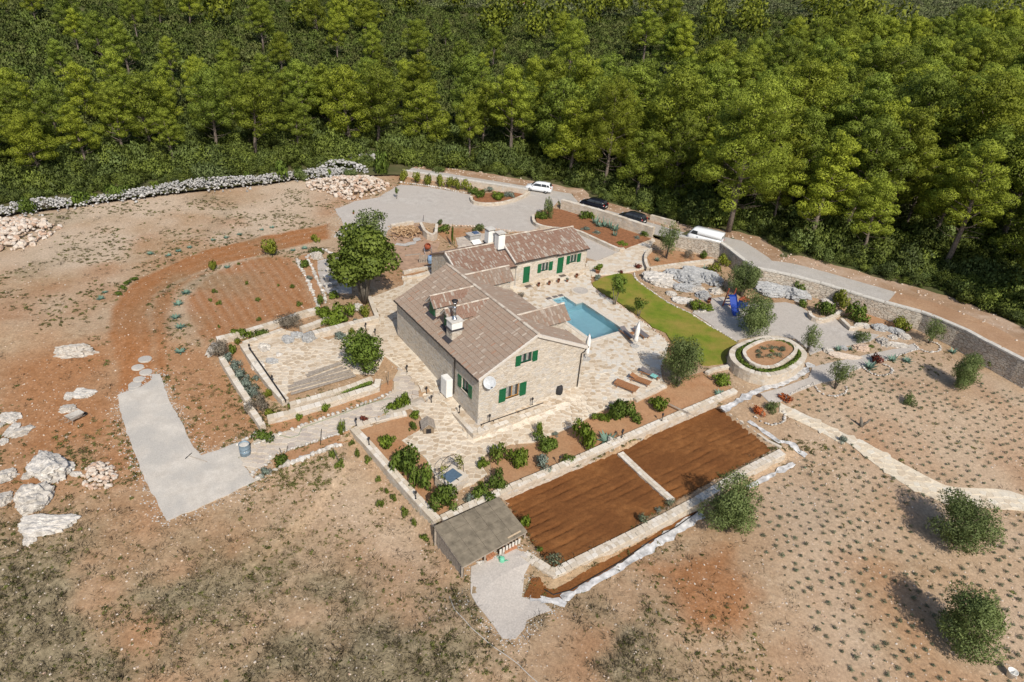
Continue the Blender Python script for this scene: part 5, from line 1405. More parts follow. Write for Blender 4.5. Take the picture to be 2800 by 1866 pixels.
P_('fruit_vine', 5, 600, 800, 140, 140, 'citrus', 'green leafy vine just above the bed wall corner', 'vine'); P_('fruit_vine', 5, 500, 890, 170, 90, 'citrus', 'low green vine leaning on the wall above the shed', 'vine'); P_('shrub', 5, 470, 800, 60, 50, 'yellow', 'yellow-green leaves beside the low vine above the shed')
P_('citrus_tree', 5, 960, 490, 180, 100, 'citrus', 'low dark green bush with a tall shoot at the terrace edge', 'shrub'); P_('citrus_tree', 5, 920, 400, 60, 110, 'bright', 'tall thin leafy shoot rising at the terrace edge', 'shrub')
P_('shrub', 5, 940, 660, 160, 110, 'silver', 'grey-green spiky shrub above the middle of the bed wall'); P_('shrub', 5, 1140, 600, 130, 60, 'green', 'low dark shrub on the bed wall edge'); P_('citrus_tree', 5, 1275, 470, 180, 190, 'bright', 'bright green fruit tree in the middle of the long red border', 'fruit tree')
P_('agave', 5, 1450, 450, 170, 70, 'agave', 'dark spiky rosette beside the upright stone on the bed wall', 'plant'); P_('citrus_tree', 5, 1550, 270, 190, 150, 'citrus', 'large round green bush at the terrace corner near the sunbeds', 'shrub'); P_('shrub', 5, 1410, 280, 120, 50, 'bright', 'low bright shrub left of the large round bush by the sunbeds')
P_('citrus_tree', 5, 1845, 190, 140, 110, 'bright', 'small fruit tree with a white stone at its foot below the sunbeds', 'fruit tree'); P_('shrub', 5, 1665, 295, 110, 60, 'green', 'low green plant in the red border right of the round bush')
P_('shrub', 5, 1050, 400, 60, 25, 'silver', 'tiny grey cushion in the red border by the terrace'); P_('shrub', 5, 810, 1110, 80, 110, 'bright', 'tall green pepper-like plant growing in the corner of the first tilled bed', 'plant')
P_('lavender_bush', 5, 1050, 1410, 120, 100, 'lav', 'round lavender bush at the near corner of the first tilled bed', 'shrub'); P_('shrub', 5, 930, 1310, 50, 40, 'green', 'small green plant on the left wall of the tilled bed')
P_('lavender_bush', 5, 1720, 1070, 100, 80, 'lav', 'grey-green bush on the low bed wall by the divider', 'shrub'); P_('shrub', 5, 1850, 990, 50, 30, 'silver', 'tiny grey tuft on the low bed wall'); P_('shrub', 5, 1940, 940, 80, 45, 'lav', 'small grey shrub at the foot of the bed divider')
P_('shrub', 6, 1170, 1100, 150, 85, 'bright', 'leafy green plant at the foot of the round stone planter', 'plant'); P_('agave', 6, 1150, 1190, 110, 45, 'agave', 'dark blue rosette on the end of the bed wall', 'plant'); P_('shrub', 6, 240, 1380, 120, 60, 'bright', 'low bright green shrub beneath the large round terrace bush')
# pool garden, lawn edge, rockery
P_('shrub', 6, 100, 200, 80, 40, 'silver', 'small grey shrub at the top left corner of the lawn'); P_('shrub', 6, 955, 455, 130, 85, 'bright', 'bright green shrub at the lower end of the grey rocks by the lawn'); P_('shrub', 6, 1060, 465, 80, 40, 'bright', 'small green shrub right of the bright one by the lawn')
P_('shrub', 6, 1095, 135, 90, 70, 'yellow', 'yellow-green shrub on the wall above the grey rocks, beside an agave'); P_('shrub', 6, 1180, 85, 100, 90, 'yellow', 'tall yellow shrub below the road wall, left of the olive'); P_('agave', 6, 1025, 115, 60, 40, 'agave', 'spiky blue agave beside the yellow shrub above the grey rocks', 'plant')
P_('shrub', 6, 1550, 190, 100, 90, 'yellow', 'yellow shrub right of the upper olive tree'); P_('shrub', 6, 1665, 250, 40, 60, 'green', 'small upright shrub above the rounded grey rock'); P_('shrub', 6, 1810, 310, 130, 90, 'green', 'dark green shrub below the road wall, right of the rounded rock')
P_('shrub', 6, 1970, 350, 50, 40, 'yellow', 'tiny yellowish shrub below the road wall'); P_('shrub', 6, 1850, 435, 90, 55, 'green', 'dark shrub at the corner of the gravel court'); P_('shrub', 6, 2035, 510, 170, 110, 'green', 'leafy dark shrub in the curved court planter'); P_('shrub', 6, 2185, 440, 120, 130, 'yellow', 'tall yellow-green shrub behind the curved court planter')
P_('shrub', 9, 1005, 535, 190, 130, 'green', 'dark spreading shrub right of the curved court planter'); P_('shrub', 9, 1355, 580, 150, 90, 'yellow', 'olive-green shrub below the road wall in the red strip'); P_('shrub', 9, 1015, 690, 110, 90, 'olive', 'sparse spiky shrub at the lower edge of the gravel court')
P_('agave', 9, 860, 760, 70, 45, 'agave', 'pale blue agave among the stones below the gravel court', 'plant'); P_('agave', 9, 955, 755, 60, 35, 'agave', 'smaller agave right of the pale one below the court', 'plant'); P_('shrub', 9, 1110, 745, 50, 30, 'green', 'small green cushion before the white standing stone')
P_('shrub', 9, 1110, 905, 120, 70, 'agave', 'blue-green leafy rosette in the middle stone ring', 'plant'); P_('shrub', 9, 1160, 860, 120, 70, 'wine', 'dark flowering twiggy shrub in the middle stone ring'); P_('shrub', 9, 1290, 840, 100, 50, 'agave', 'flat blue-green rosette beside the gravel walk', 'plant'); P_('shrub', 9, 1410, 850, 90, 40, 'agave', 'flat rosette plant right of the gravel walk end', 'plant')
P_('shrub', 9, 435, 1155, 110, 45, 'flame', 'orange-red flower cushion beside the start of the sandy path', 'flowers'); P_('shrub', 9, 225, 1275, 90, 70, 'flame', 'orange flower clump in the stone ring by the tilled beds', 'flowers'); P_('shrub', 9, 330, 1245, 110, 70, 'olive', 'thin grey shrub in the stone ring by the tilled beds')
P_('shrub', 9, 1780, 780, 80, 40, 'agave', 'rosette plant between the ringed tree and the road wall', 'plant'); P_('shrub', 9, 2105, 905, 90, 70, 'green', 'round green bush in front of the right-hand retaining wall'); P_('shrub', 9, 1430, 1190, 100, 80, 'olive', 'small upright bush alone in the lavender field')
P_('shrub', 9, 890, 1500, 70, 60, 'silver', 'pale thin shrub beside the sandy path')
# road planters
for i, (x, y) in enumerate([(893, 335), (1000, 352), (1100, 368), (1190, 380), (1260, 392), (1325, 400), (1400, 415)]): P_('hedge_bush', 14, x, y, 75, 75, 'yellow', 'yellow-green hedge bush in the row along the car park wall', 'shrub', 'hedge row along the car park wall')
P_('shrub', 14, 1470, 450, 100, 50, 'green', 'dark green shrub at the left end of the curved car park planter'); P_('shrub', 14, 1520, 480, 80, 60, 'green', 'dark shrub at the front of the curved car park planter'); P_('shrub', 14, 1580, 425, 70, 40, 'silver', 'grey shrub at the back of the curved car park planter'); P_('shrub', 14, 1660, 485, 120, 55, 'bright', 'bright green shrub in the curved car park planter'); P_('shrub', 14, 1740, 470, 110, 45, 'silver', 'grey-green cushion right in the curved car park planter')
P_('shrub', 14, 1220, 750, 100, 50, 'green', 'dark green shrub in the red bed behind the annex'); P_('shrub', 14, 1495, 745, 90, 60, 'olive', 'thin shrub in the red bed behind the annex chimneys'); P_('shrub', 14, 1185, 695, 50, 45, 'olive', 'small dark shrub at the corner of the car park steps'); P_('shrub', 14, 1285, 860, 30, 140, 'green', 'narrow upright cypress-like shrub in the yard behind the annex')
P_('shrub', 7, 205, 580, 70, 55, 'green', 'white-flowered shrub at the left tip of the red soil planter'); P_('shrub', 7, 250, 590, 70, 55, 'green', 'green shrub at the left tip of the red soil planter, right of the flowered one'); P_('young_tree', 7, 300, 580, 70, 145, 'olive', 'slender young tree at the left end of the red soil planter', 'tree')
P_('shrub', 7, 565, 580, 110, 55, 'green', 'green shrub below the roadside wall in the red soil planter'); P_('shrub', 7, 630, 590, 60, 60, 'bright', 'yellow-green shrub left of the cactus row')
for x, y in ((670, 630), (700, 655), (745, 655), (790, 670), (830, 690)): P_('prickly_pear', 7, x, y, 85, 75, 'agave', 'grey-green prickly pear in the cactus row of the red soil planter', 'cactus', 'cactus row in the red soil planter')
P_('shrub', 7, 825, 730, 60, 60, 'agave', 'dark cactus at the lower end of the cactus row', 'cactus'); P_('shrub', 7, 1060, 730, 60, 40, 'green', 'dark shrub at the right end of the red soil planter'); P_('shrub', 7, 1000, 750, 50, 30, 'silver', 'tiny silver cushion at the right end of the red soil planter'); P_('shrub', 7, 880, 795, 80, 30, 'bright', 'low green shrub at the lower corner of the red soil planter')
P_('shrub', 7, 590, 680, 70, 35, 'silver', 'small silver cushion above the annex yard wall'); P_('shrub', 7, 680, 710, 60, 30, 'silver', 'silver cushion on the planter edge above the annex yard')
P_('shrub', 7, 1165, 925, 60, 45, 'agave', 'spiky agave left in the walled corner bed by the ramp', 'plant'); P_('shrub', 7, 1410, 900, 90, 75, 'dry', 'dry shrub in the walled corner bed below the van'); P_('shrub', 7, 1540, 900, 65, 60, 'green', 'dark shrub at the right end of the walled corner bed'); P_('shrub', 7, 1010, 985, 60, 40, 'wine', 'dark red shrub at the foot of the stone ramp'); P_('shrub', 7, 870, 1025, 35, 30, 'wine', 'small dark red plant at the top of the lawn')
P_('shrub', 1, 1255, 920, 60, 45, 'dry', 'small straw-coloured grass tuft between house and annex')

# ---- olive and garden trees with trunk and crown
def round_tree_variant(seed, h, R, n, size, mat, base=.25, np_=16, stems=3, aspect=.35, shell=.45):
    g = random.Random(seed); puffs = []; br = []
    for i in range(np_):
        a = g.uniform(0, 6.28); q = g.random(); zc = h * (base + (1 - base) * (.12 + .74 * q)); rr = R * g.uniform(.2, .78) * math.sqrt(max(.15, 1 - ((q - .4) / .75) ** 2))
        s = R * g.uniform(.2, .44); puffs.append(((math.cos(a) * rr, math.sin(a) * rr, zc), (s, s, s * .85)))
    puffs.append(((0, 0, h * (base + (1 - base) * .5)), (R * .62, R * .62, h * .3)))
    for j in range(stems):
        a = 6.28 * j / stems + g.uniform(-.3, .3); e = Vector((math.cos(a) * R * .4, math.sin(a) * R * .4, h * .6))
        br.append(([Vector((math.cos(a) * .08, math.sin(a) * .08, -.2)), e * .45 + Vector((0, 0, .15)), e], [.10 * R / 2, .07 * R / 2, .03]))
    tr = trunk_mesh('trunk', [(0, 0, -.3), (0.03, .02, h * .18), (.0, .05, h * .35)], [.13 * R / 2, .11 * R / 2, .06 * R / 2], br, M_bark2)
    cr = leaf_mesh('crown', puffs, n, size, seed, mat, aspect=aspect, shell=shell, upb=.2, nmix=.65)
    return tr, cr, h
OL = [round_tree_variant(400 + i, 4.0, 2.15, 13000, .085, M_olive, .10, 30) for i in range(3)]
OLg = [round_tree_variant(420 + i, 4.0, 2.15, 13000, .085, M_olive, .08, 30) for i in range(2)]
OLs = [round_tree_variant(430 + i, 3.0, 2.0, 2600, .10, M_olive, .15, 16, shell=.2) for i in range(2)]
def gtree(name, n, x, y, w, h, var, label, cat='olive tree', rz=0.0):
    p = G(n, x, y); s = FPX / depth(p) * ZS[n][2]; Rw = w / s / 2; hh = h / s / .84
    base_R = {0: 2.15}.get(0)
    return tree(name, p, var, (Rw / 2.3, hh / var[2]), rz, label, cat)
gtree('olive_tree', 6, 790, 1120, 370, 390, OL[0], 'big round olive tree beside the sunbeds between terrace and tilled beds')
gtree('olive_tree', 6, 1420, 670, 360, 350, OL[1], 'olive tree in the gravel court right of the blue slide', rz=1)
gtree('olive_tree', 6, 1335, 345, 310, 280, OL[2], 'olive tree above the blue slide, among the grey rocks', rz=2)
gtree('olive_tree', 6, 1905, 830, 230, 220, OLs[0], 'thin pale olive right of the round stone planter')
gtree('olive_tree', 9, 830, 1070, 240, 230, OLs[1], 'thin olive in the stone ring nearest the round planter')
gtree('olive_tree', 9, 1590, 705, 240, 190, OLs[0], 'small spreading olive in the stone ring below the road wall', rz=2)
gtree('olive_tree', 9, 1815, 1055, 270, 270, OLg[0], 'dense dark olive standing at the top of the lavender field')
gtree('olive_tree', 0, 1668, 1218, 145, 130, OLg[1], 'round green olive at the lower edge of the tilled beds', rz=1)
gtree('olive_tree', 10, 1425, 670, 450, 290, OL[0], 'broad dark olive below the bend of the sandy path', rz=2.6)
gtree('olive_tree', 10, 1480, 1350, 470, 420, OLg[0], 'large dark olive at the lower right, near the white bucket', rz=4)
gtree('olive_tree', 7, 1240, 905, 230, 260, OLs[1], 'tall thin olive in the walled corner bed beside the road gap', rz=3)
BR = round_tree_variant(500, 8.6, 3.6, 15000, .17, M_broad, .30, 26, 5, .6, .5)
p = G(3, 1560, 720); tree('broadleaf_tree', p, BR, (1.05, 1.02), .6, 'big dense green tree over the picnic yard left of the large house', 'tree')
BR2 = round_tree_variant(510, 7.5, 2.2, 3000, .13, M_olive, .35, 16, 4, .5, .2)
p = G(3, 1640, 400); tree('broadleaf_tree', p, BR2, (1.0, .95), .2, 'thin sparse grey-green tree behind the big dense tree', 'tree')
CT = round_tree_variant(520, 4.2, 2.2, 5200, .12, M_citrus, .2, 16, 3, .6, .4)
p = G(3, 1570, 1310); tree('carob_tree', p, CT, (.95, .95), 1.0, 'dark green leafy tree standing in the flagstone patio', 'tree')
LT = round_tree_variant(530, 3.6, 1.1, 1500, .10, M_citrus, .5, 8, 2, .5, .25)
p = G(6, 248, 425); tree('young_tree', p, LT, (1, 1), 0, 'young staked tree on the lawn beside the pool', 'tree')
ms = MB(); ms.tube([(0, 0, -.2), (.08, 0, 2.3)], .05, 6); tag(ms.build('tree_stake', plain('pale_timber', (.45, .33, .19), .8), None, loc=G(6, 262, 415)), 'pale wooden stake supporting the young tree on the lawn', 'stake')
LT2 = round_tree_variant(540, 2.4, 1.0, 900, .09, M_citrus, .45, 7, 2, .5, .25)
p = G(6, 455, 520); tree('young_tree', p, LT2, (.9, .9), 0, 'smaller young tree on the lawn near the dark sunbeds', 'tree')
p = G(14, 838, 485); tree('young_tree', p, LT2, (.35, .75), 0, 'tiny sapling standing in the gravel car park', 'tree')

# ---- lavender rows on the right, countable ones as individuals
L1 = xy(GL(10, [(490, 130), (740, 15), (900, 130), (1150, 310), (1420, 430), (1700, 470), (1990, 520), (1990, 1600), (780, 1600), (560, 1330), (380, 960), (250, 800), (160, 560), (140, 380)]))
L2 = xy(GL(9, [(460, 1170), (700, 1060), (960, 950), (1250, 900), (1480, 850), (1700, 1070), (2000, 1000), (2353, 1120), (2353, 1700), (1900, 1700)]) + GL(10, [(1760, 310), (1400, 300), (1150, 175), (850, 0)]))
trunks = [G(10, 1425, 670), G(10, 1480, 1350), G(9, 1815, 1055), G(10, 1350, 700), G(10, 1300, 560)]
lav = []
cs_, sn_ = math.cos(YAW - .1), math.sin(YAW - .1)
for i in range(-80, 80):
    for j in range(-80, 80):
        X0, Y0 = (i + .5 * (j % 2)) * .86, j * .68
        x, y = 32 + X0 * cs_ - Y0 * sn_, 40 + X0 * sn_ + Y0 * cs_
        x += g.uniform(-.16, .16); y += g.uniform(-.16, .16)
        if not (inside(L1, np.array([x]), np.array([y]))[0] or inside(L2, np.array([x]), np.array([y]))[0]): continue
        if min(math.hypot(x - t.x, y - t.y) for t in trunks) < 1.7 or g.random() < .06: continue
        lav.append((y, x))
lav.sort()
print('lavender', len(lav))
for k, (y, x) in enumerate(lav[:300]):
    s = g.uniform(.11, .25)
    tag(link('lavender', KIND['lav'][k % 4], None, (x, y, float(h_near(np.float64(x), np.float64(y)))), g.uniform(0, 6), (s, s, s * g.uniform(1.0, 1.5))), 'small grey-green lavender tuft planted in the dry field at the right', 'lavender', 'lavender tufts of the dry field')
lt = [leaf_cloud(shrub_puffs(600 + i, 4), 60, .22, 600 + i, aspect=.3) for i in range(3)]
if len(lav) > 300: scatter('lavender_rows', lt, [(k % 3, x, y, float(h_near(np.float64(x), np.float64(y))), s_, s_ * 1.2, k, .1) for k, (y, x) in enumerate(lav[300:]) for s_ in (g.uniform(.13, .27),)], M_lav)

# ---- weeds, dry grass and pebbles of the open fields
wt_ = [leaf_mesh('weed', shrub_puffs(620 + i, 3), 34, .24, 620 + i, M_weed, aspect=.35, shell=.2) for i in range(6)]
def blades(seed, n=26):
    g = np.random.default_rng(seed); a = g.uniform(0, 6.28, n); r = np.sqrt(g.random(n)); b0 = np.stack([np.cos(a) * r, np.sin(a) * r, np.zeros(n)], 1)
    t = b0 + np.stack([np.cos(a) * .4 + g.normal(0, .3, n), np.sin(a) * .4 + g.normal(0, .3, n), g.uniform(.4, 1.1, n)], 1)
    s = np.stack([-np.sin(a), np.cos(a), np.zeros(n)], 1) * .035
    V = np.stack([b0 - s, b0 + s, t + s * .3, t - s * .3], 1).reshape(-1, 3)
    return mesh_np('dry_tuft', V, np.arange(4 * n).reshape(-1, 4), M_drygrass, np.repeat(g.random(n), 4), np.tile(np.array([0, -.2, .98]), (n * 4, 1)))
bl_ = [blades(640 + i) for i in range(5)]
solid = [DRIVE, PARK, PARK2, SHEDG, COURT, LOWP, LAWN, TERR_PLAIN, PATH1, PATH2, RAMP, BED1, BED2, HOUSEP]
def free(x, y):
    for pgn in solid:
        if inside(pgn, np.array([x]), np.array([y]))[0]: return False
    return True
N1 = 95000
wx = g.uniform(-62, 45, N1); wy = np.where(g.random(N1) < .6, g.uniform(18, 48, N1), g.uniform(48, 108, N1)); db_ = bnd_query(wx, wy)[0]; hn = h_near(wx, wy)
wi = lambda arr: arr[np.clip(np.searchsorted(gys, wy), 0, ny - 1), np.clip(np.searchsorted(gxs, wx), 0, nx - 1)]
m1, m2, m3 = wi(m_dry), wi(m_or), wi(m_pale); mtk = wi(np.maximum(mt, mr)); clump = fbm(wx, wy, .28, 91)
inL = inside(L1, wx, wy) | inside(L2, wx, wy)
blk = np.zeros(N1, bool)
for pgn in solid: blk |= inside(pgn, wx, wy)
gard = wall_zone = inside(xy([G(4, 1372, 505), G(4, 2045, 1245), G(6, 1290, 1160), G(6, 690, 1110), G(2, 845, 1420), G(4, 1830, 350)]), wx, wy)
weeds, dry = [], []
for k in range(N1):
    x, y = wx[k], wy[k]
    if db_[k] > -1 or blk[k] or gard[k]: continue
    px, py = to_px((x, y, hn[k]))
    if not (-60 < px < 2860 and 300 < py < 1930): continue
    if mtk[k] > .4 and g.random() < .95: continue
    low = py > 1330
    cl = clump[k]
    if inL[k]:
        if g.random() < .9: continue
    dens = (.6 if low and px < 2350 else .9 if px < 900 else .5) * max(0, min(1, (cl - .42) * 6)) + m1[k] * .25
    if m3[k] > .5 and low: dens *= .35
    if m2[k] > .5: dens *= .25
    if g.random() < dens * .9:
        s = g.uniform(.06, .19) * (1.7 if g.random() < .15 else 1) if low else g.uniform(.12, .36)
        weeds.append((int(g.integers(0, 6)), x, y, hn[k] - .02, s, s * (g.uniform(.5, 1.0) if low else g.uniform(.3, .55)), g.uniform(0, 6.28), g.uniform(-.1, .3)))
    if g.random() < m1[k] * .5 + (.06 if low else .02):
        s = g.uniform(.15, .38); dry.append((int(g.integers(0, 5)), x, y, hn[k], s, s * g.uniform(.25, .5), g.uniform(0, 6.28), g.uniform(0, .3)))
print('weeds', len(weeds), 'dry', len(dry))
gn_scatter('field_weeds', wt_, weeds)
gn_scatter('dry_grass', bl_, dry)

# ------------------------------------------------------------------ rocks
M_rock = tinted('white_limestone', [(0, (.38, .345, .30)), (.5, (.46, .43, .39)), (1, (.52, .495, .46))], .95, 1.0, 2.2, .55)
M_rock_g = tinted('grey_karst_rock', [(0, (.27, .27, .27)), (.6, (.36, .36, .355)), (1, (.45, .435, .41))], .95, .7, 3.0, .4)
M_rock_o = tinted('rubble_stone', [(0, (.42, .28, .20)), (.35, (.48, .385, .305)), (1, (.55, .49, .425))], .95, .4, 6, .3)
M_rock_w = tinted('grey_white_rubble', [(0, (.24, .235, .225)), (.5, (.37, .36, .35)), (1, (.50, .485, .46))], .95, .4, 6, .3)
SMALL = {}
for mt_ in (M_rock, M_rock_o, M_rock_w, M_rock_g): SMALL[mt_.name] = [rock_mesh('stone', 700 + i, mt_, 1, (1, .85, .7), .5, 4) for i in range(10)]
BIG = {}
for mt_ in (M_rock, M_rock_g, M_rock_o): BIG[mt_.name] = [rock_mesh('boulder', 730 + i, mt_, 5, (1, 1, 1), .5, 10, 1.15, .10, .34) for i in range(5)]
rk = random.Random(3)
def boulder(name, n, x, y, w, h, label, mat=M_rock, tall=.4, rot=None, cat='boulder', group=None, k=None):
    p = G(n, x, y); s = FPX / depth(p) * ZS[n][2]; fy_ = max(.2, -ray(n, x, y).normalized().z)
    wx_, wy_ = w / s / 2, h / s / 2 / (fy_ + .25)
    me = BIG[mat.name][k if k is not None else rk.randrange(5)]
    o = link(name, me, None, p + Vector((0, 0, tall * min(wx_, wy_) * .2)), rot if rot is not None else rk.uniform(-.3, .3), (wx_ * 1.18, wy_ * 1.18, tall * min(wx_, wy_) * 1.5))
    return tag(o, label, cat, group)
def stones(root, pts, mat, cap=280):
    """pts: (x, y, z, size); the first ones are parts of their own"""
    O = Vector(root.location); temps = [mesh_arrays(m) for m in SMALL[mat.name]]
    order = sorted(pts, key=lambda q: -q[3] / max(5, depth(q[:3]))); rest = []
    for i, (x, y, z, s) in enumerate(order):
        if i < cap:
            o = link('stone', SMALL[mat.name][i % 10], root, Vector((x, y, z)) - O, 0, (s, s * rk.uniform(.75, 1.1), s * rk.uniform(.7, 1.0))); o.rotation_euler = (rk.uniform(-.4, .4), rk.uniform(-.4, .4), rk.uniform(0, 6.28))
        else: rest.append((x, y, z, s))
    if rest:
        VV, FF, AA = [], [], []; b_ = 0
        for i, (x, y, z, s) in enumerate(rest):
            V, F = temps[i % 10]; r = rk.uniform(0, 6.28); c, s2 = math.cos(r), math.sin(r); Rm = np.array([[c, -s2, 0], [s2, c, 0], [0, 0, 1]])
            VV.append((V * s) @ Rm.T + np.array([x - O.x, y - O.y, z - O.z])); FF.append(np.array(F) + b_); b_ += len(V); AA.append(np.full(len(V), rk.random()))
        tag(link('stone_fill', mesh_np('stone_fill', np.concatenate(VV), np.concatenate(FF), mat, np.concatenate(AA)), root), kind='stuff')
def pile(name, n, outline, h, count, smin, smax, mat, label, cat='rock pile', far=False, cap=280):
    pl = [((GF if far else G)(n, x, y)) for x, y in outline]; P2 = xy(pl); a = np.array(P2); c = a.mean(0)
    zf = (lambda x, y: float(h_far(x, y)[0])) if far else (lambda x, y: float(h_near(np.float64(x), np.float64(y))))
    root = empty(name, (c[0], c[1], zf(c[0], c[1]))); tag(root, label, cat)
    pts = []; R0 = dist_edge(P2, np.array([c[0]]), np.array([c[1]]))[0] + .01; tries = 0
    while len(pts) < count and tries < count * 30:
        tries += 1
        x, y = rk.uniform(a[:, 0].min(), a[:, 0].max()), rk.uniform(a[:, 1].min(), a[:, 1].max())
        if not inside(P2, np.array([x]), np.array([y]))[0]: continue
        e = dist_edge(P2, np.array([x]), np.array([y]))[0]; s = rk.uniform(smin, smax) * rk.choice([.7, 1, 1, 1.25])
        pts.append((x, y, zf(x, y) + h * min(1, e / R0) ** .7 * rk.uniform(.75, 1.0) + s * .25, s))
    stones(root, pts, mat, cap); return root
# dry stone rubble wall along the left field
root = empty('dry_stone_wall', (BND[5][0], BND[5][1], float(h_near(BND[5][0], BND[5][1])))); tag(root, 'long rubble wall of white stones between the left field and the forest', 'wall', kind='thing')
ln = smooth_line([tuple(b_[:2]) for b_ in BND[1:11]], 1); pts = []
for q in subdiv(ln, .16, False):
    for _ in range(9):
        o = rk.gauss(0, .9 + 1.1 * max(0, noise.noise(Vector((q[0] * .12, 9, 0))))); x, y = q[0] + rk.uniform(-.1, .1), q[1] + o + 1.0 + .5 * noise.noise(Vector((q[0] * .2, 3, 0)))
        hh_ = max(0, 1.35 * (1 - (o / 2.6) ** 2)) * (.6 + .5 * noise.noise(Vector((q[0] * .15, q[1] * .15, 0))) + .25)
        s = rk.uniform(.09, .22) * (1.7 if rk.random() < .06 else 1); pts.append((x, y, float(h_near(np.float64(x), np.float64(y))) + rk.uniform(.35, 1) * hh_ + .1, s))
stones(root, pts, M_rock_w, 290)
for i, (n, x, y, w, h, kd) in enumerate(((13, 210, 480, 110, 100, 'green'), (13, 330, 455, 60, 70, 'dry'), (13, 560, 415, 150, 90, 'green'), (13, 700, 395, 70, 60, 'bright'), (13, 830, 380, 110, 90, 'green'), (13, 900, 330, 60, 50, 'green'), (13, 1130, 335, 50, 80, 'bright'), (13, 1500, 260, 200, 130, 'olive'), (13, 1470, 300, 50, 60, 'green'), (13, 1765, 265, 50, 70, 'green'), (13, 2010, 250, 120, 120, 'green'), (13, 2150, 245, 90, 80, 'olive'), (14, 290, 310, 60, 60, 'bright'), (14, 440, 310, 110, 60, 'olive'), (14, 740, 290, 130, 160, 'green'), (14, 60, 330, 90, 90, 'green'))):
    P_('wall_shrub', n, x, y, w, h, kd, 'wild shrub growing out of the white rubble wall', 'shrub', 'shrubs on the rubble wall')
for q, (n, pl_, h, c, lab) in enumerate(((14, [(190, 200), (420, 195), (600, 235), (620, 290), (400, 275), (200, 290)], 1.0, 260, 'grey rubble mound behind the pink stone heap'), (14, [(200, 150), (380, 140), (700, 150), (720, 190), (400, 180), (220, 185)], .7, 160, 'far grey rubble strip below the forest edge, left part'), (14, [(790, 150), (1040, 165), (1045, 215), (820, 195)], .8, 120, 'far grey rubble strip below the forest edge, right part'))):
    pile('rubble_mound', n, pl_, h, c, .16, .32, M_rock_w, lab, 'rubble', True, 120)
pile('rock_pile', 14, [(100, 360), (250, 330), (420, 315), (640, 315), (760, 360), (780, 410), (650, 450), (500, 500), (370, 480), (250, 430), (150, 420)], 1.3, 520, .16, .42, M_rock_o, 'large heap of pinkish stones at the corner of the car park')
pile('rock_pile', 13, [(-60, 530), (200, 525), (330, 545), (440, 580), (300, 690), (150, 740), (-60, 760)], .9, 330, .16, .48, M_rock_o, 'wide heap of pale stones at the left edge of the picture')
pile('rock_pile', 8, [(590, 1040), (660, 970), (760, 960), (830, 1000), (835, 1080), (780, 1150), (700, 1160), (600, 1130)], .55, 130, .10, .26, M_rock_o, 'small heap of broken stones beside the pale gravel drive')
B = boulder
B('boulder', 8, 540, 170, 290, 90, 'long flat white boulder lying alone left of the dirt track', tall=.7, rot=.1, k=0)
B('boulder', 8, 495, 485, 72, 60, 'small square white boulder above the wheelbarrow, left of a pointed one'); B('boulder', 8, 592, 470, 120, 70, 'pointed white boulder above the wheelbarrow, right of a square one'); B('boulder', 8, 490, 572, 125, 66, 'white block boulder just above the wheelbarrow')
B('boulder', 8, 72, 640, 140, 80, 'flat boulder on top of the left cluster of white rocks'); B('boulder', 8, 85, 725, 75, 105, 'upright boulder in the middle of the left cluster of white rocks'); B('boulder', 8, 165, 735, 95, 120, 'slanting boulder at the right of the left rock cluster', rot=-.6); B('boulder', 8, 25, 810, 62, 50, 'small white boulder below the left rock cluster'); B('boulder', 8, 5, 690, 40, 60, 'grey stone cut by the left picture edge in the rock cluster')
B('boulder', 8, 360, 1000, 330, 190, 'largest jagged white rock outcrop, left of the small stone heap', tall=.5, rot=-.45, k=1)
B('boulder', 8, 55, 1050, 140, 105, 'white boulder near the left edge, above the two-part outcrop'); B('boulder', 8, 200, 1050, 80, 60, 'small boulder on top of the two-part white outcrop'); B('boulder', 8, 240, 1240, 220, 210, 'two-part tall white rock outcrop below the largest one', tall=.6, k=2)
B('boulder', 8, 30, 1220, 120, 120, 'ridged white boulder cut by the left picture edge'); B('boulder', 8, 320, 1420, 300, 140, 'broad cream-coloured rock outcrop at the lower left', tall=.5, k=3); B('boulder', 8, 210, 1515, 90, 80, 'small white rock below the broad cream outcrop'); B('boulder', 8, 540, 1040, 80, 40, 'small flat stone between the largest outcrop and the stone heap')
for i, (x, y, w, h, m_, lab) in enumerate([(620, 215, 230, 110, M_rock, 'pale rock at the left of the rockery above the lawn'), (690, 255, 220, 80, M_rock, 'pale ledge rock in the middle of the rockery'), (810, 180, 240, 100, M_rock_g, 'grey rock at the top of the rockery, left one'), (960, 165, 240, 90, M_rock_g, 'grey rock at the top of the rockery, right one'), (900, 225, 230, 110, M_rock_g, 'broad grey rock in the centre of the rockery'), (1090, 225, 180, 130, M_rock_g, 'dark grey rock beside the upper olive tree'), (860, 290, 200, 80, M_rock_g, 'grey ledge at the lower rockery'), (1010, 350, 140, 90, M_rock_g, 'grey rock by the flower pot at the lower rockery'), (740, 335, 90, 50, M_rock, 'small white rock on the lawn side of the rockery'), (830, 395, 160, 60, M_rock, 'low pale rock at the lawn edge, left of the bright shrub'), (960, 300, 170, 70, M_rock, 'pale ledge between the grey rocks of the rockery'), (1120, 310, 130, 70, M_rock, 'pale rock between rockery and gravel court'), (1600, 320, 260, 120, M_rock_g, 'large rounded grey rock above the gravel court, left half'), (1790, 350, 260, 120, M_rock_g, 'large rounded grey rock above the gravel court, right half'), (1570, 235, 150, 50, M_rock, 'white rock below the yellow shrub by the road wall'), (2080, 410, 100, 60, M_rock, 'white rock in the bed behind the curved court planter'), (560, 170, 110, 60, M_rock, 'pale rock at the upper left tip of the rockery')]):
    B('rockery_stone', 6, x, y, w * .95, h * .95, lab, m_, .5, cat='rock')
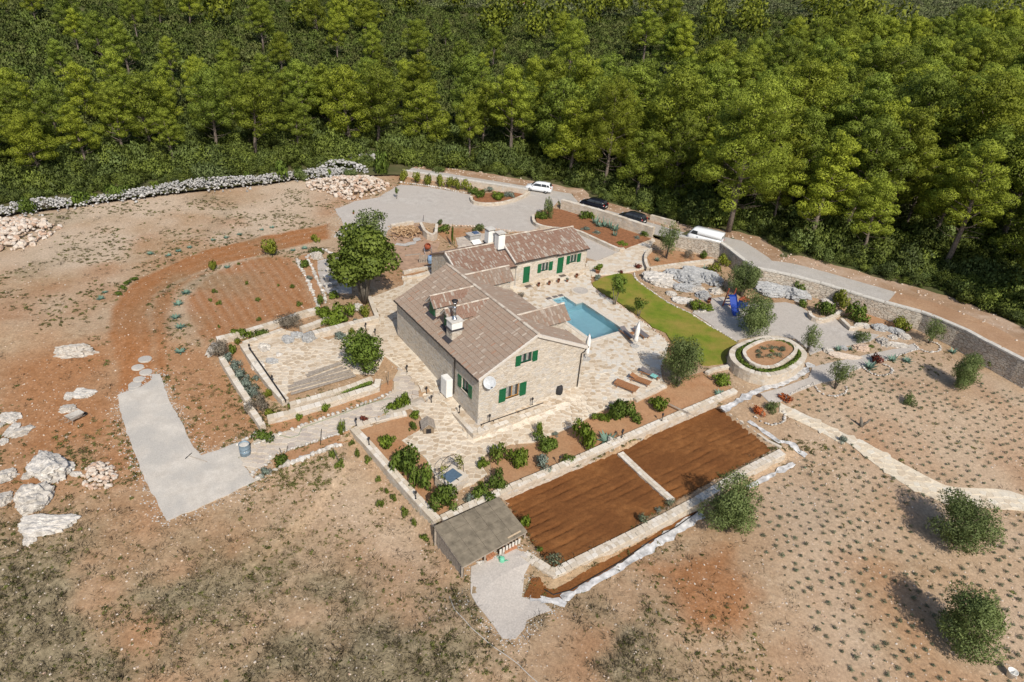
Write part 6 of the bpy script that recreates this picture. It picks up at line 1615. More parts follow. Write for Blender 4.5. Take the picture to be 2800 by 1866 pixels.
for x, y, w, h, m_, lab in [(1200, 590, 140, 70, M_rock_g, 'grey rock left in the rocky edge above the ringed olive'), (1320, 615, 140, 60, M_rock_g, 'grey rock right in the rocky edge above the ringed olive'), (1220, 700, 110, 90, M_rock, 'white standing stone at the right end of the gravel court'), (1390, 660, 100, 60, M_rock, 'pale stone right of the white standing stone'), (1300, 660, 90, 50, M_rock, 'pale stone beside the white standing stone'), (780, 775, 90, 60, M_rock, 'white stone below the gravel court, left of the agaves'), (905, 750, 70, 45, M_rock_g, 'grey stone between the agaves'), (1050, 745, 170, 70, M_rock_o, 'reddish flat rock below the gravel court'), (900, 815, 230, 50, M_rock_o, 'long low rock edge above the gravel walk'), (1330, 725, 200, 50, M_rock, 'low stone edge left of the ringed olive'), (1740, 680, 70, 60, M_rock, 'white rock right of the ringed olive'), (1060, 570, 120, 50, M_rock, 'pale rock at the right edge of the court planter')]:
    B('garden_rock', 9, x, y, w * .9, h * .9, lab, m_, .5, cat='rock')
for x, y, w, h, lab in [(900, 1055, 100, 70, 'round grey boulder left on the patio'), (1080, 1035, 130, 100, 'largest grey boulder at the patio wall'), (980, 1010, 110, 60, 'grey boulder between two others on the patio edge'), (700, 1125, 100, 70, 'pale boulder in the upper left of the patio'), (765, 1230, 110, 55, 'flat grey boulder in the left of the patio'), (825, 1175, 45, 35, 'small stone in the left of the patio'), (640, 1275, 110, 80, 'white boulder on the patio wall beside the metal bar'), (255, 1130, 80, 130, 'white rock at the corner of the vineyard wall'), (1500, 770, 90, 60, 'white rock right of the big tree trunks'), (1420, 355, 120, 60, 'pinkish rock at the upper right of the picnic yard'), (1150, 330, 110, 60, 'pink-white rock at the upper left of the picnic yard')]:
    B('garden_rock', 3, x, y, w, h, lab, M_rock_g if 'grey' in lab else M_rock, .8, cat='rock')
B('upright_stone', 5, 1478, 460, 50, 60, 'small upright stone standing on the bed wall', M_rock, 1.2, cat='rock'); B('garden_rock', 5, 1860, 205, 35, 20, 'white stone at the foot of the small fruit tree', cat='rock'); B('garden_rock', 6, 150, 360, 50, 40, 'white stone at the lawn edge by the young tree', cat='rock')
B('garden_rock', 7, 270, 345 + 30, 10, 10, 'small stone by the road edge', cat='rock') if False else None
for x, y, w, h, lab in [(640, 870, 70, 50, 0, )] if False else []: pass
# rows of edging stones
def edging(name, n, pts, size, label, mat=M_rock, gap=1.5, closed=False, cat='stone edging', lift=.1):
    line = xy(GL(n, pts)); line = smooth_line(line, 1, closed); c = np.array(line).mean(0); root = empty(name, (c[0], c[1], float(h_near(*c)))); tag(root, label, cat)
    P3 = [(x + rk.uniform(-.05, .05), y + rk.uniform(-.05, .05), float(h_near(np.float64(x), np.float64(y))) + lift, size * rk.uniform(.75, 1.3)) for x, y in subdiv(line, size * gap, closed)]
    stones(root, P3, mat, 200)
edging('stone_edging', 4, [(580, 640), (720, 580), (850, 530), (960, 490), (1100, 435), (1250, 385), (1400, 330), (1550, 280), (1670, 225)], .2, 'row of white stones edging the upper path bed')
edging('stone_edging', 4, [(600, 910), (720, 850), (800, 815), (870, 790), (940, 765), (1000, 740), (1060, 715), (1120, 690), (1180, 665), (1260, 645)], .3, 'row of big white stones edging the lower path bed', gap=1.6)
edging('stone_edging', 4, [(560, 880), (600, 840), (690, 800), (700, 740)], .2, 'small stone ring of the bed by the drive'); edging('stone_edging', 4, [(730, 725), (860, 680), (1000, 635), (1150, 590), (1340, 520)], .14, 'thin white stone line along the lower path side')
edging('stone_edging', 4, [(440, 640), (500, 600), (570, 570), (580, 545)], .2, 'pale stones behind the blue barrel')
edging('stone_edging', 3, [(980, 350), (1000, 400), (1040, 470), (1080, 540), (1100, 600), (1130, 680), (1160, 760)], .3, 'thick pale rock edge between vineyard and picnic yard, outer row', gap=1.3)
edging('stone_edging', 3, [(1060, 330), (1100, 400), (1140, 490), (1170, 560), (1210, 640), (1230, 720)], .24, 'pale rock edge of the picnic yard, inner row', gap=1.4)
edging('stone_edging', 3, [(1080, 320), (1150, 275), (1210, 265), (1280, 300), (1380, 320)], .26, 'pale rocks along the top of the picnic yard', gap=1.4)
edging('stone_edging', 6, [(420, 150), (430, 205), (520, 275), (620, 345), (740, 425), (900, 495), (1000, 565), (1150, 655), (1300, 742)], .13, 'line of pale stones along the right lawn edge'); edging('stone_edging', 6, [(60, 270), (150, 345), (270, 415), (350, 470), (430, 535), (520, 590), (600, 650), (680, 720), (720, 770)], .14, 'line of reddish stones along the pool side of the lawn', M_rock_o)
edging('stone_edging', 6, [(930, 480), (990, 490), (1080, 465)], .16, 'stones round the bright shrub at the lawn end')
edging('stone_ring', 9, [(660, 1030), (690, 1090), (760, 1130), (850, 1135), (920, 1110), (925, 1060)], .15, 'stone ring round the thin olive nearest the planter'); edging('stone_ring', 9, [(1040, 870), (1070, 920), (1150, 965), (1240, 970), (1295, 940), (1280, 900), (1200, 870)], .15, 'middle stone ring beside the gravel walk')
edging('stone_ring', 9, [(1470, 720), (1530, 770), (1620, 785), (1685, 760), (1670, 720), (1590, 685)], .15, 'stone ring round the small spreading olive'); edging('stone_ring', 9, [(190, 1300), (250, 1350), (340, 1370), (420, 1340), (435, 1290), (410, 1260)], .15, 'stone ring with orange flowers by the tilled beds')
edging('stone_edging', 14, [(870, 355), (1000, 370), (1100, 385), (1200, 400), (1300, 425), (1430, 445)], .22, 'stone edge below the yellow-green hedge row'); edging('stone_edging', 14, [(1170, 730), (1250, 705), (1400, 705), (1550, 715), (1700, 740), (1790, 750)], .22, 'pinkish stone edge along the car park behind the annex', M_rock_o)
edging('stone_edging', 9, [(480, 1115), (560, 1070), (660, 1035)], .1, 'thin stone line along the walk by the round planter'); edging('stone_edging', 9, [(940, 930), (1100, 880), (1220, 850), (1340, 805), (1500, 755)], .1, 'thin stone line along the gravel walk')
# pebbles in the fields: uncountable
pb = []
for k in range(9000):
    x, y = rng.uniform(-60, 50), rng.uniform(18, 100) if k % 3 else rng.uniform(18, 45)
    pb.append((x, y))
pb = np.array(pb); okp = bnd_query(pb[:, 0], pb[:, 1])[0] < -1
for pg in solid: okp &= ~inside(pg, pb[:, 0], pb[:, 1])
pb = pb[okp]; hb = h_near(pb[:, 0], pb[:, 1]); V0, F0 = mesh_arrays(SMALL['rubble_stone'][0]); VV, FF, AA = [], [], []; F0 = np.array(F0)
for k in range(len(pb)):
    s = rng.uniform(.03, .085) * (1.3 if rng.random() < .1 else 1); a_ = rng.uniform(0, 6.28); c_, s2 = math.cos(a_), math.sin(a_)
    VV.append((V0 * s) @ np.array([[c_, s2, 0], [-s2, c_, 0], [0, 0, 1]]) + np.array([pb[k, 0], pb[k, 1], hb[k] + .01])); FF.append(F0 + k * len(V0)); AA.append(np.full(len(V0), rng.random()))
tag(link('field_pebbles', mesh_np('field_pebbles', np.concatenate(VV), np.concatenate(FF), M_rock_o, np.concatenate(AA))), kind='stuff')
# loose gravel spilling over the edges of the gravel sheets
sp_pts = []
for pg, k_ in ((DRIVE, 34), (SHEDG, 34), (PARK, 14), (PATH1, 6)):
    for q in subdiv(pg, 1.0, True):
        for _ in range(k_): sp_pts.append((q[0] + rk.gauss(0, .3) + rk.uniform(-.5, .5), q[1] + rk.gauss(0, .3) + rk.uniform(-.5, .5)))
sp_pts = np.array(sp_pts); zs_ = h_near(sp_pts[:, 0], sp_pts[:, 1]); ins_ = np.zeros(len(sp_pts), bool)
for pg in solid: ins_ |= inside(pg, sp_pts[:, 0], sp_pts[:, 1])
sp_pts = sp_pts[~ins_]; zs_ = zs_[~ins_]; VV, FF, AA = [], [], []
for k in range(len(sp_pts)): VV.append(V0 * rk.uniform(.025, .07) + np.array([sp_pts[k, 0], sp_pts[k, 1], zs_[k] + .02])); FF.append(F0 + k * len(V0)); AA.append(np.full(len(V0), rk.uniform(.6, 1)))
tag(link('gravel_spill', mesh_np('gravel_spill', np.concatenate(VV), np.concatenate(FF), M_rock_w, np.concatenate(AA))), kind='stuff')
# roadside rubble
vp = []
for i in range(len(ve_lo)):
    for _ in range(7):
        t = rk.random(); x = ve_lo[i][0] * (1 - t) + ve_hi[i][0] * t + rk.uniform(-.8, .8); y = ve_lo[i][1] * (1 - t) + ve_hi[i][1] * t + rk.uniform(-.8, .8)
        vp.append((x, y, rk.uniform(.06, .2)))
VV, FF, AA = [], [], []
hv = h_far(np.array([v[0] for v in vp]), np.array([v[1] for v in vp]))
for k, (x, y, s) in enumerate(vp): VV.append(V0 * s + np.array([x, y, hv[k] + .04])); FF.append(F0 + k * len(V0)); AA.append(np.full(len(V0), rk.random()))
tag(link('roadside_rubble', mesh_np('roadside_rubble', np.concatenate(VV), np.concatenate(FF), M_rock_o, np.concatenate(AA))), kind='stuff')

# ------------------------------------------------------------------ planters and garden structures
def oval(c, a, b_, rot, n=40, sq=2.6):
    out = []
    for i in range(n):
        t = 2 * math.pi * i / n; ct, st = math.cos(t), math.sin(t)
        x = a * abs(ct) ** (2 / sq) * (1 if ct > 0 else -1); y = b_ * abs(st) ** (2 / sq) * (1 if st > 0 else -1)
        out.append((c[0] + x * math.cos(rot) - y * math.sin(rot), c[1] + x * math.sin(rot) + y * math.cos(rot)))
    return out
PZ = 1.05
outl = [G(6, x, y, PZ) for x, y in ((1250, 800), (1240, 860), (1275, 915), (1350, 970), (1450, 1010), (1560, 1030), (1680, 1010), (1790, 960), (1870, 900), (1900, 850), (1890, 820), (1830, 760), (1740, 705), (1640, 690), (1540, 690), (1450, 710), (1340, 750))]
ol = smooth_line(xy(outl), 1, True); oc = np.array(ol).mean(0)
pzb = float(h_near(oc[0], oc[1]))
top_z = lambda x, y: pzb + 1.0
wall('oval_planter', [(oc[0] + (x - oc[0]) * .95, oc[1] + (y - oc[1]) * .95) for x, y in ol], .5, lambda x, y: pzb - .3, top_z, M_wall, 'large oval two-tier stone planter at the end of the lawn', 'planter', coping=M_coping, cop_len=.45, closed=True, step=.5)
inn = [(oc[0] + (x - oc[0]) * .86, oc[1] + (y - oc[1]) * .86) for x, y in ol]
tag(sheet('planter_soil', inn, 0, M_bedsoil, .7, 0, zf=lambda X, Y: np.full(np.shape(X), pzb + .86), skirt=0), kind='structure')
il = [G(6, x, y, 1.25) for x, y in ((1360, 810), (1380, 870), (1440, 920), (1540, 950), (1640, 940), (1720, 890), (1800, 830), (1815, 780), (1760, 730), (1680, 705), (1580, 705), (1480, 735), (1400, 775))]
il = smooth_line(xy(il), 1, True)
wall('oval_planter_tier', il, .28, lambda x, y: pzb + .75, lambda x, y: pzb + 1.18, M_wall, 'inner oval stone ring of the two-tier planter', 'planter', coping=M_coping, cop_len=.4, closed=True, step=.5)
ic = np.array(il).mean(0); inn2 = [(ic[0] + (x - ic[0]) * .92, ic[1] + (y - ic[1]) * .92) for x, y in il]
tag(sheet('planter_soil', inn2, 0, M_bedsoil, .7, 0, zf=lambda X, Y: np.full(np.shape(X), pzb + 1.08), skirt=0), kind='structure')
# clipped hedge ring
hp = []
for i, (x, y) in enumerate(subdiv([(oc[0] + (a - oc[0]) * .80 , oc[1] + (b_ - oc[1]) * .80) for a, b_ in ol], .22, True)):
    hp.append(((x - oc[0], y - oc[1], .12), (.24, .24, .2)))
ring = link('hedge_ring', leaf_mesh('hedge_ring', hp, 6500, .075, 55, M_citrus, aspect=.6, shell=.6), None, (oc[0], oc[1], pzb + .9)); tag(ring, 'dark green clipped hedge ring between the two tiers of the oval planter', 'hedge')
for i, (fx_, fy_, k_, s) in enumerate(((-.6, -.1, 'lav', .55), (-.3, -.5, 'lav', .5), (.1, -.55, 'lav', .6), (.55, -.1, 'lav', .7), (.4, .4, 'lav', .5), (0, .5, 'lav', .5), (-.35, .35, 'lav', .5), (.1, .05, 'yellow', .35))):
    ex, ey = ic[0] + fx_ * 2.1 * UA.x * 1.3 - fy_ * 1.3 * UA.y, ic[1] + fx_ * 2.1 * UA.y + fy_ * 1.5 * UA.x
    if not inside(inn2, np.array([ex]), np.array([ey]))[0]: ex, ey = ic[0] + (ex - ic[0]) * .6, ic[1] + (ey - ic[1]) * .6
    tag(link('lavender_bush', KIND[k_][i % 3], None, (ex, ey, pzb + 1.05), i, (s, s, s * .7)), 'grey-green cushion in the inner ring of the oval planter', 'shrub', 'cushions of the oval planter')
# hedge strip in the planter by the patio
hs = subdiv(xy(GL(4, [(870, 310), (960, 285), (1150, 230), (1330, 185), (1500, 130)], .4)), .2, False); hc = np.array(hs).mean(0); hz_ = float(h_near(*hc))
tag(link('hedge_strip', leaf_mesh('hedge_strip', [((x - hc[0], y - hc[1], float(h_near(x, y)) - hz_ + .32), (.26, .26, .2)) for x, y in hs], 5000, .075, 56, M_citrus, aspect=.6, shell=.6), None, (hc[0], hc[1], hz_)), 'long clipped green hedge strip below the patio boards', 'hedge')
# planter walls by road and car park
for nm, n, pts, hgt, lab in (('planter_wall', 14, [(1435, 470), (1445, 510), (1520, 525), (1640, 525), (1760, 500), (1860, 460), (1905, 430)], .45, 'curved low stone wall of the car park planter'), ('planter_wall', 7, [(170, 560), (170, 610), (210, 640), (300, 660), (420, 670), (520, 680), (640, 735), (760, 790), (860, 835), (900, 830)], .5, 'long curved low wall round the red soil planter above the annex yard'),
      ('planter_wall', 7, [(1110, 990), (1220, 970), (1400, 945), (1620, 920)], .5, 'low wall below the walled corner bed at the ramp'), ('planter_wall', 7, [(1095, 990), (1070, 930), (1075, 870), (1120, 830)], .5, 'curved stone end beside the ramp top'), ('court_wall', 9, [(625, 455), (640, 495), (700, 520), (760, 515), (830, 485), (880, 450)], .5, 'curved stone planter wall at the right of the gravel court'), ('court_wall', 9, [(880, 510), (930, 560), (960, 590), (1050, 560)], .4, 'short stone wall right of the curved court planter'),
      ('yard_wall', 14, [(790, 700), (970, 670)], .5, 'straight pale wall behind the firewood heap'), ('yard_wall', 14, [(1030, 690), (1070, 770), (1150, 790), (1160, 700)], .9, 'square pale stone block beside the firewood heap'), ('yard_wall', 14, [(890, 1075), (1000, 1050), (1140, 1030)], .3, 'low wall in the yard left of the annex'), ('yard_wall', 14, [(880, 1120), (1000, 1110), (1070, 1090)], .3, 'stone edge beside the house rear path'),
      ('stone_step', 6, [(1040, 1010), (1100, 975), (1240, 950)], .3, 'stone steps between the lawn and the red border'), ('planter_wall', 6, [(430, 1240), (560, 1180), (690, 1115)], .25, 'low stone edge below the brown sunbeds')):
    wall(nm, smooth_line(xy(GL(n, pts, hgt * .7)), 1), .32, hz(-.1), hz(hgt), M_wall, lab, coping=M_coping, cop_len=.4, cop_th=.05)
for nm, pl_ in (('planter_soil', xy(GL(14, [(1450, 470), (1500, 440), (1700, 430), (1880, 425), (1840, 470), (1740, 500), (1600, 520), (1470, 510)], .2))), ('planter_soil', xy(GL(7, [(190, 560), (330, 500), (400, 510), (700, 600), (1120, 745), (1000, 790), (880, 830), (640, 730), (500, 670), (300, 650), (200, 620)], .2)))):
    tag(sheet(nm, pl_, .2, plain('red_planter_soil', (.27, .12, .055), .95, 0, .2, 3, .3), 1.0, 0, skirt=.1), kind='structure')
for pl_ in (xy(GL(7, [(1120, 960), (1090, 900), (1130, 840), (1300, 840), (1620, 900), (1600, 915), (1300, 945)])), xy(GL(14, [(1170, 760), (1250, 720), (1500, 725), (1560, 760), (1500, 800), (1250, 830)])), xy(GL(4, [(1420, 525), (1800, 400), (1920, 520), (1760, 610), (1960, 770), (2010, 900), (2200, 1120), (2050, 1225)])), xy(GL(5, [(540, 560), (880, 475), (1150, 365), (1460, 205), (1640, 150), (1830, 60)]) + GL(6, [(560, 1190), (700, 1110), (1000, 1000), (1200, 1100), (1270, 1140)]) + GL(5, [(1700, 350), (1250, 565), (640, 830), (560, 720)])), xy(GL(3, [(520, 1090), (600, 1240), (720, 1400), (860, 1560), (760, 1560), (560, 1330), (430, 1170)])), xy(GL(4, [(690, 420), (1000, 340), (1560, 180), (1690, 110), (1680, 210), (1250, 375), (900, 500), (720, 560)])), xy(GL(4, [(730, 740), (1000, 650), (1340, 530), (1340, 600), (1150, 660), (900, 760), (730, 830)])), xy(GL(9, [(900, 480), (1200, 560), (1450, 600), (1250, 480), (1100, 460), (950, 420)])), xy(GL(13, [(2130, 790), (2260, 760), (2300, 1150), (2240, 1160)]))):
    tag(sheet('garden_bed', pl_, .055, M_bedsoil, .8, .05, skirt=.05), kind='structure')
YARD = xy(GL(14, [(800, 690), (1030, 690), (1080, 800), (1180, 830), (1140, 1010), (890, 1060), (800, 1000)]))
tag(sheet('yard_soil', YARD, .05, plain('yard_earth', (.38, .25, .17), .95, 0, .15, 1.5, .3), 1.0, .1, skirt=.05), kind='structure')
PICN = xy(GL(3, [(1090, 370), (1240, 340), (1420, 350), (1450, 640), (1240, 640), (1190, 560), (1150, 480)])); tag(sheet('picnic_yard', PICN, .05, M_gravel, .9, .05), kind='structure')
for x, y, w in ((1037, 218, 90), (985, 277, 82), (1043, 311, 86), (993, 362, 76), (965, 402, 88), (955, 424, 70)):
    p = G(8, x, y); s = FPX / depth(p) * ZS[8][2]; r = w / s / 2
    m_ = MB(); m_.lathe([(r * 1.03, -.02), (r, .07), (r * .9, .085), (.001, .09)], 18); o = m_.build('stepping_disc', M_drive, None, loc=p, sc=(1, .95, 1)); tag(o, 'flat round pad of pale gravel on the red track above the drive', 'stepping pad', 'round pads at the top of the drive')

# ------------------------------------------------------------------ vehicles
M_cw = plain('white_car_paint', (.72, .74, .76), .25, 0, .03); M_cb = plain('black_car_paint', (.008, .009, .014), .18, 0, .05); M_cb2 = plain('dark_grey_car_paint', (.018, .02, .024), .22, 0, .05)
M_tyre = plain('tyre_rubber', (.02, .02, .02), .85); M_rimm = plain('wheel_alloy', (.45, .46, .48), .35, .8); M_lred = plain('rear_lamp_red', (.35, .02, .015), .3); M_lw = plain('front_lamp_clear', (.65, .66, .68), .15); M_trim = plain('black_plastic', (.02, .02, .022), .6); M_plate = plain('number_plate_white', (.75, .75, .74), .5)
def loft(mb, secs, a=.5, caps=True):
    n = len(secs[0]); vs = [p for s in secs for p in s]; fs = []
    for i in range(len(secs) - 1):
        for k in range(n): q = i * n; fs.append((q + k, q + n + k, q + n + (k + 1) % n, q + (k + 1) % n))
    if caps: fs.append(tuple(range(n))); fs.append(tuple(range((len(secs) - 1) * n, len(secs) * n))[::-1])
    mb.add(vs, fs, a)
def ring_sec(x, w, z0, z1, zr, r=.12):
    pts = [(w - r, z0), (w, z0 + r), (w + .02, (z0 + z1) / 2), (w - .03, z1 - .06), (w - .14, z1)]
    pts += [(0, z1 + zr)]
    left = [(-a, b_) for a, b_ in pts[:5][::-1]]
    return [(x, y, z) for y, z in pts + left]
def vehicle(name, p, ang, label, paint, kind_, cat='car'):
    r = empty(name, p, ang); tag(r, label, cat, kind='thing')
    if kind_ == 'hatch':
        Ln, wd = 4.1, .85
        body = [(-2.05, .70, .35, .75, .0), (-1.98, .80, .25, .90, .02), (-1.5, .85, .2, .93, .02), (0, .86, .2, .92, .02), (.9, .85, .2, .92, .03), (1.5, .83, .2, .84, .04), (1.9, .76, .25, .70, .03), (2.05, .62, .35, .58, .0)]
        gh_ = [(-1.93, .66, .60, .90, .98), (-1.6, .72, .58, .92, 1.42), (-.9, .74, .58, .92, 1.48), (.1, .74, .58, .92, 1.46), (.55, .73, .56, .92, 1.36), (1.15, .70, .60, .90, .96)]
        wh = ((-1.25, 1.28), .30)
    else:
        Ln, wd = 4.7, .95
        body = [(-2.3, .90, .40, 1.15, .0), (-2.28, .94, .3, 1.2, .01), (-1, .95, .25, 1.2, .01), (1.3, .95, .25, 1.2, .01), (2.0, .93, .28, 1.18, .01), (2.32, .86, .35, 1.0, .0)]
        gh_ = [(-2.3, .90, .78, 1.18, 1.90), (-2.2, .92, .80, 1.18, 1.98), (0, .92, .80, 1.18, 2.0), (1.5, .92, .80, 1.18, 1.97), (1.75, .90, .76, 1.18, 1.86), (2.2, .86, .74, 1.10, 1.22)]
        wh = ((-1.4, 1.45), .33)
    m_ = MB(); loft(m_, [ring_sec(*b_) for b_ in body]); o = m_.build('body', paint, r, True)
    m_ = MB(); loft(m_, [[(x, wb_, zb), (x, (wb_ + wt_) / 2 + .03, (zb + zt) / 2), (x, wt_, zt - .03), (x, 0, zt + .03), (x, -wt_, zt - .03), (x, -(wb_ + wt_) / 2 - .03, (zb + zt) / 2), (x, -wb_, zb)] for x, wb_, wt_, zb, zt in gh_]); cab = m_.build('cabin', paint, r, True)
    def side_pane(x0, x1, zb0, zt0, sy, mat=mg, nm='window'):
        def wy(x, z):
            for a, b_ in zip(gh_[:-1], gh_[1:]):
                if a[0] <= x <= b_[0] + 1e-6:
                    t = (x - a[0]) / (b_[0] - a[0]); q = [a[i] + (b_[i] - a[i]) * t for i in range(5)]; f = (z - q[3]) / max(.05, q[4] - q[3]); f = max(0, min(1, f)); mid = (q[1] + q[2]) / 2 + .03
                    return (q[1] + (mid - q[1]) * f * 2 if f < .5 else mid + (q[2] - mid) * (f - .5) * 2) + .04
            return .8
        m2 = MB(); v = []
        for x, z in ((x0[0], zb0), (x1[0], zb0), ((x0[0] + x1[0]) / 2 * .5 + (x0[1] + x1[1]) / 2 * .5, (zb0 + zt0) / 2) if False else (x1[1], zt0), (x0[1], zt0)): v.append((x, sy * wy(x, z), z))
        vm = [(v[0][0], 0, 0)]
        mid0 = (v[0][0] * .5 + v[3][0] * .5, sy * wy(v[0][0] * .5 + v[3][0] * .5, (zb0 + zt0) / 2), (zb0 + zt0) / 2); mid1 = (v[1][0] * .5 + v[2][0] * .5, sy * wy(v[1][0] * .5 + v[2][0] * .5, (zb0 + zt0) / 2), (zb0 + zt0) / 2)
        m2.add([v[0], v[1], mid1, v[2], v[3], mid0], [(0, 1, 2, 5), (5, 2, 3, 4)] if sy < 0 else [(5, 2, 1, 0), (4, 3, 2, 5)]); m2.build(nm, mat, r)
    for sy in (-1, 1):
        if kind_ == 'hatch':
            side_pane((-.42, -.42), (.98, .45), .97, 1.34, sy); side_pane((-1.28, -1.22), (-.5, -.5), .97, 1.36, sy); side_pane((-1.75, -1.6), (-1.36, -1.3), 1.0, 1.3, sy)
        else: side_pane((1.0, 1.0), (1.95, 1.7), 1.22, 1.72, sy)
    m_ = MB()
    if kind_ == 'hatch':
        m_.add([(1.18, -.60, .985), (1.18, .60, .985), (.62, .50, 1.40), (.62, -.50, 1.40)], [(0, 1, 2, 3)]); m_.build('windscreen', mg, r)
        m_ = MB(); m_.add([(-1.935, -.55, 1.06), (-1.70, -.50, 1.40), (-1.70, .50, 1.40), (-1.935, .55, 1.06)], [(0, 1, 2, 3)]); m_.build('rear_window', mg, r)
    else:
        m_.add([(2.19, -.7, 1.25), (2.19, .7, 1.25), (1.80, .64, 1.84), (1.80, -.64, 1.84)], [(0, 1, 2, 3)]); m_.build('windscreen', mg, r)
        m_ = MB(); m_.box((-2.34, -.62, 1.30), (-2.315, .62, 1.75)); m_.build('rear_window', M_curtain, r)
        for sy in (-1, 1): m_ = MB(); m_.box((-2.33, sy * .84 - .02, .5), (-2.31, sy * .84 + .02, 1.85)); m_.build('door_seam', M_trim, r)
    for x in wh[0]:
        for sy in (-1, 1):
            Mx = Matrix.Translation((x, sy * (wd - .1), wh[1])) @ Matrix.Rotation(math.pi / 2, 4, 'X')
            m_ = MB(); m_.lathe([(wh[1] * .62, -.11), (wh[1] * .96, -.11), (wh[1], -.07), (wh[1], .07), (wh[1] * .96, .11), (wh[1] * .62, .11)], 20, Mx); w_ = m_.build('wheel', M_tyre, r, True)
            m_ = MB(); m_.lathe([(wh[1] * .62, -.10), (wh[1] * .5, -.125), (.05, -.115), (.05, .115), (wh[1] * .5, .125), (wh[1] * .62, .10)], 16, Mx); m_.build('rim', M_rimm, w_)
    xr = -2.0 if kind_ == 'hatch' else -2.32; zl = .88 if kind_ == 'hatch' else .85
    for sy in (-1, 1):
        m_ = MB(); m_.box((xr - .02, sy * (wd - .16) - .07, zl - .14), (xr + .12, sy * (wd - .16) + .07, zl + .12)); m_.build('tail_light', M_lred, r)
        m_ = MB(); m_.box((body[-1][0] - .25, sy * (wd - .28) - .12, .58), (body[-1][0] - .06, sy * (wd - .28) + .12, .72)); m_.build('headlight', M_lw, r)
        m_ = MB(); m_.box((.75, sy * (wd + .06) - .07, .95), (.9, sy * (wd + .06) + .07, 1.07)); m_.build('mirror', paint, r)
    m_ = MB(); m_.box((xr - .06, -.26, .55), (xr - .02, .26, .66)); m_.build('number_plate', M_plate, r)
    m_ = MB(); m_.box((xr - .05, -wd * .8, .28), (xr + .1, wd * .8, .42)); m_.build('bumper', M_trim if kind_ == 'van' else paint, r)
    return r
def road_pose(n, x, y, side=1.0):
    p = GF(n, x, y); best = min(range(1, len(BND)), key=lambda i: dist_edge([tuple(BND[i - 1][:2]), tuple(BND[i][:2])], np.array([p.x]), np.array([p.y]), False)[0])
    d_ = Vector(BND[best][:2]) - Vector(BND[best - 1][:2]); d_.normalize(); nr = Vector((-d_.y, d_.x))
    q = Vector(p[:2]) + nr * side
    return Vector((q.x, q.y, float(h_far(q.x, q.y)[0]) + .06)), math.atan2(-d_.y, -d_.x)
ps, an = road_pose(7, 205, 385, .8); vehicle('parked_car', ps, an, 'white hatchback parked on the road above the car park entrance', M_cw, 'hatch')
ps, an = road_pose(7, 640, 512, .5); vehicle('parked_car', ps, an, 'black car behind the roadside wall, the one nearer the white hatchback', M_cb, 'hatch')
ps, an = road_pose(7, 945, 622, .5); vehicle('parked_car', ps, an, 'dark grey car behind the roadside wall, the one nearer the white van', M_cb2, 'hatch')
ps, an = road_pose(7, 1530, 800, .85); vn = vehicle('parked_van', ps, an, 'white panel van parked on the road behind the stone wall', M_cw, 'van', 'van'); vn.scale = (.95, .9, .9)

# ------------------------------------------------------------------ terrace furniture and small things
M_fab_w = plain('white_canvas', (.78, .77, .75), .9, 0, .06, 5); M_fab_d = plain('grey_mesh_fabric', (.16, .145, .15), .8, 0, .1, 20); M_teak = plain('reddish_teak', (.33, .155, .07), .7, 0, .2, 10); M_rust = plain('rusty_red', (.30, .08, .04), .8, 0, .2)
M_terra = plain('terracotta', (.42, .19, .10), .85, 0, .15); M_blue = plain('blue_plastic', (.010, .045, .28), .4, 0, .05); M_grey_w = plain('weathered_timber', (.34, .29, .24), .9, 0, .22, 7, .3); M_bluebarrel = plain('faded_blue_steel', (.20, .27, .33), .6, .2, .12, 4)
def parasol(n, x, y, label, hgt=2.7):
    p = G(n, x, y, .13); t = empty('closed_parasol', p); tag(t, label, 'parasol')
    MB().lathe([(.42, 0), (.42, .06), (.08, .09), (.05, .12)], 16).build('base', M_conc, t); MB().tube([(0, 0, .05), (0, 0, hgt)], .028, 8).build('pole', M_verge_w, t)
    m_ = MB(); n_ = 16; pr = [(.10, .55), (.21, .75), (.19, 1.0), (.15, 1.15), (.21, 1.4), (.20, 1.9), (.13, 2.35), (.04, hgt + .02)]; b_ = []
    for r_, z in pr:
        for k in range(n_): tt = 2 * math.pi * k / n_; q = r_ * (1 + .28 * math.cos(8 * tt)); b_.append((q * math.cos(tt), q * math.sin(tt), z + .04 * math.sin(3 * tt)))
    m_.add(b_, [(i * n_ + k, i * n_ + (k + 1) % n_, (i + 1) * n_ + (k + 1) % n_, (i + 1) * n_ + k) for i in range(len(pr) - 1) for k in range(n_)]); m_.build('folded_canopy', M_fab_w, t, True)
    MB().tube([(.17, 0, 1.12), (0, .17, 1.12), (-.17, 0, 1.12), (0, -.17, 1.12), (.17, 0, 1.12)], .02, 5).build('tie', M_fab_w, t)
parasol(6, 425, 775, 'closed white parasol standing between the two dark sunbeds'); parasol(6, 8, 885, 'closed white parasol at the right front corner of the house')
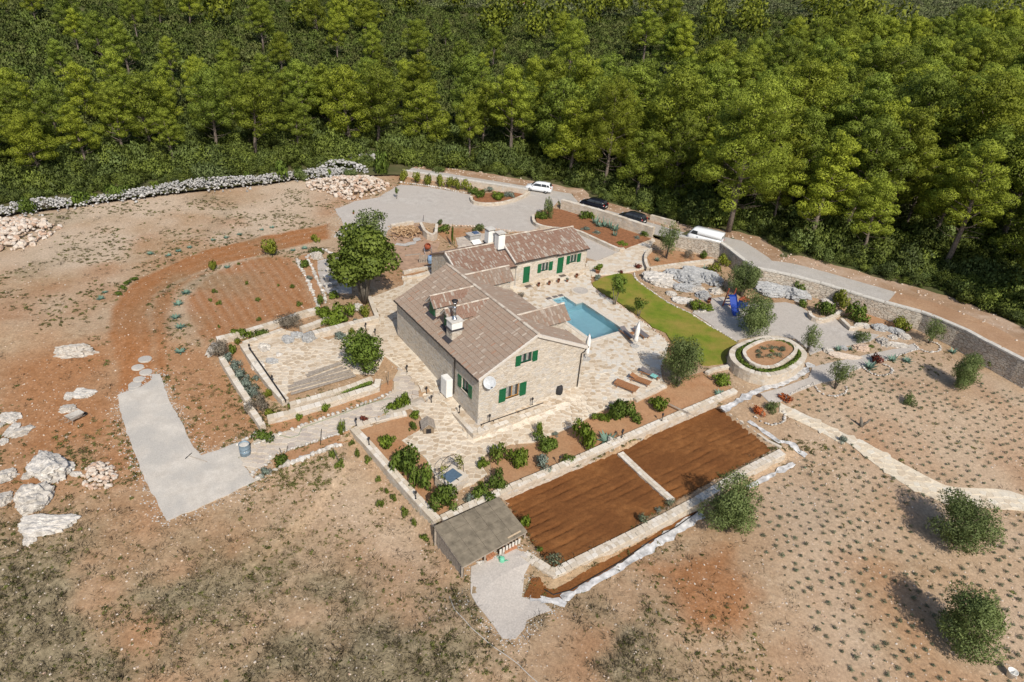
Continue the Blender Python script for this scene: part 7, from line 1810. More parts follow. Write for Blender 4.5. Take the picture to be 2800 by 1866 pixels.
def lounger(n, x, y, ang, label, mat, frame, back=.35, ln=1.95, wd=.66):
    p = G(n, x, y, .13); t = empty('sun_lounger', p, ang); tag(t, label, 'sun lounger')
    for sy in (-1, 1): MB().box((-ln / 2, sy * wd / 2 - .03, .26), (ln / 2, sy * wd / 2 + .03, .32)).build('side_rail', frame, t)
    for sx in (-.8, .75):
        for sy in (-1, 1): MB().box((sx - .03, sy * (wd / 2 - .05) - .03, 0), (sx + .03, sy * (wd / 2 - .05) + .03, .26)).build('leg', frame, t)
    MB().box((-ln / 2, -wd / 2 + .04, .322), (.35, wd / 2 - .04, .36)).build('seat', mat, t)
    m_ = MB(); c, s = math.cos(back), math.sin(back); l = ln / 2 - .33
    q = [(.36, -wd / 2 + .04, .33), (.36 + l * c, -wd / 2 + .04, .33 + l * s), (.36 + l * c, wd / 2 - .04, .33 + l * s), (.36, wd / 2 - .04, .33)]
    m_.add(q + [(a, b_, z + .04) for a, b_, z in q], [(3, 2, 1, 0), (4, 5, 6, 7), (0, 1, 5, 4), (1, 2, 6, 5), (2, 3, 7, 6), (3, 0, 4, 7)]); m_.build('backrest', mat, t)
    return t
va = math.atan2(VA.y, VA.x); ua = YAW
lounger(6, 355, 685, va - .12, 'dark grey sunbed by the pool corner, left of the parasol', M_fab_d, M_teak); lounger(6, 478, 680, va - .12, 'dark grey sunbed right of the parasol by the pool', M_fab_d, M_teak)
lounger(6, 352, 1135, va + .42, 'brown wooden sunbed at the terrace edge, leftmost of three', M_teak, M_teak, .05, 2.1, .9); lounger(6, 470, 1085, va + .42, 'brown wooden sunbed at the terrace edge, middle of three', M_teak, M_teak, .3); lounger(6, 560, 1030, va + .42, 'dark sunbed with a towel under the olive, rightmost of three', M_fab_d, M_teak, .25)
tw = MB()
for i in range(6): tw.add([(-.3 + .1 * i, -.28, .02 + .015 * (i % 2)), (-.2 + .1 * i, -.28, .02 + .015 * ((i + 1) % 2)), (-.2 + .1 * i, .28, .02 + .015 * ((i + 1) % 2)), (-.3 + .1 * i, .28, .02 + .015 * (i % 2))], [(0, 1, 2, 3)])
tag(tw.build('beach_towel', plain('turquoise_towel', (.20, .48, .45), .9), None, loc=G(6, 590, 1030, .52), rz=va + .3), 'turquoise towel lying on the dark sunbed under the olive', 'towel')
p = G(6, 400, 690, .13); st = empty('side_table', p, va); tag(st, 'small dark side table between the two pool sunbeds', 'table'); MB().box((-.22, -.22, .36), (.22, .22, .40)).build('table_top', M_teak, st)
for sx in (-1, 1):
    for sy in (-1, 1): MB().box((sx * .18 - .02, sy * .18 - .02, 0), (sx * .18 + .02, sy * .18 + .02, .36)).build('leg', M_teak, st)
# satellite dish
ds = empty('satellite_dish', HL(1.1, -.12, 3.45)); tag(ds, 'grey-white satellite dish mounted high at the left of the front gable', 'satellite dish')
aim = Vector((-.18, -.86, .48)).normalized(); Mr = aim.to_track_quat('Z', 'Y').to_matrix().to_4x4()
m_ = MB(); m_.lathe([(.001, .0), (.2, .015), (.38, .055), (.5, .10), (.515, .10), (.5, .085), (.38, .035), (.2, -.01), (.001, -.025)], 24, Matrix.Translation(aim * .38) @ Mr); m_.build('reflector', plain('dish_white', (.52, .54, .56), .4), ds, True)
MB().tube([(0, 0, -.1), tuple(aim * .3 + Vector((0, 0, -.1))), tuple(aim * .36)], .03, 6).build('mount', M_conc, ds); e = aim * .95 + Vector((.30, 0, -.38)); MB().tube([tuple(aim * .36 + Vector((.1, 0, -.35))), tuple(e)], .018, 6).build('arm', M_conc, ds); MB().tube([tuple(e), tuple(e - aim * .12)], .05, 8).build('receiver', M_iron, ds)
# cabinet, bin, kennel
cbt = empty('meter_cabinet', HL(-.18, 4.65, -.25), YAW); tag(cbt, 'white two-door cabinet standing against the left house wall', 'cabinet'); bevel_obj(MB().box((-.25, -.5, 0), (.34, .5, 1.75)).build('case', M_white, cbt), .02)
for sy in (-1, 1): MB().box((-.275, min(0, sy * .47) + (.01 if sy > 0 else 0), .06), (-.252, max(0, sy * .47) - (.01 if sy < 0 else 0), 1.7)).build('door', M_white, cbt)
bn = empty('black_barrel', G(2, 1503, 1080)); tag(bn, 'black barrel standing before the front gable wall', 'barrel'); MB().lathe([(.24, 0), (.32, .2), (.34, .45), (.32, .72), (.25, .92)], 18).build('body', plain('charred_wood', (.03, .03, .032), .7), bn, True)
for z in (.12, .34, .58, .8): MB().lathe([(.335 - abs(z - .45) * .16, z), (.345 - abs(z - .45) * .16, z + .03), (.335 - abs(z - .45) * .16, z + .06)], 18).build('hoop', M_iron, bn)
kn = empty('dog_kennel', G(4, 1970, 520), YAW - .35); tag(kn, 'small wooden dog kennel with a pitched roof on the terrace', 'kennel')
kw = plain('kennel_wood', (.24, .18, .12), .9, 0, .2, 12)
MB().box((-.42, -.5, 0), (.42, .5, .62)).build('body', kw, kn); MB().box((-.2, -.512, .05), (.2, -.5, .5)).build('entrance', M_iron, kn); MB().add([(-.42, -.5, .62), (.42, -.5, .62), (0, -.5, .95), (-.42, .5, .62), (.42, .5, .62), (0, .5, .95)], [(0, 1, 2), (5, 4, 3)]).build('gable', kw, kn)
for sx in (-1, 1): m_ = MB(); q = [(sx * .56, -.6, .52), (0, -.6, .97), (0, .6, .97), (sx * .56, .6, .52)]; m_.add(q + [(a, b_, z + .04) for a, b_, z in q], [(0, 1, 2, 3), (7, 6, 5, 4), (0, 4, 5, 1), (1, 5, 6, 2), (2, 6, 7, 3), (3, 7, 4, 0)]); m_.build('roof', M_grey_w, kn)
# well with iron arch
wp = G(4, 2160, 960); we = empty('stone_well', wp, YAW + .25); tag(we, 'square white stone well with a blue-grey lid and iron arch', 'well')
MB().box((-.95, -.85, -.2), (.95, .85, .8), taper=.06).build('well_body', M_wall, we); MB().box((-.92, -.82, .8), (.92, .82, .88)).build('rim', M_coping, we); MB().box((-.6, -.5, .882), (.6, .5, .93)).build('lid', plain('blue_grey_steel', (.16, .24, .32), .4, .5, .08), we)
MB().tube([(0, -.45, .93), (0, -.75, .95)], .03, 6).build('lid_handle', M_iron, we)
for dy in (-.55, .1): MB().tube([(-.95, dy + .3, .85), (-.9, dy + .3, 1.7), (-.55, dy + .3, 2.3), (0, dy + .3, 2.5), (.55, dy + .3, 2.3), (.9, dy + .3, 1.7), (.95, dy + .3, .85)], .022, 6).build('arch', M_iron, we)
for xx, zz in ((-.9, 1.7), (0, 2.5), (.9, 1.7)): MB().tube([(xx, -.25, zz), (xx, .4, zz)], .018, 6).build('cross_bar', M_iron, we)
vb = leaf_mesh('climbing_vine', [((.55, 0, 2.2), (.35, .35, .3)), ((.85, 0, 1.8), (.3, .35, .4)), ((.95, .1, 1.3), (.25, .3, .4)), ((-.7, .1, 2.0), (.3, .3, .3)), ((-.9, 0, 1.4), (.2, .25, .4))], 420, .06, 81, M_yellowg, shell=.1)
tag(link('climbing_vine', vb, None, wp, YAW + .25), 'thin vine climbing over the iron arch of the well', 'vine')
# flat roofed shed below the wall corner
RB, RF = _w1a.z + .62, _w1a.z + .30
c1, c2, c3, c4 = at_z(5, 105, 1112, RB), at_z(5, 612, 882, RB), at_z(5, 832, 1152, RF), at_z(5, 328, 1432, RF)
sh = empty('garden_shed', (c4.x, c4.y, float(h_near(c4.x, c4.y)))); tag(sh, 'low open shed with a flat weathered sheet roof at the wall corner', 'shed'); O = Vector(sh.location)
M_sheet = plain('weathered_roof_sheet', (.215, .18, .13), .95, 0, .2, 2.0, .2)
def bil(a, b_): return (c1.lerp(c2, a)).lerp(c4.lerp(c3, a), b_)
nx_, ny_ = 5, 4
for i in range(nx_):
    for j in range(ny_):
        q = [bil((i + .012) / nx_, (j + 1 - .01) / ny_), bil((i + 1 - .012) / nx_, (j + 1 - .01) / ny_), bil((i + 1 - .012) / nx_, (j + .01) / ny_), bil((i + .012) / nx_, (j + .01) / ny_)]
        dz = rk.uniform(0, .015); up_ = Vector((0, 0, .03 + dz)); MB().add([p_ + up_ - O for p_ in q] + [p_ - O for p_ in q], [(0, 1, 2, 3), (1, 0, 4, 5), (2, 1, 5, 6), (3, 2, 6, 7), (0, 3, 7, 4)]).build('roof_sheet', M_sheet, sh)
dk = MB(); q = [bil(0, 1), bil(1, 1), bil(1, 0), bil(0, 0)]; dk.add([p_ - O - Vector((0, 0, .004)) for p_ in q] + [p_ - O - Vector((0, 0, .10)) for p_ in q], [(0, 1, 2, 3), (7, 6, 5, 4), (1, 0, 4, 5), (2, 1, 5, 6), (3, 2, 6, 7), (0, 3, 7, 4)]); dk.build('roof_deck', M_grey_w, sh)
gzv = lambda p_: float(h_near(np.float64(p_.x), np.float64(p_.y)))
for a, b_ in ((.01, .03), (.01, .97), (.35, .97), (.68, .97), (.98, .97), (.98, .05)):
    p_ = bil(a, b_); MB().box((-.06, -.06, 0), (.06, .06, p_.z - gzv(p_) - .1)).build('post', M_grey_w, sh, loc=Vector((p_.x, p_.y, gzv(p_))) - O)
for k in range(12):   # boarded left side
    pa, pb_ = bil(.015, k / 12 + .003), bil(.015, (k + 1) / 12 - .003); za = min(gzv(pa), gzv(pb_)) - .1
    dn = (c2 - c1).normalized() * .03
    MB().add([Vector((pa.x, pa.y, za)) - O, Vector((pb_.x, pb_.y, za)) - O, pb_ - O - Vector((0, 0, .11)), pa - O - Vector((0, 0, .11)), Vector((pa.x, pa.y, za)) - O + dn, Vector((pb_.x, pb_.y, za)) - O + dn, pb_ - O - Vector((0, 0, .11)) + dn, pa - O - Vector((0, 0, .11)) + dn], [(0, 1, 2, 3), (3, 2, 1, 0), (7, 6, 5, 4), (4, 5, 6, 7)]).build('side_board', M_grey_w, sh)
for k in range(7):
    p_ = bil(.55 + .05 * k, 1.02); MB().add([(0, 0, 0), (.16, 0, 0), (.16, 0, .5), (0, 0, .5)], [(0, 1, 2, 3), (3, 2, 1, 0)]).build('front_board', M_conc_w, sh, loc=p_ - O - Vector((0, 0, .65)), rz=YAW - .1)
pk_ = bil(.82, .93); MB().box((-.55, -.05, 0), (.55, .05, .03)).build('loose_plank', plain('pale_board', (.55, .42, .28), .9), sh, loc=pk_ + Vector((0, 0, .05)) - O, rz=math.atan2((c3 - c4).y, (c3 - c4).x))
for k, (x, y, w, h, d_, lab, mt_) in enumerate(((540, 1235 + 120, .7, .25, .4, 'stack of red bricks under the shed front', M_terra), (690, 1290, 1.0, .22, .45, 'pile of terracotta roof tiles beside the shed', M_terra), (470, 1400, .5, .3, .3, 'pinkish stone block beside the shed entrance', M_rock_o), (580, 1360, .45, .2, .4, 'pale stone lying before the shed', M_rock_o))):
    if k < 2:
        r_ = empty('brick_stack', G(5, x, y), YAW); tag(r_, lab, 'bricks')
        for i in range(6): MB().box((-w / 2 + (i % 3) * w / 3 + .01, -d_ / 2, (i // 3) * h / 2 + .005), (-w / 2 + (i % 3 + 1) * w / 3 - .01, d_ / 2, (i // 3 + 1) * h / 2 - .005)).build('brick', mt_, r_)
    else: B('stone_block', 5, x, y, 60, 40, lab, M_rock, .8, cat='stone')
wc = empty('watering_can', G(11, 477, 650)); tag(wc, 'mint green watering can on the gravel before the shed', 'watering can'); M_mint = plain('mint_plastic', (.16, .48, .32), .5)
MB().lathe([(.19, 0), (.2, .04), (.17, .3), (.13, .34)], 16).build('body', M_mint, wc, True); MB().tube([(.15, -.05, .08), (.42, -.2, .36)], [.045, .025], 8).build('spout', M_mint, wc); MB().tube([(-.16, .03, .1), (-.32, .08, .3), (-.2, .04, .44), (0, 0, .4)], .02, 6).build('handle', M_mint, wc)
# blue barrel, rake, wheelbarrow, bucket
bb = empty('steel_barrel', G(4, 505, 715)); tag(bb, 'faded blue steel barrel full of rubble at the end of the stone path', 'barrel')
MB().lathe([(.36, 0), (.385, .02), (.385, .32), (.40, .34), (.385, .36), (.385, .66), (.40, .68), (.385, .70), (.385, 1.0), (.40, 1.02), (.36, 1.02), (.35, .88), (.001, .9)], 22).build('drum', M_bluebarrel, bb, True); MB().lathe([(.355, .90), (.2, .95), (.001, .96)], 16).build('fill', M_conc_w, bb)
MB().add([(.10, -.38, .48), (.28, -.275, .48), (.28, -.275, .54), (.10, -.38, .54)], [(0, 1, 2, 3)]).build('label_patch', M_white, bb)
ra, rb_ = G(8, 1348, 910, .1), G(8, 1480, 950, .1); rk_o = empty('rake', ra); tag(rk_o, 'long-handled rake lying on the pale gravel drive', 'rake'); MB().tube([(0, 0, .05), tuple(rb_ - ra + Vector((0, 0, .02)))], .022, 6).build('handle', M_grey_w, rk_o)
dr = (rb_ - ra).normalized(); pr_ = Vector((-dr.y, dr.x, 0)); MB().tube([tuple(pr_ * -.35 + Vector((0, 0, .05))), tuple(pr_ * .35 + Vector((0, 0, .05)))], .025, 6).build('head', M_iron, rk_o)
wbw = empty('wheelbarrow', G(8, 540, 660), 1.1); tag(wbw, 'old wheelbarrow tipped on the red soil among the white boulders', 'wheelbarrow')
m_ = MB(); m_.add([(-.35, -.28, .35), (.45, -.22, .35), (.45, .22, .35), (-.35, .28, .35), (-.5, -.4, .68), (.65, -.34, .62), (.65, .34, .62), (-.5, .4, .68)], [(0, 1, 2, 3), (0, 4, 5, 1), (1, 5, 6, 2), (2, 6, 7, 3), (3, 7, 4, 0), (3, 2, 1, 0)]); m_.build('tray', M_conc, wbw)
for sy in (-1, 1): MB().tube([(.75, sy * .06, .18), (.2, sy * .25, .33), (-.9, sy * .32, .55)], .022, 6).build('handle', M_grey_w, wbw); MB().tube([(-.3, sy * .26, .36), (-.42, sy * .28, 0)], .018, 6).build('leg', M_grey_w, wbw)
m_ = MB(); m_.lathe([(.1, -.04), (.19, -.05), (.2, 0), (.19, .05), (.1, .04)], 16, Matrix.Translation((.78, 0, .2)) @ Matrix.Rotation(math.pi / 2, 4, 'X')); m_.build('wheel', M_tyre, wbw, True)
bk = empty('plastic_bucket', G(10, 1790, 1530)); tag(bk, 'white plastic bucket standing at the lower right corner of the field', 'bucket'); m_ = MB(); m_.lathe([(.19, 0), (.26, .48), (.275, .48), (.275, .52), (.25, .52), (.18, .03), (.001, .03)], 18); m_.build('tub', M_white, bk, True); MB().tube([(-.27, 0, .48), (-.2, -.2, .42), (0, -.29, .38), (.2, -.2, .42), (.27, 0, .48)], .012, 6).build('handle', M_conc, bk)
# lamps on the terrace and walls
def lamp(n, x, y, label, dz=.1, group=None):
    t = empty('garden_lamp', G(n, x, y, dz)); tag(t, label, 'lamp', group); MB().lathe([(.07, 0), (.07, .03), (.03, .05), (.03, .5)], 10).build('post', M_iron, t); MB().lathe([(.07, .5), (.09, .56), (.09, .68), (.04, .74), (.001, .75)], 10).build('head', M_iron, t)
for n, x, y, lab, dz in ((2, 322, 905, 'small black lamp on the terrace edge, uppermost by the patio path', .1), (2, 474, 1075, 'small black lamp on the terrace edge before the white cabinet', .1), (2, 512, 1143, 'small black lamp on the terrace edge, lowest of three in a row', .1), (2, 730, 1222, 'small black lamp at the corner of the house platform', .4), (2, 965, 1292, 'small black lamp on the front platform, left one', .4), (2, 1297, 1160, 'small black lamp on the front platform, right one', .4), (4, 1498, 635, 'small black lamp on the long garden wall, upper one', .4), (4, 1873, 1070, 'small black lamp on the long garden wall, lower one', .4), (5, 1082, 620, 'small black lamp on the bed wall, lower one', .4), (5, 1570, 410, 'small lamp on the bed wall beside the upright stone', .4), (5, 1880, 285, 'small black lamp on the bed wall near the sunbeds', .4), (6, 310, 1560, 'small lamp on the bed wall above the second bed', .4), (3, 1570, 945, 'small black lamp at the patio entrance', .1), (3, 1650, 995, 'small black lamp between patio and house', .1), (3, 575, 1130, 'small black lamp on the patio wall, upper one', .5), (3, 770, 1400, 'small black lamp on the patio wall, lower one', .5), (4, 1395, 480, 'small black lamp at the top of the garden wall', .3)): lamp(n, x, y, lab, dz)
# metal bar on the patio wall
ra_ = [G(3, x, y, .62) for x, y in ((570, 1105), (700, 1290), (880, 1550))]; mbar = empty('metal_bar', ra_[0]); tag(mbar, 'dark metal bar lying along the top of the patio wall', 'bar'); MB().tube([tuple(q - ra_[0]) for q in ra_], .075, 8).build('tube', M_iron, mbar)
for q in ra_: MB().box((-.04, -.04, -.2), (.04, .04, 0)).build('foot', M_iron, mbar, loc=q - ra_[0])
# board stack on the patio
bs = empty('timber_stack', G(3, 1180, 1400, .1)); tag(bs, 'stack of long weathered boards lying on the lower patio', 'boards'); O = Vector(bs.location)
ed = [((905, 1470), (1460, 1320)), ((925, 1500), (1480, 1340)), ((900, 1440), (1440, 1300)), ((950, 1410), (1400, 1280)), ((1000, 1405), (1370, 1270)), ((1060, 1345), (1350, 1235)), ((1080, 1325), (1330, 1245))]
for i, (a, b_) in enumerate(ed):
    pa, pb_ = G(3, *a, .12 + .03 * (i % 3)), G(3, *b_, .12 + .03 * (i % 3)); d_ = pb_ - pa; n_ = Vector((-d_.y, d_.x, 0)).normalized() * rk.uniform(.14, .22)
    q = [pa - n_, pb_ - n_, pb_ + n_, pa + n_]; MB().add([p_ - O + Vector((0, 0, .05)) for p_ in q] + [p_ - O for p_ in q], [(0, 1, 2, 3), (1, 0, 4, 5), (2, 1, 5, 6), (3, 2, 6, 7), (0, 3, 7, 4)]).build('board', M_grey_w, bs)
# picnic tables
for (x, y, lab) in ((1300, 400, 'upper white stone picnic table under the big tree'), (1290, 530, 'lower white stone picnic table with a bench under the big tree')):
    t = empty('stone_table', G(3, x, y, .05), YAW); tag(t, lab, 'table'); MB().box((-1.0, -.42, .68), (1.0, .42, .78)).build('table_top', M_rock, t)
    for sx in (-.7, .7): MB().box((sx - .12, -.3, 0), (sx + .12, .3, .68)).build('leg', M_rock, t)
    bch = empty('stone_bench', G(3, x - 10, y + 45, .05), YAW); tag(bch, 'white stone bench before the ' + ('upper' if y < 450 else 'lower') + ' picnic table', 'bench'); MB().box((-.9, -.18, .38), (.9, .18, .46)).build('seat', M_rock, bch)
    for sx in (-.65, .65): MB().box((sx - .09, -.14, 0), (sx + .09, .14, .38)).build('leg', M_rock, bch)
# blue slide
sl_ = empty('play_slide', G(6, 1255, 480, .06), YAW - 2.0); sl_.scale = (1.15, 1.25, 1.25); tag(sl_, 'bright blue plastic slide between the two olive trees', 'slide')
m_ = MB(); pts = [(1.0, .1), (.6, .25), (0, .75), (-.5, 1.25), (-.8, 1.3)]; vs = []
for x, z in pts: vs += [(x, -.35, z + .18), (x, -.3, z), (x, .3, z), (x, .35, z + .18)]
m_.add(vs, [(i * 4 + k, i * 4 + k + 1, i * 4 + 5 + k, i * 4 + 4 + k) for i in range(4) for k in range(3)]); m_.build('chute', M_blue, sl_)
for sy in (-1, 1): MB().tube([(-1.2, sy * .33, 0), (-.8, sy * .33, 1.9)], .06, 8).build('ladder_post', M_rust, sl_)
for k in range(4): MB().box((-1.15 + .1 * k, -.3, .2 + .32 * k), (-1.05 + .1 * k, .3, .26 + .32 * k)).build('rung', M_blue, sl_)
bx_ = empty('play_house', G(6, 1345, 440, .06), YAW + .3); tag(bx_, 'blue plastic play tower beside the slide', 'toy house'); MB().box((-.4, -.4, 0), (.4, .4, .95)).build('box', M_blue, bx_); MB().add([(-.5, -.5, .95), (.5, -.5, .95), (.5, .5, .95), (-.5, .5, .95), (0, 0, 1.4)], [(0, 1, 4), (1, 2, 4), (2, 3, 4), (3, 0, 4)]).build('roof', M_rust, bx_)
# pots along the annex and by the lawn
def pot(n, x, y, r, kd, label, dz=.12, w=1.6, h=1.0, group=None):
    t = empty('flower_pot', G(n, x, y, dz)); tag(t, label, 'flower pot', group); MB().lathe([(r * .7, 0), (r, r * 1.5), (r * 1.1, r * 1.5), (r * 1.1, r * 1.7), (r * .9, r * 1.7), (r * .85, r * 1.45), (.001, r * 1.45)], 14).build('pot', M_terra, t, True); link('plant', KIND[kd][0], t, (0, 0, r * 1.45), 0, (r * w, r * w, r * 2 * h))
pot(7, 688, 1022, .3, 'bright', 'terracotta pot with a round green bush at the annex corner', .12, 1.9, 1.6)
for i, (x, y, kd) in enumerate(((1390, 832, 'wine'), (1475, 820, 'wine'), (1550, 800, 'wine'), (1620, 795, 'silver'), (1695, 760, 'wine'))): pot(1, x, y, .16, kd, 'small terracotta pot in the row before the annex doors', .2, 1.7, .9, 'pots before the annex')
pot(6, 1060, 400, .2, 'wine', 'terracotta pot with a dark plant by the gravel court', .1)
pot(14, 490, 605, .14, 'green', 'small dark pot with a seedling on the gravel behind the big tree', .06, 1.2, 1.6)
for i, (x, y, lab) in enumerate(((1307, 832, 'dark doormat before the left annex door'), (1583, 748, 'oval doormat before the right annex door'))):
    o = MB().box((-.4, -.25, 0), (.4, .25, .02)).build('doormat', plain('coir_mat', (.14, .11, .09), .95), None, loc=G(1, x, y, .26), rz=YAW); tag(o, lab, 'doormat')
ct = empty('round_paving', G(1, 1727, 868, .13)); tag(ct, 'round grey pebble circle with a pale rim near the pool', 'round paving'); MB().lathe([(1.05, 0), (1.05, .03), (.85, .035), (.85, 0)], 32).build('rim', M_coping, ct); MB().lathe([(.84, .0), (.84, .022), (.001, .024)], 32).build('pebbles', M_gravel, ct)
for i, (x, y) in enumerate(((1473, 931), (1523, 918), (1568, 907))): o = MB().box((-.3, -.22, 0), (.3, .22, .03)).build('skimmer_lid', plain('dark_slate', (.16, .14, .13), .8), None, loc=G(1, x, y, .13), rz=YAW); tag(o, 'dark square lid in the paving at the pool head, one of three', 'lid', 'dark lids at the pool head')
# plastic sheet strips along the trench below the beds
M_plas = plain('white_plastic_sheet', (.56, .55, .54), .5, 0, .28, 2.2, .3); trs = [G(11, x, y) for x, y in ((930, 940), (1060, 880), (1200, 800), (1350, 720), (1500, 620), (1620, 540), (1760, 450), (1920, 340), (2000, 300))]
def strip(name, line, w, label, mat, lift=.10, seed=0):
    pl = subdiv(xy(line), .3, False); fr = path_frames(pl); m_ = MB(); g_ = random.Random(seed); O = Vector((pl[0][0], pl[0][1], float(h_near(*pl[0])))); V = []; k = 5
    for i, (p_, t_, n_) in enumerate(fr):
        ww = w * (.85 + .9 * noise.noise(Vector((i * .45, seed, 0))))
        for j in range(k): f = j / (k - 1) - .5; q = p_ + n_ * f * ww; V.append((q.x - O.x, q.y - O.y, float(h_near(np.float64(q.x), np.float64(q.y))) - O.z + lift * .35 + .05 + g_.uniform(-.04, .05)))
    m_.add(V, [(i * k + j, (i + 1) * k + j, (i + 1) * k + j + 1, i * k + j + 1) for i in range(len(fr) - 1) for j in range(k - 1)]); o = m_.build(name, mat, None, True, loc=O); tag(o, label, 'plastic sheet'); return o
strip('plastic_sheet', trs[:5], .55, 'crumpled white plastic sheet along the trench, nearest the shed', M_plas, .12, 1); strip('plastic_sheet', trs[4:], .8, 'crumpled white plastic sheet along the trench towards the olive', M_plas, .1, 2)
strip('plastic_sheet', [G(11, x, y) for x, y in ((690, 945), (790, 950), (900, 960), (960, 990))], .6, 'short white plastic sheet lying on the gravel by the shed', M_plas, .08, 3); strip('plastic_sheet', [G(6, x, y) for x, y in ((1400, 1420), (1560, 1530), (1660, 1600))] + [G(10, 370, 30), G(10, 480, 115)], .5, 'white plastic sheet along the right end of the tilled beds', M_plas, .1, 4)
strip('plastic_sheet', [G(6, x, y) for x, y in ((1180, 1330), (1300, 1260), (1420, 1190), (1560, 1130), (1700, 1100), (1850, 1020), (1940, 930))], .7, 'white plastic sheet round the foot of the oval planter', M_plas, .12, 5); strip('plastic_sheet', [G(10, x, y) for x, y in ((100, 320), (200, 270), (300, 215), (400, 165))], .5, 'white plastic sheet below the bed wall right of the round olive', M_plas, .1, 6)
TREN = xy([G(11, x, y) for x, y in ((640, 920), (700, 780), (760, 760), (870, 850), (1200, 680), (1600, 470), (1940, 260), (1960, 300), (1600, 530), (1200, 770), (930, 930), (800, 945))]); tag(sheet('trench_soil', TREN, .05, M_bed, .7, .05, skirt=.05), kind='structure')
cab_ = [G(11, x, y, .12) for x, y in ((800, 865), (870, 905), (1000, 870), (1200, 755), (1400, 640), (1600, 500), (1800, 390), (1960, 275))]; O = Vector(cab_[0]); o = MB().tube([tuple(q - O) for q in cab_], .035, 5).build('black_pipe', M_iron, None, loc=O); tag(o, 'black irrigation pipe lying along the trench below the beds', 'pipe')
hs_ = [G(11, x, y, .04) for x, y in ((80, 920), (120, 1020), (190, 1090), (240, 1150), (400, 1290), (520, 1370), (600, 1430), (680, 1510), (760, 1580))]; O = Vector(hs_[0]); o = MB().tube([tuple(q - O) for q in hs_], .025, 5).build('grey_hose', M_conc, None, loc=O); tag(o, 'thin grey hose winding over the dry field below the shed', 'hose')
gh2 = [G(4, x, y, .12) for x, y in ((780, 560), (860, 580), (930, 560), (960, 500), (1100, 450), (1300, 380), (1500, 300), (1680, 260))]; O = Vector(gh2[0]); o = MB().tube([tuple(q - O) for q in gh2], .02, 5).build('green_hose', plain('green_hose_rubber', (.16, .24, .14), .6), None, loc=O); tag(o, 'thin green garden hose along the stone path', 'hose')
for n, pts, lab in ((4, [(790, 655), (815, 770)], 'stick leaning left in the lower path bed'), (4, [(850, 640), (830, 700)], 'stick leaning right in the lower path bed'), (4, [(1128, 500), (1105, 640)], 'dark stake in the lower path bed'), (4, [(1655, 50), (1650, 160)], 'bare stick beside the hedge planter'), (4, [(645, 390), (655, 500)], 'thin rod at the end of the dry bush'), (14, [(1055, 620), (1050, 665)], 'dark post at the car park edge'), (4, [(1218, 660), (1262, 770)], 'thin stake left of the garden wall')):
    b0 = G(n, *pts[1]); s = FPX / depth(b0) * ZS[n][2]; hgt = (pts[1][1] - pts[0][1]) / s / .85; dx = (pts[0][0] - pts[1][0]) / s; o = MB().tube([(0, 0, -.1), (dx, 0, hgt)], .03, 6).build('garden_stake', M_iron if 'dark' in lab else M_bark2, None, loc=b0); tag(o, lab, 'stake')
# yard clutter behind the house
fwp = empty('firewood_heap', G(14, 920, 770)); tag(fwp, 'heap of split firewood behind the house', 'firewood'); O = Vector(fwp.location); fmat = [plain('split_wood_light', (.50, .34, .20), .9, 0, .2, 12), plain('split_wood_dark', (.28, .17, .09), .9, 0, .2, 12)]
lg = []
for k in range(4):
    m_ = MB(); m_.tube([(-.28, 0, 0), (.28, 0, 0)], [.07, .065], 5); lg.append(m_.mesh('log', fmat[k % 2]))
for i in range(210):
    q = G(14, 920 + rk.gauss(0, 1) * 62, 760 + rk.gauss(0, 1) * 24); zz = .75 * math.exp(-((q - O).x ** 2 + (q - O).y ** 2) / 6) * rk.uniform(.6, 1); o = link('log', lg[i % 4], fwp, q - O + Vector((0, 0, zz))); o.rotation_euler = (rk.uniform(-.5, .5), rk.uniform(-.5, .5), rk.uniform(0, 6.28))
tag(strip('grey_tarp', [G(14, x, y) for x, y in ((830, 850), (900, 860), (980, 840), (1010, 800))], .9, 'grey tarpaulin rolled below the firewood heap', M_conc, .15, 8), cat='tarpaulin')
dr_ = empty('water_drum', G(14, 1108, 1000)); tag(dr_, 'blue plastic drum in the yard left of the annex', 'drum'); MB().lathe([(.3, 0), (.32, .05), (.32, .45), (.335, .48), (.32, .51), (.32, .9), (.28, .95), (.001, .95)], 18).build('shell', plain('pale_blue_plastic', (.22, .33, .48), .5), dr_, True); MB().lathe([(.12, .95), (.12, 1.0), (.001, 1.0)], 12).build('cap', M_blue, dr_)
pt = empty('wooden_pallet', G(14, 1055, 1000), .4); tag(pt, 'pale wooden pallet leaning beside the blue drum', 'pallet')
for k in range(6): MB().box((-.55 + .2 * k, -.03, .05), (-.43 + .2 * k, .0, 1.0)).build('slat', M_grey_w, pt)
for zz in (.1, .5, .9): MB().box((-.55, .002, zz), (.57, .08, zz + .09)).build('bearer', M_grey_w, pt)
cm = empty('cement_mixer', G(14, 1085, 920), .5); tag(cm, 'small cement mixer with a rusty drum in the yard', 'cement mixer'); m_ = MB(); m_.lathe([(.2, -.4), (.38, -.2), (.4, .1), (.28, .42), (.24, .42), (.36, .1), (.001, 0)], 16, Matrix.Translation((0, 0, .9)) @ Matrix.Rotation(.9, 4, 'X')); m_.build('drum', M_rust, cm, True)
for sx in (-1, 1): MB().tube([(sx * .45, -.4, 0), (sx * .42, 0, .85), (sx * .45, .4, 0)], .035, 6).build('frame', M_steel, cm)
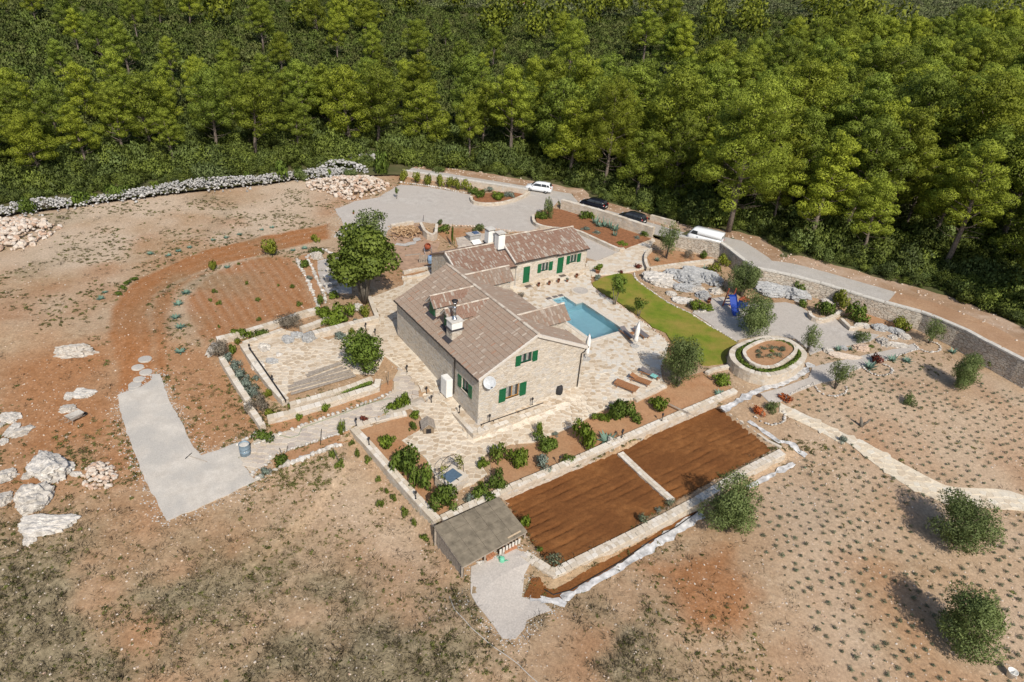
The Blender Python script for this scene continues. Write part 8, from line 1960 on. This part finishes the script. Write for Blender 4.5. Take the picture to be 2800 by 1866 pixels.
pa, pb_ = G(14, 905, 940, .06), G(14, 1030, 928, .06); O = Vector(pa); d_ = pb_ - pa; n_ = Vector((-d_.y, d_.x, 0)).normalized() * .12; o = MB().add([-n_, d_ - n_, d_ + n_, n_, -n_ + Vector((0, 0, .06)), d_ - n_ + Vector((0, 0, .06)), d_ + n_ + Vector((0, 0, .06)), n_ + Vector((0, 0, .06))], [(4, 5, 6, 7), (0, 1, 5, 4), (1, 2, 6, 5), (2, 3, 7, 6), (3, 0, 4, 7)]).build('loose_board', M_grey_w, None, loc=O); tag(o, 'single pale board lying on the yard soil', 'board')
gt = empty('stone_grill', G(14, 1455, 810), YAW); tag(gt, 'grey stone table with a blue cover in the yard behind the annex', 'table'); MB().box((-.8, -.5, 0), (.8, .5, .75)).build('base', M_rock_g, gt); MB().box((-.9, -.6, .75), (.9, .6, .85)).build('slab', M_conc, gt); MB().box((-.1, -.35, .852), (.6, .35, .95)).build('cover', plain('dark_blue_cover', (.07, .11, .2), .6), gt)
wt2 = empty('white_panel', G(14, 1480, 850), YAW); tag(wt2, 'white panel lying beside the grey stone table', 'panel'); m_ = MB(); m_.add([(-.6, -.4, .1), (.6, -.4, .1), (.6, .4, .5), (-.6, .4, .5)], [(0, 1, 2, 3)]); m_.add([(-.6, -.4, .06), (.6, -.4, .06), (.6, .4, .46), (-.6, .4, .46)], [(3, 2, 1, 0)]); m_.build('sheet', M_white, wt2)
YP = xy(GL(14, [(1310, 800), (1560, 760), (1570, 840), (1340, 890)])); yp = tag(sheet('yard_paving', YP, .07, M_path, .8, 0, skirt=.06), kind='structure'); pave(yp, voronoi_slabs(YP, .5, 33), M_flag_grey, 'path_slab', .082, 60, .02, .03)
# stump, tree guards
sp_ = empty('tree_stump', G(9, 1045, 1370)); tag(sp_, 'dead forked tree stump standing in the lavender field', 'stump'); MB().tube([(0, 0, -.1), (-.1, 0, .3), (-.3, .05, .9)], [.2, .15, .06], 8).build('trunk', M_bark2, sp_, True); MB().tube([(0, 0, .1), (.35, 0, .45), (.6, .1, .75)], [.14, .09, .05], 8).build('branch', M_bark2, sp_, True)
wst = xy(GL(9, [(360, 1340), (330, 1330)])) ; o = MB().box((-.2, -.12, 0), (.2, .12, .35)).build('dark_drain_lid', plain('dark_timber', (.08, .05, .035), .8), None, loc=G(6, 1490, 1200), rz=YAW + .4, sc=(1.2, 1.6, .2)); tag(o, 'dark brown board on the walk beside the oval planter', 'board')
brn = [G(6, x, y, .4) for x, y in ((700, 1260), (880, 1345))]
for k in range(4):
    O = brn[0] + Vector((.12 * k, -.12 * k, 0)); o = MB().tube([(0, 0, 0), tuple(brn[1] - brn[0] + Vector((rk.uniform(-.2, .2), rk.uniform(-.2, .2), 0)))], [.035, .02], 5).build('cane', M_grey_w, None, loc=O); tag(o, 'dry cane lying across the red border onto the bed wall', 'cane', 'dry canes on the bed wall')
# the tiny far house and mast on the horizon
fp = GF(0, 1197, 22); fh_ = empty('distant_house', fp); fh_.scale = (.4, .4, .4); tag(fh_, 'tiny pale house far off in the hills at the top', 'house'); MB().box((-4, -3, -1), (4, 3, 6)).build('wall', M_white, fh_); MB().add([(-4.4, -3.4, 6), (4.4, -3.4, 6), (4.4, 3.4, 6), (-4.4, 3.4, 6), (-4.4, 0, 8), (4.4, 0, 8)], [(0, 1, 5, 4), (2, 3, 4, 5), (0, 4, 3), (1, 2, 5)]).build('roof', M_terra, fh_)
for dx in (-2, 1.5): MB().box((dx - .5, -3.03, 2.5), (dx + .5, -3.0, 4)).build('window', mg, fh_)
